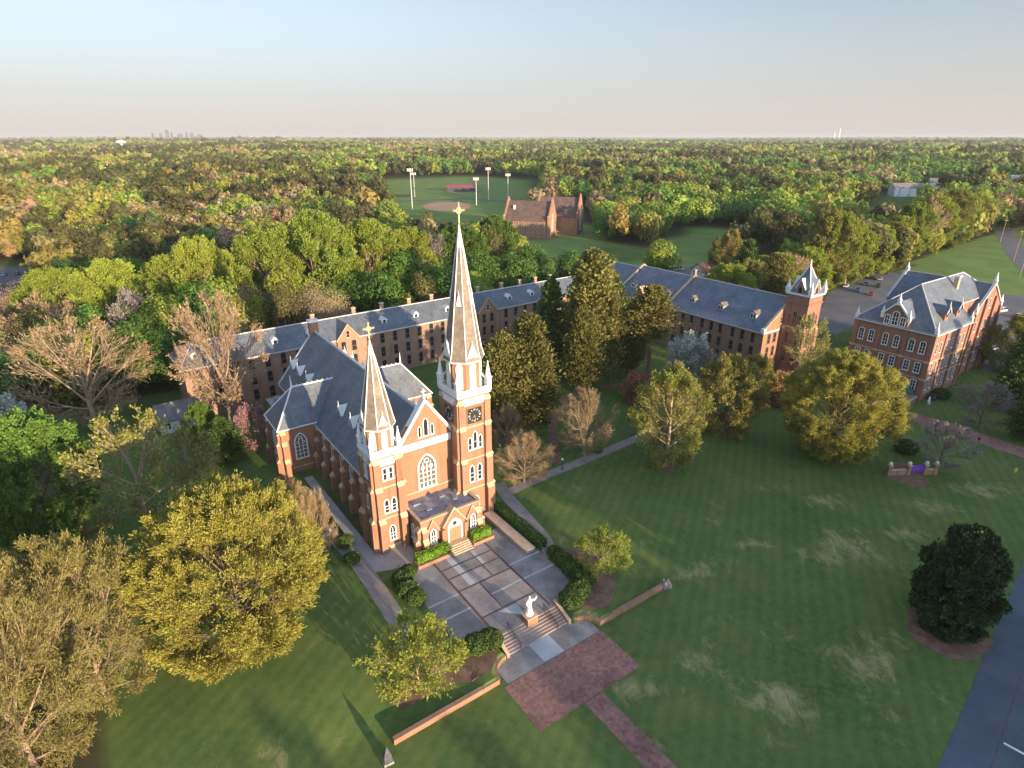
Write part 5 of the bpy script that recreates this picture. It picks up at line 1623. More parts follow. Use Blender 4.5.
class Conifer:
    def __init__(s, seed, H=18, Rr=4, zb=3.0, nb=110, tufts=26, ls=0.3, shape=0.8, droop=0.15, trunk_r=0.26):
        g = np.random.default_rng(seed)
        T = np.zeros((1, 8, 3)); T[0, :, 2] = np.linspace(-0.4, H * 0.98, 8); T[0, 1:, :2] = np.cumsum(g.normal(0, 0.07, (7, 2)), 0)
        parts = [tubes(T, np.linspace(trunk_r * 1.2, 0.04, 8)[None], 7)]
        t = np.sort(g.uniform(0, 1, nb)) ** 0.95
        z = zb + (H - zb) * t
        env = np.clip((1 - t) ** shape * (0.45 + 0.55 * np.minimum(1, t / 0.22)), 0.05, 1)
        lob = 1 + 0.28 * np.sin(np.arange(nb) * 2.399 * 1.0 + g.uniform(0, 6)) * g.uniform(0.3, 1, nb)
        L = Rr * env * g.uniform(0.6, 1.05, nb) * lob
        az = np.arange(nb) * 2.399 + g.normal(0, 0.3, nb)
        x0 = np.interp(z, T[0, :, 2], T[0, :, 0]); y0 = np.interp(z, T[0, :, 2], T[0, :, 1])
        P = np.stack([x0, y0, z], 1)
        D = np.stack([np.cos(az), np.sin(az), 0.25 + 0.5 * t - droop], 1)
        ts = np.linspace(0, 1, 4)[None, :, None]
        X = P[:, None] + D[:, None] * L[:, None, None] * ts + np.array([0, 0, -droop]) * L[:, None, None] * ts ** 2
        parts.append(tubes(X, np.maximum(0.06 * np.linspace(1, 0.3, 4)[None] * np.ones((nb, 1)), 0.02), 3))
        s.wood = merge(parts)
        nt_ = np.maximum((tufts * (0.35 + L / Rr)).astype(int), 6)
        ib = np.repeat(np.arange(nb), nt_)
        q_ = g.uniform(0.12, 1.05, len(ib)) ** 0.7
        c = P[ib] + D[ib] * (L[ib] * q_)[:, None] + np.array([0, 0, -droop]) * (L[ib] * q_ ** 2)[:, None]
        c += g.normal(0, 1, c.shape) * (0.16 * L[ib] + 0.12)[:, None] * np.array([1, 1, 0.7])
        ax = unit(D[ib] + np.array([0, 0, 0.5]))
        oo = c * np.array([1, 1, 0]) + np.array([0, 0, 0.8])
        s.leaf = diamonds(c, ls * g.uniform(0.6, 1.3, len(c)), 1.7, ax, g, oo, 0.7)
        clump = g.uniform(0, 1, nb)[ib]
        s.leaf_rnd = np.clip(0.6 * clump + 0.4 * g.uniform(0, 1, len(c)), 0, 1)
        s.H, s.R = H, Rr
    def meshes(s, name, bark, _t, leafmat):
        return np_mesh(name + '_trunk', *s.wood, [M[bark]]), np_mesh(name + '_crown', *s.leaf, [LEAF[leafmat]], None, s.leaf_rnd)

SPEC = {
    # kind: (generator, args, bark, twig material, leaf material, number of different individuals)
    'willow_oak': (Tree, dict(H=18, Rr=9, zb=0.8, th=0.7, t0=0.06, n=(46, 9, 6, 6), up=0.33, bend=0.14, lf=18, ls=0.05, la=3.2, tw=0.022, tl=1.6, polar=(0.15, 1.75), spread=0.7), 'bark', 'twig_gold', 'oak_gold', 2),
    'golden_bare': (Tree, dict(H=16, Rr=7.5, zb=0.6, th=0.5, t0=0.15, n=(22, 9, 7, 7), up=0.3, bend=0.24, lf=7, ls=0.034, la=5.0, tw=0.014, tl=1.5, polar=(0.2, 1.5), spread=0.9), 'bark_pale', 'twig_gold', 'twig_gold', 2),
    'bare': (Tree, dict(H=15, Rr=6.5, zb=2.5, th=0.45, n=(11, 8, 7, 6), up=0.3, bend=0.28, lf=1, ls=0.06, la=4.0, tw=0.02, tl=1.3, polar=(0.2, 1.35), spread=0.95, trunk_r=0.34), 'bark_pale', 'twig', 'twig', 3),
    'bare_round': (Tree, dict(H=10, Rr=5.5, zb=0.9, th=0.45, t0=0.22, n=(18, 9, 8, 7), up=0.42, bend=0.16, lf=1, ls=0.03, la=6.0, tw=0.014, tl=1.15, polar=(0.1, 1.45), spread=0.8, trunk_r=0.2), 'bark_pale', 'twig', 'twig', 2),
    'bare_grey': (Tree, dict(H=13, Rr=5.5, zb=1.5, th=0.45, n=(11, 8, 7, 6), up=0.35, bend=0.25, lf=1, ls=0.06, la=4.0, tw=0.02, tl=1.2, polar=(0.2, 1.4)), 'bark', 'twig_grey', 'twig_grey', 2),
    'thin': (Tree, dict(H=17, Rr=6, zb=4.0, th=0.6, n=(11, 7, 6, 5), up=0.3, bend=0.3, lf=2, ls=0.12, la=1.8, tw=0.022, tl=1.3, polar=(0.25, 1.3)), 'bark_pale', 'twig', 'olive', 2),
    'maple': (Tree, dict(H=15, Rr=7, zb=0.3, th=0.7, t0=0.12, n=(24, 8, 6, 5), up=0.1, bend=0.22, lf=15, ls=0.125, la=1.35, tw=0.025, tl=1.3, polar=(0.2, 1.75)), 'bark', 'twig', 'green', 3),
    'lime': (Tree, dict(H=17, Rr=6.5, zb=1.0, th=0.7, t0=0.2, n=(20, 8, 6, 5), up=0.25, bend=0.22, lf=12, ls=0.125, la=1.4, tw=0.025, tl=1.3, polar=(0.2, 1.5)), 'bark_pale', 'twig', 'lime', 4),
    'olive': (Tree, dict(H=14, Rr=6.5, zb=0.3, th=0.55, t0=0.12, n=(20, 8, 6, 6), up=0.28, bend=0.2, lf=9, ls=0.085, la=1.9, tw=0.022, tl=1.3, polar=(0.2, 1.65)), 'bark', 'twig', 'olive', 3),
    'airy': (Tree, dict(H=8, Rr=5.5, zb=0.6, th=0.35, t0=0.3, n=(12, 7, 6, 5), up=0.3, bend=0.3, lf=4, ls=0.10, la=1.7, tw=0.018, tl=1.0, polar=(0.3, 1.45), spread=1.0), 'bark_pale', 'twig', 'lime', 2),
    'budding': (Tree, dict(H=15, Rr=6, zb=0.3, th=0.75, t0=0.12, n=(20, 8, 6, 6), up=0.35, bend=0.2, lf=6, ls=0.085, la=1.9, tw=0.022, tl=1.3, polar=(0.1, 1.6)), 'bark_pale', 'twig', 'bud', 2),
    'blossom': (Tree, dict(H=9, Rr=4.2, zb=0.5, th=0.5, t0=0.2, n=(16, 7, 6, 5), up=0.2, bend=0.25, lf=7, ls=0.13, la=1.2, tw=0.02, tl=0.9, polar=(0.2, 1.5)), 'bark', 'twig_grey', 'blossom', 2),
    'redbud': (Tree, dict(H=6, Rr=3.6, zb=0.8, th=0.4, n=(9, 7, 6, 5), up=0.2, bend=0.25, lf=4, ls=0.09, la=1.5, tw=0.018, tl=0.8, polar=(0.3, 1.5)), 'bark', 'twig_red', 'pink', 1),
    'red_shrub': (Tree, dict(H=4.2, Rr=2.8, zb=0.1, th=0.3, n=(14, 8, 6, 5), up=0.2, bend=0.2, lf=3, ls=0.07, la=2.2, tw=0.014, tl=0.7, polar=(0.1, 1.6)), 'bark', 'twig_red', 'twig_red', 1),
    'cedar': (Conifer, dict(H=17, Rr=4.2, zb=1.4, nb=260, tufts=105, ls=0.125, shape=0.5, droop=0.05, trunk_r=0.28), 'bark_pine', None, 'cedar', 3),
    'dark_conifer': (Conifer, dict(H=15, Rr=4.0, zb=0.6, nb=190, tufts=95, ls=0.14, shape=0.6, droop=0.1, trunk_r=0.28), 'bark_pine', None, 'hedge', 2),
    'pine': (Conifer, dict(H=21, Rr=4.0, zb=10.5, nb=100, tufts=100, ls=0.13, shape=0.5, droop=0.0, trunk_r=0.26), 'bark_pine', None, 'cedar', 3),
    'magnolia': (Tree, dict(H=15, Rr=6.4, zb=-1.6, th=0.85, t0=0.06, n=(40, 9, 6, 5), up=0.05, bend=0.2, lf=18, ls=0.14, la=1.6, tw=0.03, tl=1.1, polar=(0.1, 1.75), spread=0.9), 'bark', 'hedge', 'magnolia', 1),
}
_proto = {}
def proto(kind, i):
    if (kind, i) not in _proto:
        gen, kw, bark, tw, lf, n = SPEC[kind]
        t = gen(1000 + 37 * i + sum(map(ord, kind)), **kw)
        _proto[(kind, i)] = (t.meshes(kind, bark, tw, lf), t.H, t.R)
    return _proto[(kind, i)]

n_placed = {}
def plant(kind, name, label, x, y, H, Rr, cat='tree', group=None, rz=None, var=None, z=None):
    n = SPEC[kind][5]
    i = n_placed.get(kind, 0) % n if var is None else var
    n_placed[kind] = n_placed.get(kind, 0) + 1
    (w, c), h0, r0 = proto(kind, i)
    o = thing(name, label, cat, (x, y, hz(x, y) if z is None else z), rng.uniform(0, 6.28) if rz is None else rz, group)
    o.scale = (Rr / r0, Rr / r0, H / h0)
    link('trunk', w, o); link('crown', c, o)
    return o

def plant_px(kind, name, label, bx, by, top, wpx, cap=60.0, **k):
    """base at bx, by of the layout sketch; crown top on row `top`, crown wpx wide"""
    x, y, z = at(bx, by)
    H = min((height_for(x, y, top) - z) * 0.95, cap)
    d = depth_of(x, y, z + H * 0.55)
    return plant(kind, name, label, x, y, H, 0.86 * wpx / 2 * d / FPX, **k)

NEAR = [
    # kind, name, label, base px, base py, top py, crown width px
    ('willow_oak', 'oak_tree', 'big rounded golden oak in bud, left of the path beside the church', 246, 650, 496, 196),
    ('golden_bare', 'bare_tree', 'golden brown nearly bare tree at the left edge of the picture, lowest of all', 40, 775, 575, 190),
    ('golden_bare', 'bare_tree', 'golden brown nearly bare tree close left of the golden oak', 108, 700, 548, 150),
    ('golden_bare', 'bare_tree', 'golden brown bare tree at the left edge, behind the lowest one', 2, 672, 556, 120),
    ('maple', 'maple_tree', 'bright green leafy maple at the left, above the golden brown bare trees', 55, 540, 417, 116),
    ('maple', 'shade_tree', 'dark green leafy tree at the left edge below the bright green maple', 2, 585, 470, 80),
    ('thin', 'thin_tree', 'thinly leaved tree with a pale leaning trunk, above the golden oak', 152, 540, 416, 116),
    ('thin', 'thin_tree', 'thin grey-green tree just right of the pale leaning trunk', 200, 520, 432, 70),
    ('bare', 'bare_tree', 'wide pale bare tree left of the long hall', 98, 432, 322, 138),
    ('bare', 'bare_tree', 'tall forked bare tree in front of the left end of the long hall', 232, 425, 294, 96),
    ('bare', 'bare_tree', 'pale bare tree at the left, behind the wide pale one', 62, 385, 300, 90),
    ('bare_grey', 'bare_tree', 'grey bare tree between the lime trees and the left end of the hall', 150, 372, 292, 60),
    ('blossom', 'blossom_tree', 'bluish white blossom tree at the left edge of the picture', 14, 470, 400, 56),
    ('dark_conifer', 'cedar_tree', 'dark spreading evergreen in front of the long hall, left of the church', 226, 462, 415, 52),
    ('maple', 'leafy_tree', 'small green tree against the left part of the long hall', 207, 452, 404, 36),
    ('redbud', 'redbud_tree', 'small pink flowering tree beside the left transept of the church', 255, 448, 412, 46),
    ('bare_round', 'shrub_tree', 'reddish tan bare tree against the shaded side of the church', 318, 558, 496, 50),
    ('bare_round', 'shrub_tree', 'tan bare tree near the left transept, behind the golden oak', 290, 518, 480, 36),
    ('airy', 'small_tree', 'small airy green tree at the lower left corner of the plaza', 418, 690, 632, 104),
    ('airy', 'small_tree', 'small yellowish tree on the mulch bed right of the plaza', 602, 572, 535, 62),
    ('bare_round', 'bare_tree', 'low tan bare tree right of the clock tower, nearest the path', 524, 482, 438, 66),
    ('bare_round', 'bare_tree', 'tan bare tree standing on the lawn beside the long lawn path', 584, 455, 394, 66),
    ('bare_round', 'bare_tree', 'tan bare bush tree close behind the clock tower', 507, 448, 408, 38),
    ('budding', 'budding_tree', 'fresh green tree with bare tan top in a mulch ring on the lawn', 665, 466, 372, 84),
    ('bare_round', 'bare_tree', 'bare tan twiggy tree rising behind the fresh green tree on the lawn', 668, 446, 368, 44),
    ('olive', 'budding_tree', 'round olive tree in a mulch ring before the cross hall', 724, 433, 360, 76),
    ('willow_oak', 'oak_tree', 'very large round yellow-green oak on the lawn before the pinnacled tower', 831, 457, 357, 124),
    ('thin', 'thin_tree', 'sparse yellowish tree rising in front of the pinnacled tower', 798, 396, 318, 46),
    ('olive', 'bush_tree', 'olive bush tree against the cross hall, right of the white blossom', 750, 404, 356, 44),
    ('bare_grey', 'bare_tree', 'grey-brown bare tree between white blossom and round olive tree', 699, 404, 350, 44),
    ('red_shrub', 'red_shrub', 'reddish bare shrub below the end of the cross hall', 777, 404, 378, 34),
    ('blossom', 'blossom_tree', 'white flowering tree against the cross hall', 684, 398, 338, 44),
    ('red_shrub', 'red_shrub', 'orange-brown round shrub on the lawn below the pines', 634, 402, 377, 27),
    ('cedar', 'cedar_tree', 'olive cedar just right of the clock tower spire, nearest to it', 503, 436, 328, 60),
    ('cedar', 'cedar_tree', 'broad olive cedar with a tan trunk, second from the clock tower', 533, 432, 310, 82),
    ('dark_conifer', 'pine_tree', 'dark green pine standing behind the olive cedars', 548, 372, 272, 58),
    ('cedar', 'cedar_tree', 'tallest olive cedar, in the corner where the two halls meet', 588, 380, 244, 88),
    ('cedar', 'cedar_tree', 'shorter olive cedar in front of the tallest one', 580, 392, 302, 58),
    ('dark_conifer', 'pine_tree', 'dark pine right behind the tallest olive cedar', 608, 360, 268, 52),
    ('pine', 'pine_tree', 'slender pine with a long bare trunk right of the tallest cedar', 610, 384, 290, 26),
    ('pine', 'pine_tree', 'broad olive pine with a high crown before the cross hall', 646, 384, 282, 72),
    ('cedar', 'cedar_tree', 'olive cedar between the slender pine and the broad pine', 628, 374, 298, 44),
    ('magnolia', 'magnolia_tree', 'big dark glossy magnolia alone at the right beside the road', 946, 626, 532, 80),
    ('bare_grey', 'bare_tree', 'low spreading brown bare tree behind the purple banner sign', 938, 468, 424, 60),
    ('bare_grey', 'bare_tree', 'grey bare tree on the grass beyond the brick drive', 978, 428, 384, 56),
    ('dark_conifer', 'evergreen_tree', 'dark evergreen at the right edge beyond the brick drive', 1008, 410, 322, 60),
    ('olive', 'leafy_tree', 'golden-topped tree right of the school, behind the dark evergreen', 1010, 372, 318, 64),
    ('dark_conifer', 'evergreen_tree', 'low dark evergreen at the right edge beside the drive', 1022, 440, 388, 44),
    # behind the halls
    ('lime', 'lime_tree', 'tall lime green tree behind the long hall, left of the church roof ridge', 215, 340, 240, 74),
    ('lime', 'lime_tree', 'tall lime green tree behind the long hall, directly above the left transept', 275, 332, 232, 78),
    ('lime', 'lime_tree', 'tallest lime green tree behind the long hall, above the church chimney', 322, 326, 214, 84),
    ('lime', 'lime_tree', 'tall lime green tree behind the long hall, above its first gabled bay', 372, 316, 222, 76),
    ('lime', 'lime_tree', 'lime green tree behind the hall, left of the tall spire', 412, 308, 230, 64),
    ('maple', 'leafy_tree', 'mid green tree behind the tall spire of the church', 462, 296, 226, 66),
    ('maple', 'leafy_tree', 'mid green tree behind the long hall, right of the tall spire', 496, 286, 218, 58),
    ('bare_grey', 'bare_tree', 'grey-brown bare tree behind the hall, left of the tall spire', 436, 300, 236, 44),
    ('lime', 'lime_tree', 'lime green tree at the far left above the wide pale bare tree', 70, 352, 270, 76),
    ('lime', 'lime_tree', 'lime green tree left of the forked bare tree, right of the car park', 122, 346, 262, 80),
    ('lime', 'lime_tree', 'lime green tree above the forked bare tree', 186, 340, 256, 60),
    ('maple', 'leafy_tree', 'dark green tree behind the hall, below the lime trees at left', 246, 330, 268, 50),
    ('maple', 'leafy_tree', 'dark green tree behind the hall, below the tallest lime tree', 348, 318, 262, 50),
    ('maple', 'leafy_tree', 'dark green tree behind the hall, between two lime trees at right', 395, 310, 258, 46),
    ('cedar', 'cedar_tree', 'golden olive cedar behind the cross hall roof, left of the pinnacled tower', 768, 312, 252, 50),
    ('dark_conifer', 'cedar_tree', 'dark cedar behind the cross hall roof, beside the golden olive one', 742, 300, 236, 44),
    ('olive', 'leafy_tree', 'olive tree behind the cross hall, left of the dark cedar', 725, 282, 232, 40),
    ('red_shrub', 'pink_shrub', 'pinkish round bush on the terrace between the two halls', 505, 360, 338, 28),
]
for k, nm, lb, bx, by, tp, w_ in NEAR:
    plant_px(k, nm, lb, bx, by, tp, w_)
# the row along the east field
for k in range(22):
    f = k / 21
    bx = 722 + (1002 - 722) * f ** 0.88 + rng.normal(0, 2)
    by = np.interp(bx, [716, 800, 850, 900, 950, 1000], [318, 296, 284, 262, 243, 226]) + rng.normal(0, 1.5)
    tp = np.interp(bx, [716, 760, 800, 830, 850, 888, 905, 930, 965, 1002], [248, 240, 220, 213, 224, 224, 205, 193, 193, 204]) + rng.normal(0, 2.5)
    kd = ('lime', 'olive', 'lime', 'lime', 'bare')[k % 5]
    adj = {'lime': 'lime green', 'olive': 'olive', 'bare': 'pinkish bare'}[kd]
    word = ['first', 'second', 'third', 'fourth', 'fifth', 'sixth', 'seventh', 'eighth', 'ninth', 'tenth', 'eleventh', 'twelfth', 'thirteenth', 'fourteenth', 'fifteenth', 'sixteenth', 'seventeenth', 'eighteenth', 'nineteenth', 'twentieth', 'twenty-first', 'last'][k]
    plant_px(kd, 'row_tree', f'{adj} tree, {word} from the tower in the east field row', bx, by, tp, 58 - 26 * f, cap=18.5 if bx < 820 else 60.0, group='trees in the row along the east field')

# mulch rings and beds
def rounded(P, n=5):
    out = []
    for i in range(len(P)):
        p0, p1, p2, p3 = [Vector(P[(i + k) % len(P)]) for k in (-1, 0, 1, 2)]
        for k in range(n):
            t = k / n
            q2 = 0.5 * ((2 * p1) + (p2 - p0) * t + (2 * p0 - 5 * p1 + 4 * p2 - p3) * t * t + (3 * p1 - p0 - 3 * p2 + p3) * t ** 3)
            out.append((q2.x, q2.y))
    return out
def disc(px, py, r, name='mulch_bed'):
    x, y, _ = at(px, py)
    sheet(name, [(x + r * (1 + 0.12 * math.sin(3 * t + px)) * math.cos(t), y + r * (1 + 0.12 * math.sin(2 * t)) * math.sin(t)) for t in [2 * math.pi * k / 18 for k in range(18)]], 'mulch', 0.03, 1.2)
for px_, py_, r_ in ((665, 466, 2.6), (724, 433, 2.6), (838, 457, 3.0), (946, 630, 5.2), (777, 404, 3.2), (905, 470, 3.2), (238, 652, 3.0)):
    disc(px_, py_, r_)
sheet('mulch_bed', rounded([W(11.4, -19), W(14.2, -16.5), W(17.5, -20), W(16.5, -25.5), W(12.5, -29.2), W(9, -29.4), W(7.4, -27.3), W(10.8, -25)]), 'mulch', 0.05, 0.8)
sheet('mulch_bed', rounded([W(-6.6, -27.6), W(-10.5, -26.0), W(-16, -24.5), W(-20.5, -24.5), W(-20, -27.6), W(-14.5, -28.3), W(-9.5, -29.9)]), 'mulch', 0.05, 0.8)

# clipped hedges and rounded shrubs
def shrub_mesh(name, rx, ry, h, n, ls, matname, boxy=0.0, seed=0):
    g = np.random.default_rng(seed)
    d = unit(g.normal(size=(n, 3)))
    if boxy:
        d = g.uniform(-1, 1, (n, 3)); ax_ = g.choice(3, n, p=[0.2, 0.35, 0.45]); d[np.arange(n), ax_] = np.sign(d[np.arange(n), ax_])
    r = (g.uniform(0.55, 1.0, n) ** 0.4 if not boxy else g.uniform(0.85, 1.0, n)) * (1 + 0.08 * np.sin(d[:, 0] * 7 + seed) * np.cos(d[:, 1] * 6))
    c = d * r[:, None] * np.array([rx, ry, h / 2]) + np.array([0, 0, h / 2])
    c[:, 2] = np.maximum(c[:, 2], 0.03)
    V, F = diamonds(c, ls * g.uniform(0.6, 1.3, n), 1.4, None, g)
    return np_mesh(name, V, F, [LEAF[matname]], None, g.uniform(0, 1, n))
round_me = [shrub_mesh('round_shrub', 1.7, 1.7, 2.1, 5200, 0.085, 'hedge', 0, 40 + k) for k in range(3)]
def shrub(u, v, s, label, group, k=0, sz=1.0, z=None):
    x, y = W(u, v)
    o = link('round_shrub', round_me[k % 3], None, (x, y, hz(x, y) - 0.05 if z is None else z), rng.uniform(0, 6.28))
    o.scale = (s, s, s * sz)
    return tag(o, label, 'shrub', group)
words = ['nearest the steps', 'second from the steps', 'third from the steps', 'fourth from the steps', 'fifth from the steps', 'sixth from the steps', 'seventh from the steps', 'eighth from the steps', 'ninth from the steps']
for k, (u, v, s) in enumerate([(6.9, -26.6, 1.05), (8.9, -25.9, 1.1), (11.0, -24.4, 1.1), (11.5, -21.6, 1.0), (11.7, -19.0, 0.9), (11.8, -16.8, 0.8)]):
    shrub(u, v, s, f'dark rounded shrub on the right edge of the plaza, {words[k]}', 'shrubs along the right edge of the plaza', k)
for k, (u, v, s) in enumerate([(-6.6, -26.3, 1.05), (-8.6, -25.9, 1.05), (-11.0, -13.5, 0.9), (-11.3, -11.3, 1.0), (-11.0, -9.0, 1.0), (-9.4, -7.6, 0.8)]):
    shrub(u, v, s, f'dark rounded shrub on the left edge of the plaza, {words[k]}', 'shrubs along the left edge of the plaza', k + 1)
for (a, b, w_, nm) in ((-7.3, -1.7, 'left', 0), (2.7, 6.1, 'right', 1)):
    me = shrub_mesh('hedge', (b - a) / 2, 0.72, 1.35, 5000, 0.085, 'hedge_bright', 0.7, 71 + nm)
    x, y = W((a + b) / 2, -6.35)
    tag(link('hedge', me, None, (x, y, 0.5), TH), f'bright green clipped hedge in the planter {w_} of the church door', 'hedge')
me = shrub_mesh('hedge', 1.0, 6.8, 1.3, 9000, 0.09, 'hedge', 0.7, 81)
x, y = W(11.6, -7.2); tag(link('hedge', me, None, (x, y, hz(x, y)), TH), 'long low dark hedge between the ramp and the side path', 'hedge')
for k, (px_, py_, s, lb) in enumerate([(598, 452, 0.6, 'small dark bush at the edge of the long lawn path'), (345, 545, 0.9, 'dark bush beside the left path, under the church wall'), (300, 505, 1.2, 'dark evergreen bush at the foot of the left transept'), (352, 562, 0.8, 'small brown-green bush near the lamp on the left path'),
        (940, 398, 1.3, 'dark bush by the school corner, beside the parked car'), (905, 452, 1.4, 'dark rounded bush behind the purple banner sign'), (515, 442, 1.0, 'dark bush below the olive cedars behind the tower'), (880, 398, 0.0, '')]):
    if s:
        x, y, z = at(px_, py_); o = link('round_shrub', round_me[k % 3], None, (x, y, z - 0.1), k * 1.0); o.scale = (s, s, s); tag(o, lb, 'shrub')

# ------------------------------------------------------------------ woodland
def blob(g, n, H, Rr, zb, ls, K=12, low=0.0, cone=False):
    """leaf quads of a whole tree seen from afar: clumps spread through the crown"""
    zc = (H + zb) / 2; Rz = (H - zb) / 2
    if cone:
        z = zb + (H - zb) * g.uniform(0, 1, n) ** 1.3
        rr = Rr * (1 - (z - zb) / (H - zb)) ** 0.75 * g.uniform(0.5, 1.05, n)
        a = g.uniform(0, 6.283, n)
        c = np.stack([rr * np.cos(a), rr * np.sin(a), z], 1) + g.normal(0, 0.25, (n, 3))
        cl = np.floor(a * 1.3 + z * 0.6) % 5 / 5
    else:
        d = unit(g.normal(size=(K, 3)) + np.array([0, 0, 0.35]))
        cc = d * g.uniform(0.45, 0.78, (K, 1)) * np.array([Rr, Rr, Rz]) + np.array([0, 0, zc])
        i = g.integers(0, K, n)
        e = unit(g.normal(size=(n, 3))) * (g.uniform(0.3, 1, (n, 1)) ** 0.5)
        c = cc[i] + e * np.array([Rr, Rr, Rz]) * 0.50
        cl = g.uniform(0, 1, K)[i]
    e_ = unit(c - np.array([0, 0, zc])) if cone else unit(c - cc[i]) + 0.8 * unit((c - np.array([0, 0, zc])) / np.array([Rr, Rr, Rz]))
    return diamonds(c, ls * g.uniform(0.65, 1.3, n), 1.25, None, g, e_, 0.45), cl

WOODS = {'lime': ('lime', 'lime green leafy'), 'green': ('green', 'mid green leafy'), 'pine': ('pine', 'dark brownish pine'), 'tan': ('twig', 'tan bare'), 'olive': ('olive', 'olive gold')}
wv = {}
for kd, (mt, _) in WOODS.items():
    wv[kd] = []
    for j in range(3):
        g = np.random.default_rng(500 + j * 7 + len(kd) * 31)
        if kd == 'pine':
            (V, F), cl = blob(g, 6500, 19, 4.2, 5, 0.20, K=12)
        elif kd == 'tan':
            (V, F), cl = blob(g, 6500, 15, 5.5, 3, 0.085, K=14)
        else:
            (V, F), cl = blob(g, 6500, 15.5, 5.6, 1.0, 0.215, K=14)
        # trunk and a few limbs
        tw2 = np.zeros((6, 4, 3)); 
        for q_ in range(6):
            a = q_ * 1.1; h = 13 if kd == 'pine' else 9
            tw2[q_, :, 2] = np.linspace(-0.5 if q_ == 0 else h * 0.35, h, 4)
            if q_: tw2[q_, :, 0] = np.linspace(0, 3.0 * math.cos(a), 4); tw2[q_, :, 1] = np.linspace(0, 3.0 * math.sin(a), 4)
        rr = np.linspace(0.3, 0.1, 4)[None] * np.array([1, .5, .5, .5, .5, .5])[:, None]
        TV, TF = tubes(tw2, rr, 5)
        V2, F2 = merge([(V, F), (TV, TF)])
        mi = np.r_[np.zeros(len(F), int), np.ones(len(TF), int)]
        rn = np.r_[np.clip(cl * 0.6 + 0.4 * g.uniform(0, 1, len(F)), 0, 1), np.zeros(len(TF))]
        wv[kd].append(np_mesh('woodland_tree', V2, F2, [LEAF[mt], M['bark_pine' if kd == 'pine' else 'bark']], mi, rn))

from mathutils.kdtree import KDTree
def species(x, y, g, patch=42.0):
    """which kind grows where: stands of one kind, with strays among them"""
    names = ['pine', 'tan', 'olive', 'lime', 'green']
    def draw(px_, py_, n):
        left = np.clip((-px_ / np.maximum(py_, 1) - 0.05) * 2.2, 0, 1)
        w = np.stack([0.19 + 0.11 * left, 0.08 + 0.12 * left, 0.17 + 0.18 * left, 0.28 - 0.08 * left, 0.28 - 0.18 * left], 0)
        e = np.cumsum(w / w.sum(0), 0)
        return (g.uniform(0, 1, n)[None] > e).sum(0).clip(0, 4)
    gx = np.arange(x.min() - patch, x.max() + patch * 2, patch); gy = np.arange(y.min() - patch, y.max() + patch * 2, patch)
    CX, CY = np.meshgrid(gx, gy)
    CX = (CX + g.uniform(-0.5, 0.5, CX.shape) * patch).ravel(); CY = (CY + g.uniform(-0.5, 0.5, CY.shape) * patch).ravel()
    cs = draw(CX, CY, len(CX))
    kd = KDTree(len(CX))
    for i_, (a_, b_) in enumerate(zip(CX, CY)): kd.insert((a_, b_, 0), i_)
    kd.balance()
    idx = np.array([kd.find((a_ + n1, b_ + n2, 0))[1] for a_, b_, n1, n2 in zip(x, y, g.normal(0, patch * 0.12, len(x)), g.normal(0, patch * 0.12, len(x)))])
    sp = cs[idx]
    st = g.uniform(0, 1, len(x)) < 0.09
    sp[st] = draw(x[st], y[st], int(st.sum()))
    return np.array(names, dtype=object)[sp]

def scatter(r0, r1, sp, g):
    """jittered grid of woodland positions between two distances, inside a cone a little wider than the view"""
    xs = np.arange(-r1 * 0.83, r1 * 0.83, sp); ys = np.arange(r0 * 0.62, r1, sp)
    X, Y = np.meshgrid(xs, ys)
    X = (X + g.uniform(-0.46, 0.46, X.shape) * sp).ravel(); Y = (Y + g.uniform(-0.46, 0.46, Y.shape) * sp).ravel()
    d = np.hypot(X, Y)
    k = (d > r0) & (d <= r1) & (np.abs(X) < Y * 1.22 + 25) & wooded(X, Y)
    return X[k], Y[k]

gw = np.random.default_rng(77)
X, Y = scatter(100, 470, 9.8, gw)
o_ = np.argsort(np.hypot(X, Y)); X, Y = X[o_], Y[o_]
N_IND = 215
XI, YI, XR, YR = X[:N_IND], Y[:N_IND], X[N_IND:], Y[N_IND:]
kinds = species(XI, YI, gw)
def landmark(x, y):
    z = 8.0
    d = depth_of(x, y, z); px_ = 512 + FPX * x / d; py_ = 384 - FPX * (y * SP + (z - CAM_H) * CP) / d
    side = ('at the left edge', 'behind the hall left end', 'above the church roof', 'behind the tall spire', 'near the far chapel', 'above the cross hall', 'left of the pinnacled tower', 'above the school', 'at the right edge')[int(np.clip(px_ / 1024 * 9, 0, 8))]
    return px_, py_, side
ORD = ['first', 'second', 'third', 'fourth', 'fifth', 'sixth', 'seventh', 'eighth', 'ninth', 'tenth', 'eleventh', 'twelfth', 'thirteenth', 'fourteenth', 'fifteenth', 'sixteenth', 'seventeenth', 'eighteenth', 'nineteenth', 'twentieth']
cells = {}
for i, (x, y, kd) in enumerate(zip(XI, YI, kinds)):
    px_, py_, side = landmark(x, y)
    cells.setdefault((kd, side), []).append((px_, i))
for (kd, side), L in cells.items():
    L.sort()
    for j, (_, i) in enumerate(L):
        x, y = XI[i], YI[i]
        o = link('woodland_tree', wv[kd][i % 3], None, (x, y, hz(x, y)), gw.uniform(0, 6.28))
        s = gw.uniform(1.0, 1.45)
        o.scale = (s * gw.uniform(0.9, 1.12), s * gw.uniform(0.9, 1.12), s * gw.uniform(0.85, 1.12))
        where = f'{ORD[j]} from left' if len(L) > 1 and j < len(ORD) else ('rightmost' if len(L) > 1 else 'the only one')
        tag(o, f'{WOODS[kd][1]} woodland tree {side}, {where}', 'tree', 'trees of the nearer wood')

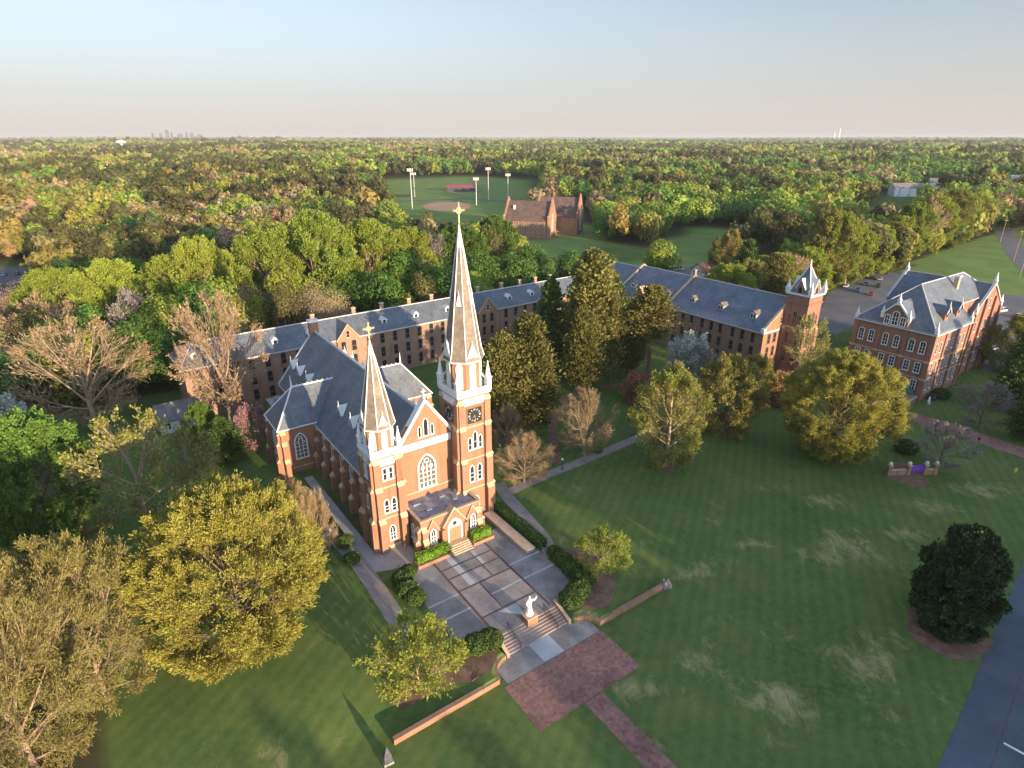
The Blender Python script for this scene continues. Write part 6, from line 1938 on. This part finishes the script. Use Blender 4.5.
# the rest of the wood, out to the horizon, as one mass
TINT = {'lime': (0.30, 0.355, 0.062), 'green': (0.145, 0.235, 0.048), 'pine': (0.115, 0.115, 0.042), 'tan': (0.38, 0.285, 0.15), 'olive': (0.29, 0.265, 0.07)}
def wood_mass(X, Y, nq, ls, g, sc=1.0, patch=42.0):
    kd = species(X, Y, g, patch)
    VV, FF, TT, o = [], [], [], 0
    Z = terrain(X, Y)
    lib = {}
    for k in WOODS:
        lib[k] = [blob(np.random.default_rng(900 + j), nq, 17 if k == 'pine' else 14.5, 4.2 if k == 'pine' else 5.4, 6 if k == 'pine' else 2, ls, K=9) for j in range(5)]
    for k in WOODS:
        for j in range(5):
            sel = np.where((kd == k) & (np.arange(len(X)) % 5 == j))[0]
            if not len(sel): continue
            (V, F), cl = lib[k][j]
            a = g.uniform(0, 6.28, len(sel)); s = sc * g.uniform(0.78, 1.25, len(sel)); hs = s * g.uniform(0.85, 1.15, len(sel))
            c, s_ = np.cos(a) * s, np.sin(a) * s
            x = V[None, :, 0] * c[:, None] - V[None, :, 1] * s_[:, None] + X[sel][:, None]
            y = V[None, :, 0] * s_[:, None] + V[None, :, 1] * c[:, None] + Y[sel][:, None]
            z = V[None, :, 2] * hs[:, None] + Z[sel][:, None]
            VV.append(np.stack([x, y, z], 2).reshape(-1, 3))
            FF.append((F[None] + (np.arange(len(sel)) * len(V))[:, None, None]).reshape(-1, 4) + o); o += len(sel) * len(V)
            base = np.array(TINT[k])
            tv = base[None] * g.uniform(0.82, 1.2, (len(sel), 1)) * (1 + g.normal(0, 0.07, (len(sel), 3)))
            t = tv[:, None, :] * (0.9 + 0.2 * cl)[None, :, None] * g.uniform(0.92, 1.08, (len(sel), len(F), 1))
            TT.append(np.concatenate([t, np.ones(t.shape[:2] + (1,))], 2).reshape(-1, 4))
    return np.concatenate(VV), np.concatenate(FF), np.clip(np.concatenate(TT), 0, 1)
chunks = [wood_mass(XR, YR, 760, 0.48, gw, 1.22)]
for r0, r1, sp, nq, ls, sc, pa in ((470, 850, 10.4, 300, 0.72, 1.35, 48), (850, 1600, 13, 110, 1.2, 1.45, 75), (1600, 3400, 21, 44, 2.2, 1.6, 130), (3400, 9000, 50, 26, 5.0, 1.9, 330), (9000, 26000, 170, 22, 14, 1.6, 1000)):
    X, Y = scatter(r0, r1, sp, gw)
    gap = (np.sin(X / 333 + 2) * np.cos(Y / 471) + 0.6 * np.sin(X / 127 + Y / 211)) < 1.12 if r0 >= 800 else np.ones(len(X), bool)
    chunks.append(wood_mass(X[gap], Y[gap], nq, ls, gw, sc, pa))
Vw, Fw, Tw, o = [], [], [], 0
for v, f, t in chunks:
    Vw.append(v); Fw.append(f + o); Tw.append(t); o += len(v)
me = np_mesh('woodland', np.concatenate(Vw), np.concatenate(Fw), [LEAF['tint']], None, None, np.concatenate(Tw))
tag(link('woodland', me), kind='stuff')
print('woodland quads', sum(len(f) for f in Fw))
# the tree belt across the road, behind the viewpoint, whose evening shade lies over the front lawn
bx, by = [], []
P_, Q_ = (0.755, 0.656), (0.656, -0.755)
for k in range(95):
    w_ = -75 + k * 3.2
    t = (118 + 10 * math.sin(k * 0.9)) if w_ < 74 else (70 + 9 * math.sin(k * 1.3))
    bx.append(P_[0] * w_ + Q_[0] * t); by.append(P_[1] * w_ + Q_[1] * t)
bx += [x + 9 * Q_[0] + 3 for x in bx]; by += [y + 9 * Q_[1] + 3 for y in by]
bx, by = np.array(bx), np.array(by)
far_ = (bx * P_[0] + by * P_[1]) < 68
v, f, t = wood_mass(bx[far_], by[far_], 420, 0.62, gw, 1.16)
v2, f2, t2 = wood_mass(bx[~far_], by[~far_], 420, 0.62, gw, 1.42)
v, f, t = np.concatenate([v, v2]), np.concatenate([f, f2 + len(v)]), np.concatenate([t, t2])
tag(link('treeline', np_mesh('treeline', v, f, [LEAF['tint']], None, None, t)), kind='stuff')
# ------------------------------------------------------------------ small things
# parked cars
def car_parts(kind):
    """body, glass and wheel meshes of a parked car, 4.4 m long along x"""
    if kind == 'van':
        L, H, roof_ = 5.0, 1.95, [(-2.35, 1.0), (-2.3, 1.85), (1.1, 1.9), (1.75, 1.12)]
    elif kind == 'suv':
        L, H, roof_ = 4.7, 1.75, [(-2.2, 1.0), (-1.9, 1.68), (0.5, 1.72), (1.15, 1.05)]
    else:
        L, H, roof_ = 4.4, 1.45, [(-1.75, 0.92), (-1.1, 1.40), (0.35, 1.43), (1.15, 0.92)]
    h = L / 2
    zb = 0.92 if kind == 'car' else 1.03
    prof = [(-h, 0.35), (-h - 0.03, 0.62), (-h + 0.08, zb - 0.04), (-h + 0.35, zb), (h - 1.05, zb), (h - 0.25, zb - 0.16), (h, zb - 0.34), (h + 0.02, 0.4), (h - 0.1, 0.28), (-h + 0.1, 0.28)]
    b = MB()
    w = 0.88
    b.loft([[(x, s * w * (0.94 if abs(s) == 1 else 1), z) for x, z in prof] for s in (-1, -0.9, 0.9, 1)])
    top = [roof_[0], roof_[1], roof_[2], roof_[3]]
    b.loft([[(x * 0.97, s * 0.70, z) for x, z in [(roof_[1][0], roof_[1][1] - 0.02), (roof_[2][0], roof_[2][1] - 0.02), (roof_[2][0] - 0.02, roof_[2][1] + 0.05), (roof_[1][0] + 0.05, roof_[1][1] + 0.05)]] for s in (-1, 1)])
    g = MB()
    g.loft([[(roof_[0][0], s * 0.8, roof_[0][1]) if k == 0 else (roof_[1][0], s * 0.68, roof_[1][1]) if k == 1 else (roof_[2][0], s * 0.68, roof_[2][1]) if k == 2 else (roof_[3][0], s * 0.8, roof_[3][1]) for k in range(4)] for s in (-1, 1)])
    for x in (roof_[1][0] * 0.5 + roof_[2][0] * 0.5,):
        b.loft([[(x - 0.06, s, zb), (x + 0.06, s, zb), (x + 0.06, s * 0.87, roof_[1][1]), (x - 0.06, s * 0.87, roof_[1][1])] for s in (-0.825, 0.825)])
    wl = MB(); 
    rings = [[(0.33 * math.cos(t), y, 0.33 * math.sin(t)) for t in [2 * math.pi * k / 14 for k in range(14)]] for y in (-0.11, 0.11)]
    wl.loft(rings, 0)
    rings = [[(0.2 * math.cos(t), y, 0.2 * math.sin(t)) for t in [2 * math.pi * k / 10 for k in range(10)]] for y in (-0.118, 0.118)]
    wl.loft(rings, 1)
    return b, g, wl, h
_cm = {}
CARCOL = {'white': (0.75, 0.75, 0.75), 'silver': (0.42, 0.44, 0.46), 'black': (0.02, 0.02, 0.025), 'grey': (0.13, 0.14, 0.15), 'red': (0.28, 0.02, 0.02), 'blue': (0.03, 0.09, 0.30), 'light blue': (0.12, 0.32, 0.50), 'dark green': (0.02, 0.07, 0.05), 'beige': (0.42, 0.36, 0.27)}
for k, c in CARCOL.items():
    m, nt, p, out = new_mat('car_paint_' + k.replace(' ', '_'))
    p.inputs['Base Color'].default_value = (*c, 1); p.inputs['Roughness'].default_value = 0.3; p.inputs['Coat Weight'].default_value = 0.5
    nt.links.new(mixrgb(nt, ramp(nt, noise(nt, 3.0), 0.4, 0.8), c, tuple(x * 0.8 for x in c)), p.inputs['Base Color'])
    M['paint ' + k] = m
def parked_car(x, y, rz, colour, label, kind='car', group='parked cars', cat='car'):
    key = (kind, colour)
    if key not in _cm:
        b, g, wl, h = car_parts(kind)
        _cm[key] = (b.mesh('body', ['paint ' + colour]), g.mesh('windows', ['glass']), wl.mesh('wheel', ['tyre', 'steel']), h)
    b, g, wl, h = _cm[key]
    t = thing('parked_van' if kind == 'van' else 'parked_car', label, cat, (x, y, hz(x, y) + 0.04), rz, group)
    link('body', b, t); link('windows', g, t)
    for sx_ in (-h * 0.62, h * 0.62):
        for sy_ in (-0.8, 0.8):
            link('wheel', wl, t, (sx_, sy_, 0.33))
    return t
# lot between tower and school
LOT = [(846, 287, 'white', 'car', 'white car nearest the pinnacled tower in the lot behind the halls'), (858, 291, 'blue', 'car', 'blue car beside the white one nearest the tower'),
       (866, 285, 'grey', 'suv', 'grey off-roader in the middle of the lot behind the school'), (872, 279, 'black', 'car', 'black car in the lot behind the school, left of the silver one'),
       (880, 280, 'silver', 'car', 'silver car in the lot, close to the school roof'), (878, 287, 'black', 'suv', 'black off-roader in the lot, right against the school roof'),
       (886, 274, 'dark green', 'car', 'dark green car at the back of the lot behind the school'), (878, 265, 'black', 'van', 'black van alone at the far end of the lot by the tree row'),
       (871, 295, 'red', 'car', 'dark red car nearest the school wall in the lot')]
for px_, py_, c, kd, lb in LOT:
    x, y, z = at(px_, py_); parked_car(x, y, TH + 0.3, c, lb, kd, 'cars parked behind the halls')
for px_, py_, c, kd, lb, rz in [(1001, 312, 'white', 'van', 'white van parked right behind the school gable', 0.4), (1019, 318, 'silver', 'suv', 'silver off-roader at the right edge, beside the school', 0.3), (1003, 329, 'dark green', 'car', 'dark green car at the right edge, below the silver off-roader', 0.3), (991, 350, 'white', 'car', 'white car beside the right wall of the school', 0.4),
                                (934, 399, 'black', 'car', 'black car parked at the foot of the school front corner', 0.6)]:
    x, y, z = at(px_, py_); parked_car(x, y, rz, c, lb, kd)
# lot at the left edge
cc = ['light blue', 'white', 'blue', 'silver', 'black', 'red', 'grey', 'light blue', 'beige', 'blue', 'white', 'dark green', 'silver', 'black', 'light blue', 'grey', 'blue', 'white']
i = 0
for row, (pa, pb) in enumerate((((-18, 303), (34, 297)), ((-22, 290), (38, 285)), ((-20, 277), (42, 273)))):
    for k in range(6):
        f = k / 5
        px_, py_ = pa[0] + (pb[0] - pa[0]) * f, pa[1] + (pb[1] - pa[1]) * f
        x, y, z = at(px_, py_)
        rw = ('nearest', 'middle', 'farthest')[row]; pos = ('leftmost', 'second from the left', 'third from the left', 'third from the right', 'second from the right', 'rightmost')[k]
        parked_car(x, y, 1.9 + row * 0.1, cc[i], f'{cc[i]} car in the {rw} row of the left car park, {pos}', 'suv' if i % 5 == 3 else 'car', 'cars in the car park at the left edge')
        i += 1
# vehicles and trailers behind the cross hall and on the meadow
for k in range(6):
    px_, py_ = 646 + k * 6.5, 273 - k * 0.6
    x, y, z = at(px_, py_)
    c = ['white', 'silver', 'white', 'black', 'white', 'silver'][k]
    parked_car(x, y, -0.3, c, f'{c} van behind the cross hall roof, {ORD[k]} from the left', 'van', 'vans parked behind the cross hall', 'van')
tr_me = None
for k in range(5):
    px_, py_ = 735 + k * 5.6, 230 - k * 0.35
    x, y, z = at(px_, py_)
    t = thing('trailer', f'white box trailer on the far edge of the meadow, {ORD[k]} from the left', 'trailer', (x, y, z), 1.3, 'white trailers on the meadow edge')
    if tr_me is None:
        b = MB(); b.box(-3.5, 3.5, -1.2, 1.2, 0.7, 3.2); b.box(-3.56, 3.56, -1.26, 1.26, 3.2, 3.32); b.box(3.5, 4.8, -0.1, 0.1, 0.6, 0.75)
        wl = MB(); wl.loft([[(0.4 * math.cos(q_), yy, 0.4 * math.sin(q_)) for q_ in [2 * math.pi * j / 12 for j in range(12)]] for yy in (-0.12, 0.12)])
        tr_me = (b.mesh('box_body', ['white']), wl.mesh('wheel', ['tyre']))
    link('box_body', tr_me[0], t)
    for xx in (-0.6, 0.6):
        for yy in (-1.05, 1.05): link('wheel', tr_me[1], t, (xx, yy, 0.4))

# houses and sheds among the trees
def house(name, label, px_, py_, w, d, h, rise, rz, wall='white', roof_='grey_shingle', cat='house', flat=False, chimney=False, nwin=4, storeys=1):
    x, y, z = at(px_, py_)
    t = thing(name, label, cat, (x, y, z), rz)
    mb = MB()
    if flat:
        mb.box(-w / 2, w / 2, -d / 2, d / 2, -0.5, h); mb.build('wall', [wall], t)
        mb = MB(); mb.box(-w / 2 - 0.4, w / 2 + 0.4, -d / 2 - 0.4, d / 2 + 0.4, h + 0.001, h + 0.6); mb.build('roof', [roof_], t)
        for k in range(3):
            mb = MB(); a = -w * 0.3 + k * w * 0.3; mb.box(a - 1.2, a + 1.2, -1 + k * 0.7, 1 + k * 0.7, h + 0.6, h + 1.9); mb.build('vent', ['steel'], t)
    else:
        mb.prism([(-w / 2, -d / 2, -0.5), (-w / 2, d / 2, -0.5), (-w / 2, d / 2, h), (-w / 2, 0, h + rise - 0.15), (-w / 2, -d / 2, h)], (w, 0, 0)); mb.build('wall', [wall], t)
        r_ = gable_roof(t, -w / 2 - 0.3, w / 2 + 0.3, -d / 2, d / 2, h, h + rise, roof_, 0.4, roof_)
        if chimney:
            mb = MB(); mb.box(w * 0.2, w * 0.2 + 0.8, 0.3, 1.1, h, h + rise + 1.2); mb.build('chimney', ['brick_hall'], r_)
    for k in range(nwin):
        for s_ in range(storeys):
            a = -w / 2 + w * (k + 0.5) / nwin
            put_window(t, (a, -d / 2 - 0.01, 1.0 + 2.9 * s_), '-v', w=1.1, h=1.5, ah=0, fw=0.12, mull=1, trans=1)
    mb = MB(); mb.box(-w * 0.02 - 0.5, -w * 0.02 + 0.5, -d / 2 - 0.06, -d / 2 - 0.003, 0, 2.1); mb.build('door', ['wood'], t)
    return t
house('house', 'small grey-roofed house at the left end of the long hall', 181, 424, 9, 7.5, 3.4, 2.4, R(37), 'white', 'grey_shingle', nwin=3)
house('shed', 'long low red-roofed building at the left, above the car park', 62, 262, 26, 9, 3.5, 2.2, R(14), 'beige' if 'beige' in M else 'concrete', 'red_shingle', 'building', nwin=6)
house('long_building', 'long low flat-roofed building behind the lime trees at left', 200, 302, 62, 9, 4.5, 0, R(8), 'concrete', 'slab', 'building', True, nwin=10)
house('long_building', 'grey flat-roofed building behind the green tree at upper left', 150, 270, 34, 10, 4.5, 0, R(12), 'brick_hall', 'slab', 'building', True, nwin=6)
house('white_building', 'big flat-roofed white building behind the row of lime trees at right', 873, 226, 46, 24, 11, 0, R(20), 'white', 'concrete', 'building', True, nwin=10, storeys=2)
house('house', 'white two-storey house with red roof behind the cross hall roof', 706, 282, 11, 9, 6.0, 3.0, R(20), 'white', 'red_shingle', chimney=True, nwin=4, storeys=2)
house('house', 'white house with a porch below the far brick chapel', 517, 268, 10, 8, 5.6, 2.6, R(-10), 'white', 'grey_shingle', nwin=4, storeys=2)
house('house', 'blue-grey house in the trees behind the long hall, below the chapel', 548, 281, 12, 8, 3.6, 2.4, R(10), 'slab_light', 'slate', nwin=4)
for px_, py_, w_, rf, lb in HS:
    house('house', lb, px_, py_, w_ * 1.5, 14, 9.5, 4.5, R(rng.uniform(-25, 25)), 'white', rf, nwin=3, storeys=3)
t = house('industrial_hall', 'long white industrial hall on the far left horizon', 308, 146.5, 230, 90, 14, 0, R(3), 'white', 'white', 'hall', True, nwin=8)
t = house('industrial_hall', 'small white industrial hall on the horizon above the spire', 437, 142.5, 240, 90, 18, 0, R(0), 'white', 'white', 'hall', True, nwin=6)

# water tower, city towers, tall stack on the horizon
x, y, z = at(123, 151.5)
z = min(z, 0.0)
t = thing('water_tower', 'white mushroom-shaped water tower rising over the wood at upper left', 'water tower', (x, y, z))
k = 3.5
t.scale = (1.5, 1.5, 1.0)
mb = MB(); mb.ngon(0, 0, [(0, 1.6 * k), (1.2 * k, 1.0 * k), (9 * k, 1.0 * k), (10 * k, 1.8 * k)], 16); mb.build('stem', ['white'], t)
mb = MB(); mb.ngon(0, 0, [(9.6 * k, 1.4 * k), (10.4 * k, 3.4 * k), (11.8 * k, 4.3 * k), (13.2 * k, 3.7 * k), (14.1 * k, 2.0 * k), (14.4 * k, 0.2 * k)], 20); mb.build('tank', ['white'], t)
D_ = 8800.0
for j, (px_, hh_, ww) in enumerate([(153, 5.0, 1.4), (161, 4.0, 1.8), (167.5, 8.0, 2.2), (172, 5.0, 1.6), (180, 3.2, 3.6), (187, 5.5, 1.6), (192, 4.5, 2.4), (200, 2.4, 3.4)]):
    u_x = (px_ - 512) / 603 * D_ * CP; y = D_ * CP + 0
    z0 = hz(u_x, D_)
    k = D_ / 603
    base = CAM_H - 10
    t = thing('office_tower', f'distant grey city tower on the left horizon, {ORD[j]} from the left', 'tower', (u_x, D_, z0), 0, 'city towers on the horizon')
    wv_ = ww * k / 2
    top = (CAM_H - z0) + hh_ * k * 0.8
    mb = MB(); mb.box(-wv_, wv_, -wv_, wv_, -5, top * 0.86); mb.build('shaft', ['slate'], t)
    mb = MB()
    if j in (2, 5): mb.taper(-wv_ * .8, wv_ * .8, -wv_ * .8, wv_ * .8, top * 0.86 + 0.01, top, 0.15)
    else: mb.box(-wv_ * .7, wv_ * .7, -wv_ * .7, wv_ * .7, top * 0.86 + 0.01, top)
    mb.build('crown', ['slate'], t)
for j, (px_, hh_, ww) in enumerate([(834, 3.2, 1.8), (839, 9.0, 1.1)]):
    D2 = 9000.0; xx = (px_ - 512) / 603 * D2 * CP; z0 = hz(xx, D2); k = D2 / 603
    t = thing('stack', ('low' if j == 0 else 'tall slender') + ' white stack on the right horizon', 'chimney', (xx, D2, z0))
    h = CAM_H - z0 + hh_ * k
    mb = MB(); mb.ngon(0, 0, [(-5, ww * k / 2), (h * 0.9, ww * k / 3)], 12); mb.build('shaft', ['white'], t)
    mb = MB(); mb.ngon(0, 0, [(h * 0.9 + 0.01, ww * k / 2.7), (h, ww * k / 2.7)], 12); mb.build('rim', ['red' if j else 'white'], t)

# playing field
sheet('infield', [at(447 + 24 * math.cos(q_), 206.5 + 4.6 * math.sin(q_))[:2] for q_ in [2 * math.pi * j / 24 for j in range(24)]], 'infield', 0.05, 12)
ribbon('running_track', [at(*p) for p in [(392, 202), (420, 200.5), (460, 199), (500, 201), (525, 205)]], 9, 'asphalt', 0.05, 8)
def pole_at(name, label, px_, by, ty, lamps=True, r_=0.22, group=None, mat='white'):
    x, y, z = at(px_, by); h = height_for(x, y, ty) - z
    t = thing(name, label, 'light pole', (x, y, z), 0, group)
    mb = MB(); mb.ngon(0, 0, [(-0.3, r_), (h, r_ * 0.6)], 8); mb.build('pole', [mat], t)
    if lamps:
        mb = MB(); mb.box(-2.6, 2.6, -0.15, 0.15, h - 0.6, h - 0.3); mb.box(-2.6, 2.6, -0.15, 0.15, h - 2.0, h - 1.7); mb.build('crossarm', [mat], t)
        for q_ in range(8):
            mb = MB(); a = -2.2 + (q_ % 4) * 1.45; zz = h - (0.2 if q_ < 4 else 1.6); mb.taper(a - 0.45, a + 0.45, -0.7, -0.16, zz - 0.1, zz + 0.7, 0.8); mb.build('lamp', ['white'], t)
    return t
for px_, by, ty, lb in ((412.5, 211, 169, 'tall floodlight pole at the left of the playing field'), (414.8, 197, 173, 'floodlight pole behind the left one'), (476.5, 205, 178, 'floodlight pole right of the infield'), (488.5, 200, 168, 'tall floodlight pole between infield and chapel'), (508, 199, 174, 'floodlight pole just behind the chapel roof')):
    pole_at('floodlight_pole', lb, px_, by, ty, True, 0.35, 'floodlight poles of the playing field')
x, y, z = at(462, 191.5)
t = thing('grandstand', 'red canopied grandstand on the far side of the playing field', 'grandstand', (x, y, z), R(-6))
mb = MB(); mb.prism([(-19, -4, 5.5), (-19, 5, 7.5), (-19, 5, 7.9), (-19, -4, 6.0)], (38, 0, 0)); mb.build('canopy', ['red'], t)
mb = MB()
for q_ in range(5): mb.box(-18, 18, -4 + q_ * 1.6, -2.4 + q_ * 1.6 - 0.01, 0, 0.6 + q_ * 0.7)
mb.build('seating', ['dark_seat'], t)
for q_ in range(6):
    mb = MB(); mb.bar((-18 + q_ * 7.2, 4.4, 0), (-18 + q_ * 7.2, 4.4, 7.4), 0.2); mb.build('post', ['steel'], t)
x, y, z = at(402, 197)
t = thing('dugout', 'low dark dugout shelter left of the infield', 'shelter', (x, y, z), 0.1)
mb = MB(); mb.box(-9, 9, -2, 2, 0, 2.2); mb.build('wall', ['black'], t); mb = MB(); mb.box(-9.5, 9.5, -2.5, 2.5, 2.201, 2.5); mb.build('roof', ['black'], t)

# lamp posts
def lamp(px_, by, label, h=3.6, globe=True, arm=False):
    x, y, z = at(px_, by)
    t = thing('lamp_post', label, 'lamp post', (x, y, z))
    mb = MB(); mb.ngon(0, 0, [(-0.1, 0.16), (0.3, 0.14), (0.32, 0.07), (h, 0.05)], 8); mb.build('post', ['black'], t)
    if globe:
        mb = MB(); mb.ngon(0, 0, [(h, 0.1), (h + 0.1, 0.2), (h + 0.27, 0.26), (h + 0.44, 0.2), (h + 0.54, 0.05)], 10); mb.build('globe', ['white'], t)
    else:
        mb = MB(); mb.ngon(0, 0, [(h, 0.1), (h + 0.05, 0.2), (h + 0.5, 0.26), (h + 0.55, 0.3), (h + 0.8, 0.04)], 6); mb.build('lantern', ['black'], t)
lamp(333, 550, 'black lamp post with white globe at the upper end of the left path')
lamp(503, 478, 'black lamp post with white globe behind the clock tower')
lamp(985, 606, 'black lamp post with white globe right of the dark magnolia')
lamp(990, 560, 'black lamp post with white globe behind the dark magnolia')
lamp(973, 458, 'black lamp post at the edge of the brick drive', 4.2, False)
lamp(562, 470, 'black lamp post with white globe where the dirt path meets the lawn path', 2.2)
# utility poles by the far road
for px_, by, ty, lb in ((1013, 262, 230, 'wooden utility pole nearest along the far road'), (1019, 278, 246, 'wooden utility pole at the right edge by the far road'), (1000, 242, 219, 'wooden utility pole farthest along the far road')):
    t = pole_at('utility_pole', lb, px_, by, ty, False, 0.2, 'utility poles by the far road', 'bark_pale')
    h = height_for(*at(px_, by)[:2], ty)
    mb = MB(); mb.box(-1.3, 1.3, -0.08, 0.08, h - 0.9, h - 0.7); mb.build('crossarm', ['bark_pale'], t)
# hydrant
x, y, z = at(1015, 472)
t = thing('fire_hydrant', 'yellow fire hydrant in the grass beside the brick drive', 'hydrant', (x, y, z))
mb = MB(); mb.ngon(0, 0, [(0, 0.24), (0.1, 0.24), (0.11, 0.17), (0.75, 0.17), (0.8, 0.22), (0.9, 0.18), (1.02, 0.05)], 10); mb.build('barrel', ['yellow'], t)
mb = MB(); mb.bar((-0.32, 0, 0.6), (0.32, 0, 0.6), 0.1, n=8); mb.bar((0, -0.32, 0.55), (0, 0, 0.55), 0.13, n=8); mb.build('outlet', ['yellow'], t)
# entrance sign: brick piers, wall panels, purple banner with a red emblem
pA, pB = at(888, 475), at(934, 474)
ang = math.atan2(pB[1] - pA[1], pB[0] - pA[0])
t = thing('entrance_sign', 'four brick piers with white lamps and a purple banner with red emblem on the lawn', 'sign', (pA[0], pA[1], pA[2]), ang)
ln = math.hypot(pB[0] - pA[0], pB[1] - pA[1])
pos = [0, ln * 0.41, ln * 0.78, ln]
for a in pos:
    mb = MB(); mb.box(a - 0.35, a + 0.35, -0.35, 0.35, -0.3, 2.1, 0); mb.box(a - 0.45, a + 0.45, -0.45, 0.45, 2.1, 2.3, 1); p_ = mb.build('pier', ['brick_hall', 'stone'], t)
    mb = MB(); mb.ngon(a, 0, [(2.3, 0.12), (2.42, 0.3), (2.65, 0.38), (2.88, 0.3), (3.0, 0.05)], 10); mb.build('lamp', ['white'], t)
for a, b in ((pos[0] + 0.36, pos[1] - 0.36), (pos[2] + 0.36, pos[3] - 0.36)):
    mb = MB(); mb.box(a, b, -0.18, 0.18, -0.3, 1.1, 0); mb.box(a, b, -0.26, 0.26, 1.1, 1.26, 1); mb.build('low_wall', ['brick_hall', 'stone'], t)
mb = MB(); mb.box(pos[1] + 0.4, pos[2] - 0.4, -0.08, 0.08, 0.75, 2.05, 0)
mb.build('banner', ['purple'], t)
mb = MB(); c = (pos[1] + pos[2]) / 2
mb.prism([(c - 0.32, -0.1, 1.75), (c + 0.32, -0.1, 1.75), (c + 0.3, -0.1, 1.3), (c, -0.1, 0.95), (c - 0.3, -0.1, 1.3)], (0, 0.015, 0)); mb.build('emblem', ['red'], t)
disc(910, 478, 3.6)
# small white statue in front of the school, low retaining wall by the drive
x, y, z = at(928, 404)
t = thing('garden_statue', 'small white garden statue on the grass by the school corner', 'statue', (x, y, z))
mb = MB(); mb.box(-0.4, 0.4, -0.4, 0.4, -0.1, 0.6); mb.build('plinth', ['concrete'], t)
mb = MB(); mb.ngon(0, 0, [(0.6, 0.36), (1.0, 0.26), (1.5, 0.3), (1.75, 0.16), (1.85, 0.1), (2.0, 0.15), (2.18, 0.08)], 10); mb.build('figure', ['marble'], t)
t = wall_run('low_wall', 'low stone wall at the foot of the school entrance', [at(896, 408)[:2], at(905, 409)[:2], at(915, 402)[:2]], 0.7, 0.4, ['brick_red', 'concrete'])
# timber fence along the left car park
pA, pB = at(-25, 330), at(34, 314)
ang = math.atan2(pB[1] - pA[1], pB[0] - pA[0]); ln = math.hypot(pB[0] - pA[0], pB[1] - pA[1])
t = thing('railing', 'grey railing with square posts below the left car park', 'railing', pA, ang)
n_ = int(ln / 4)
for k in range(n_ + 1):
    mb = MB(); mb.box(k * 4 - 0.15, k * 4 + 0.15, -0.15, 0.15, -0.3, 1.5); mb.build('post', ['steel'], t)
mb = MB(); mb.box(-0.2, n_ * 4 + 0.2, -0.22, 0.22, 1.501, 1.75); mb.box(0, n_ * 4, -0.06, 0.06, 0.6, 0.75); mb.build('rail', ['concrete'], t)

# ------------------------------------------------------------------ evening air
mb = MB(); mb.box(-60000, 60000, -3000, 60000, -62, 110)
hz_me = mb.mesh('haze', [])
hm = bpy.data.materials.new('haze_air'); hm.use_nodes = True
nt = hm.node_tree
for n in list(nt.nodes): nt.nodes.remove(n)
out = nt.nodes.new('ShaderNodeOutputMaterial'); pv = nt.nodes.new('ShaderNodeVolumePrincipled')
pv.inputs['Color'].default_value = (0.60, 0.62, 0.66, 1)
pv.inputs['Density'].default_value = 0.00006
pv.inputs['Anisotropy'].default_value = 0.0
nt.links.new(pv.outputs[0], out.inputs['Volume'])
hz_me.materials.append(hm)
tag(link('haze', hz_me), kind='stuff')
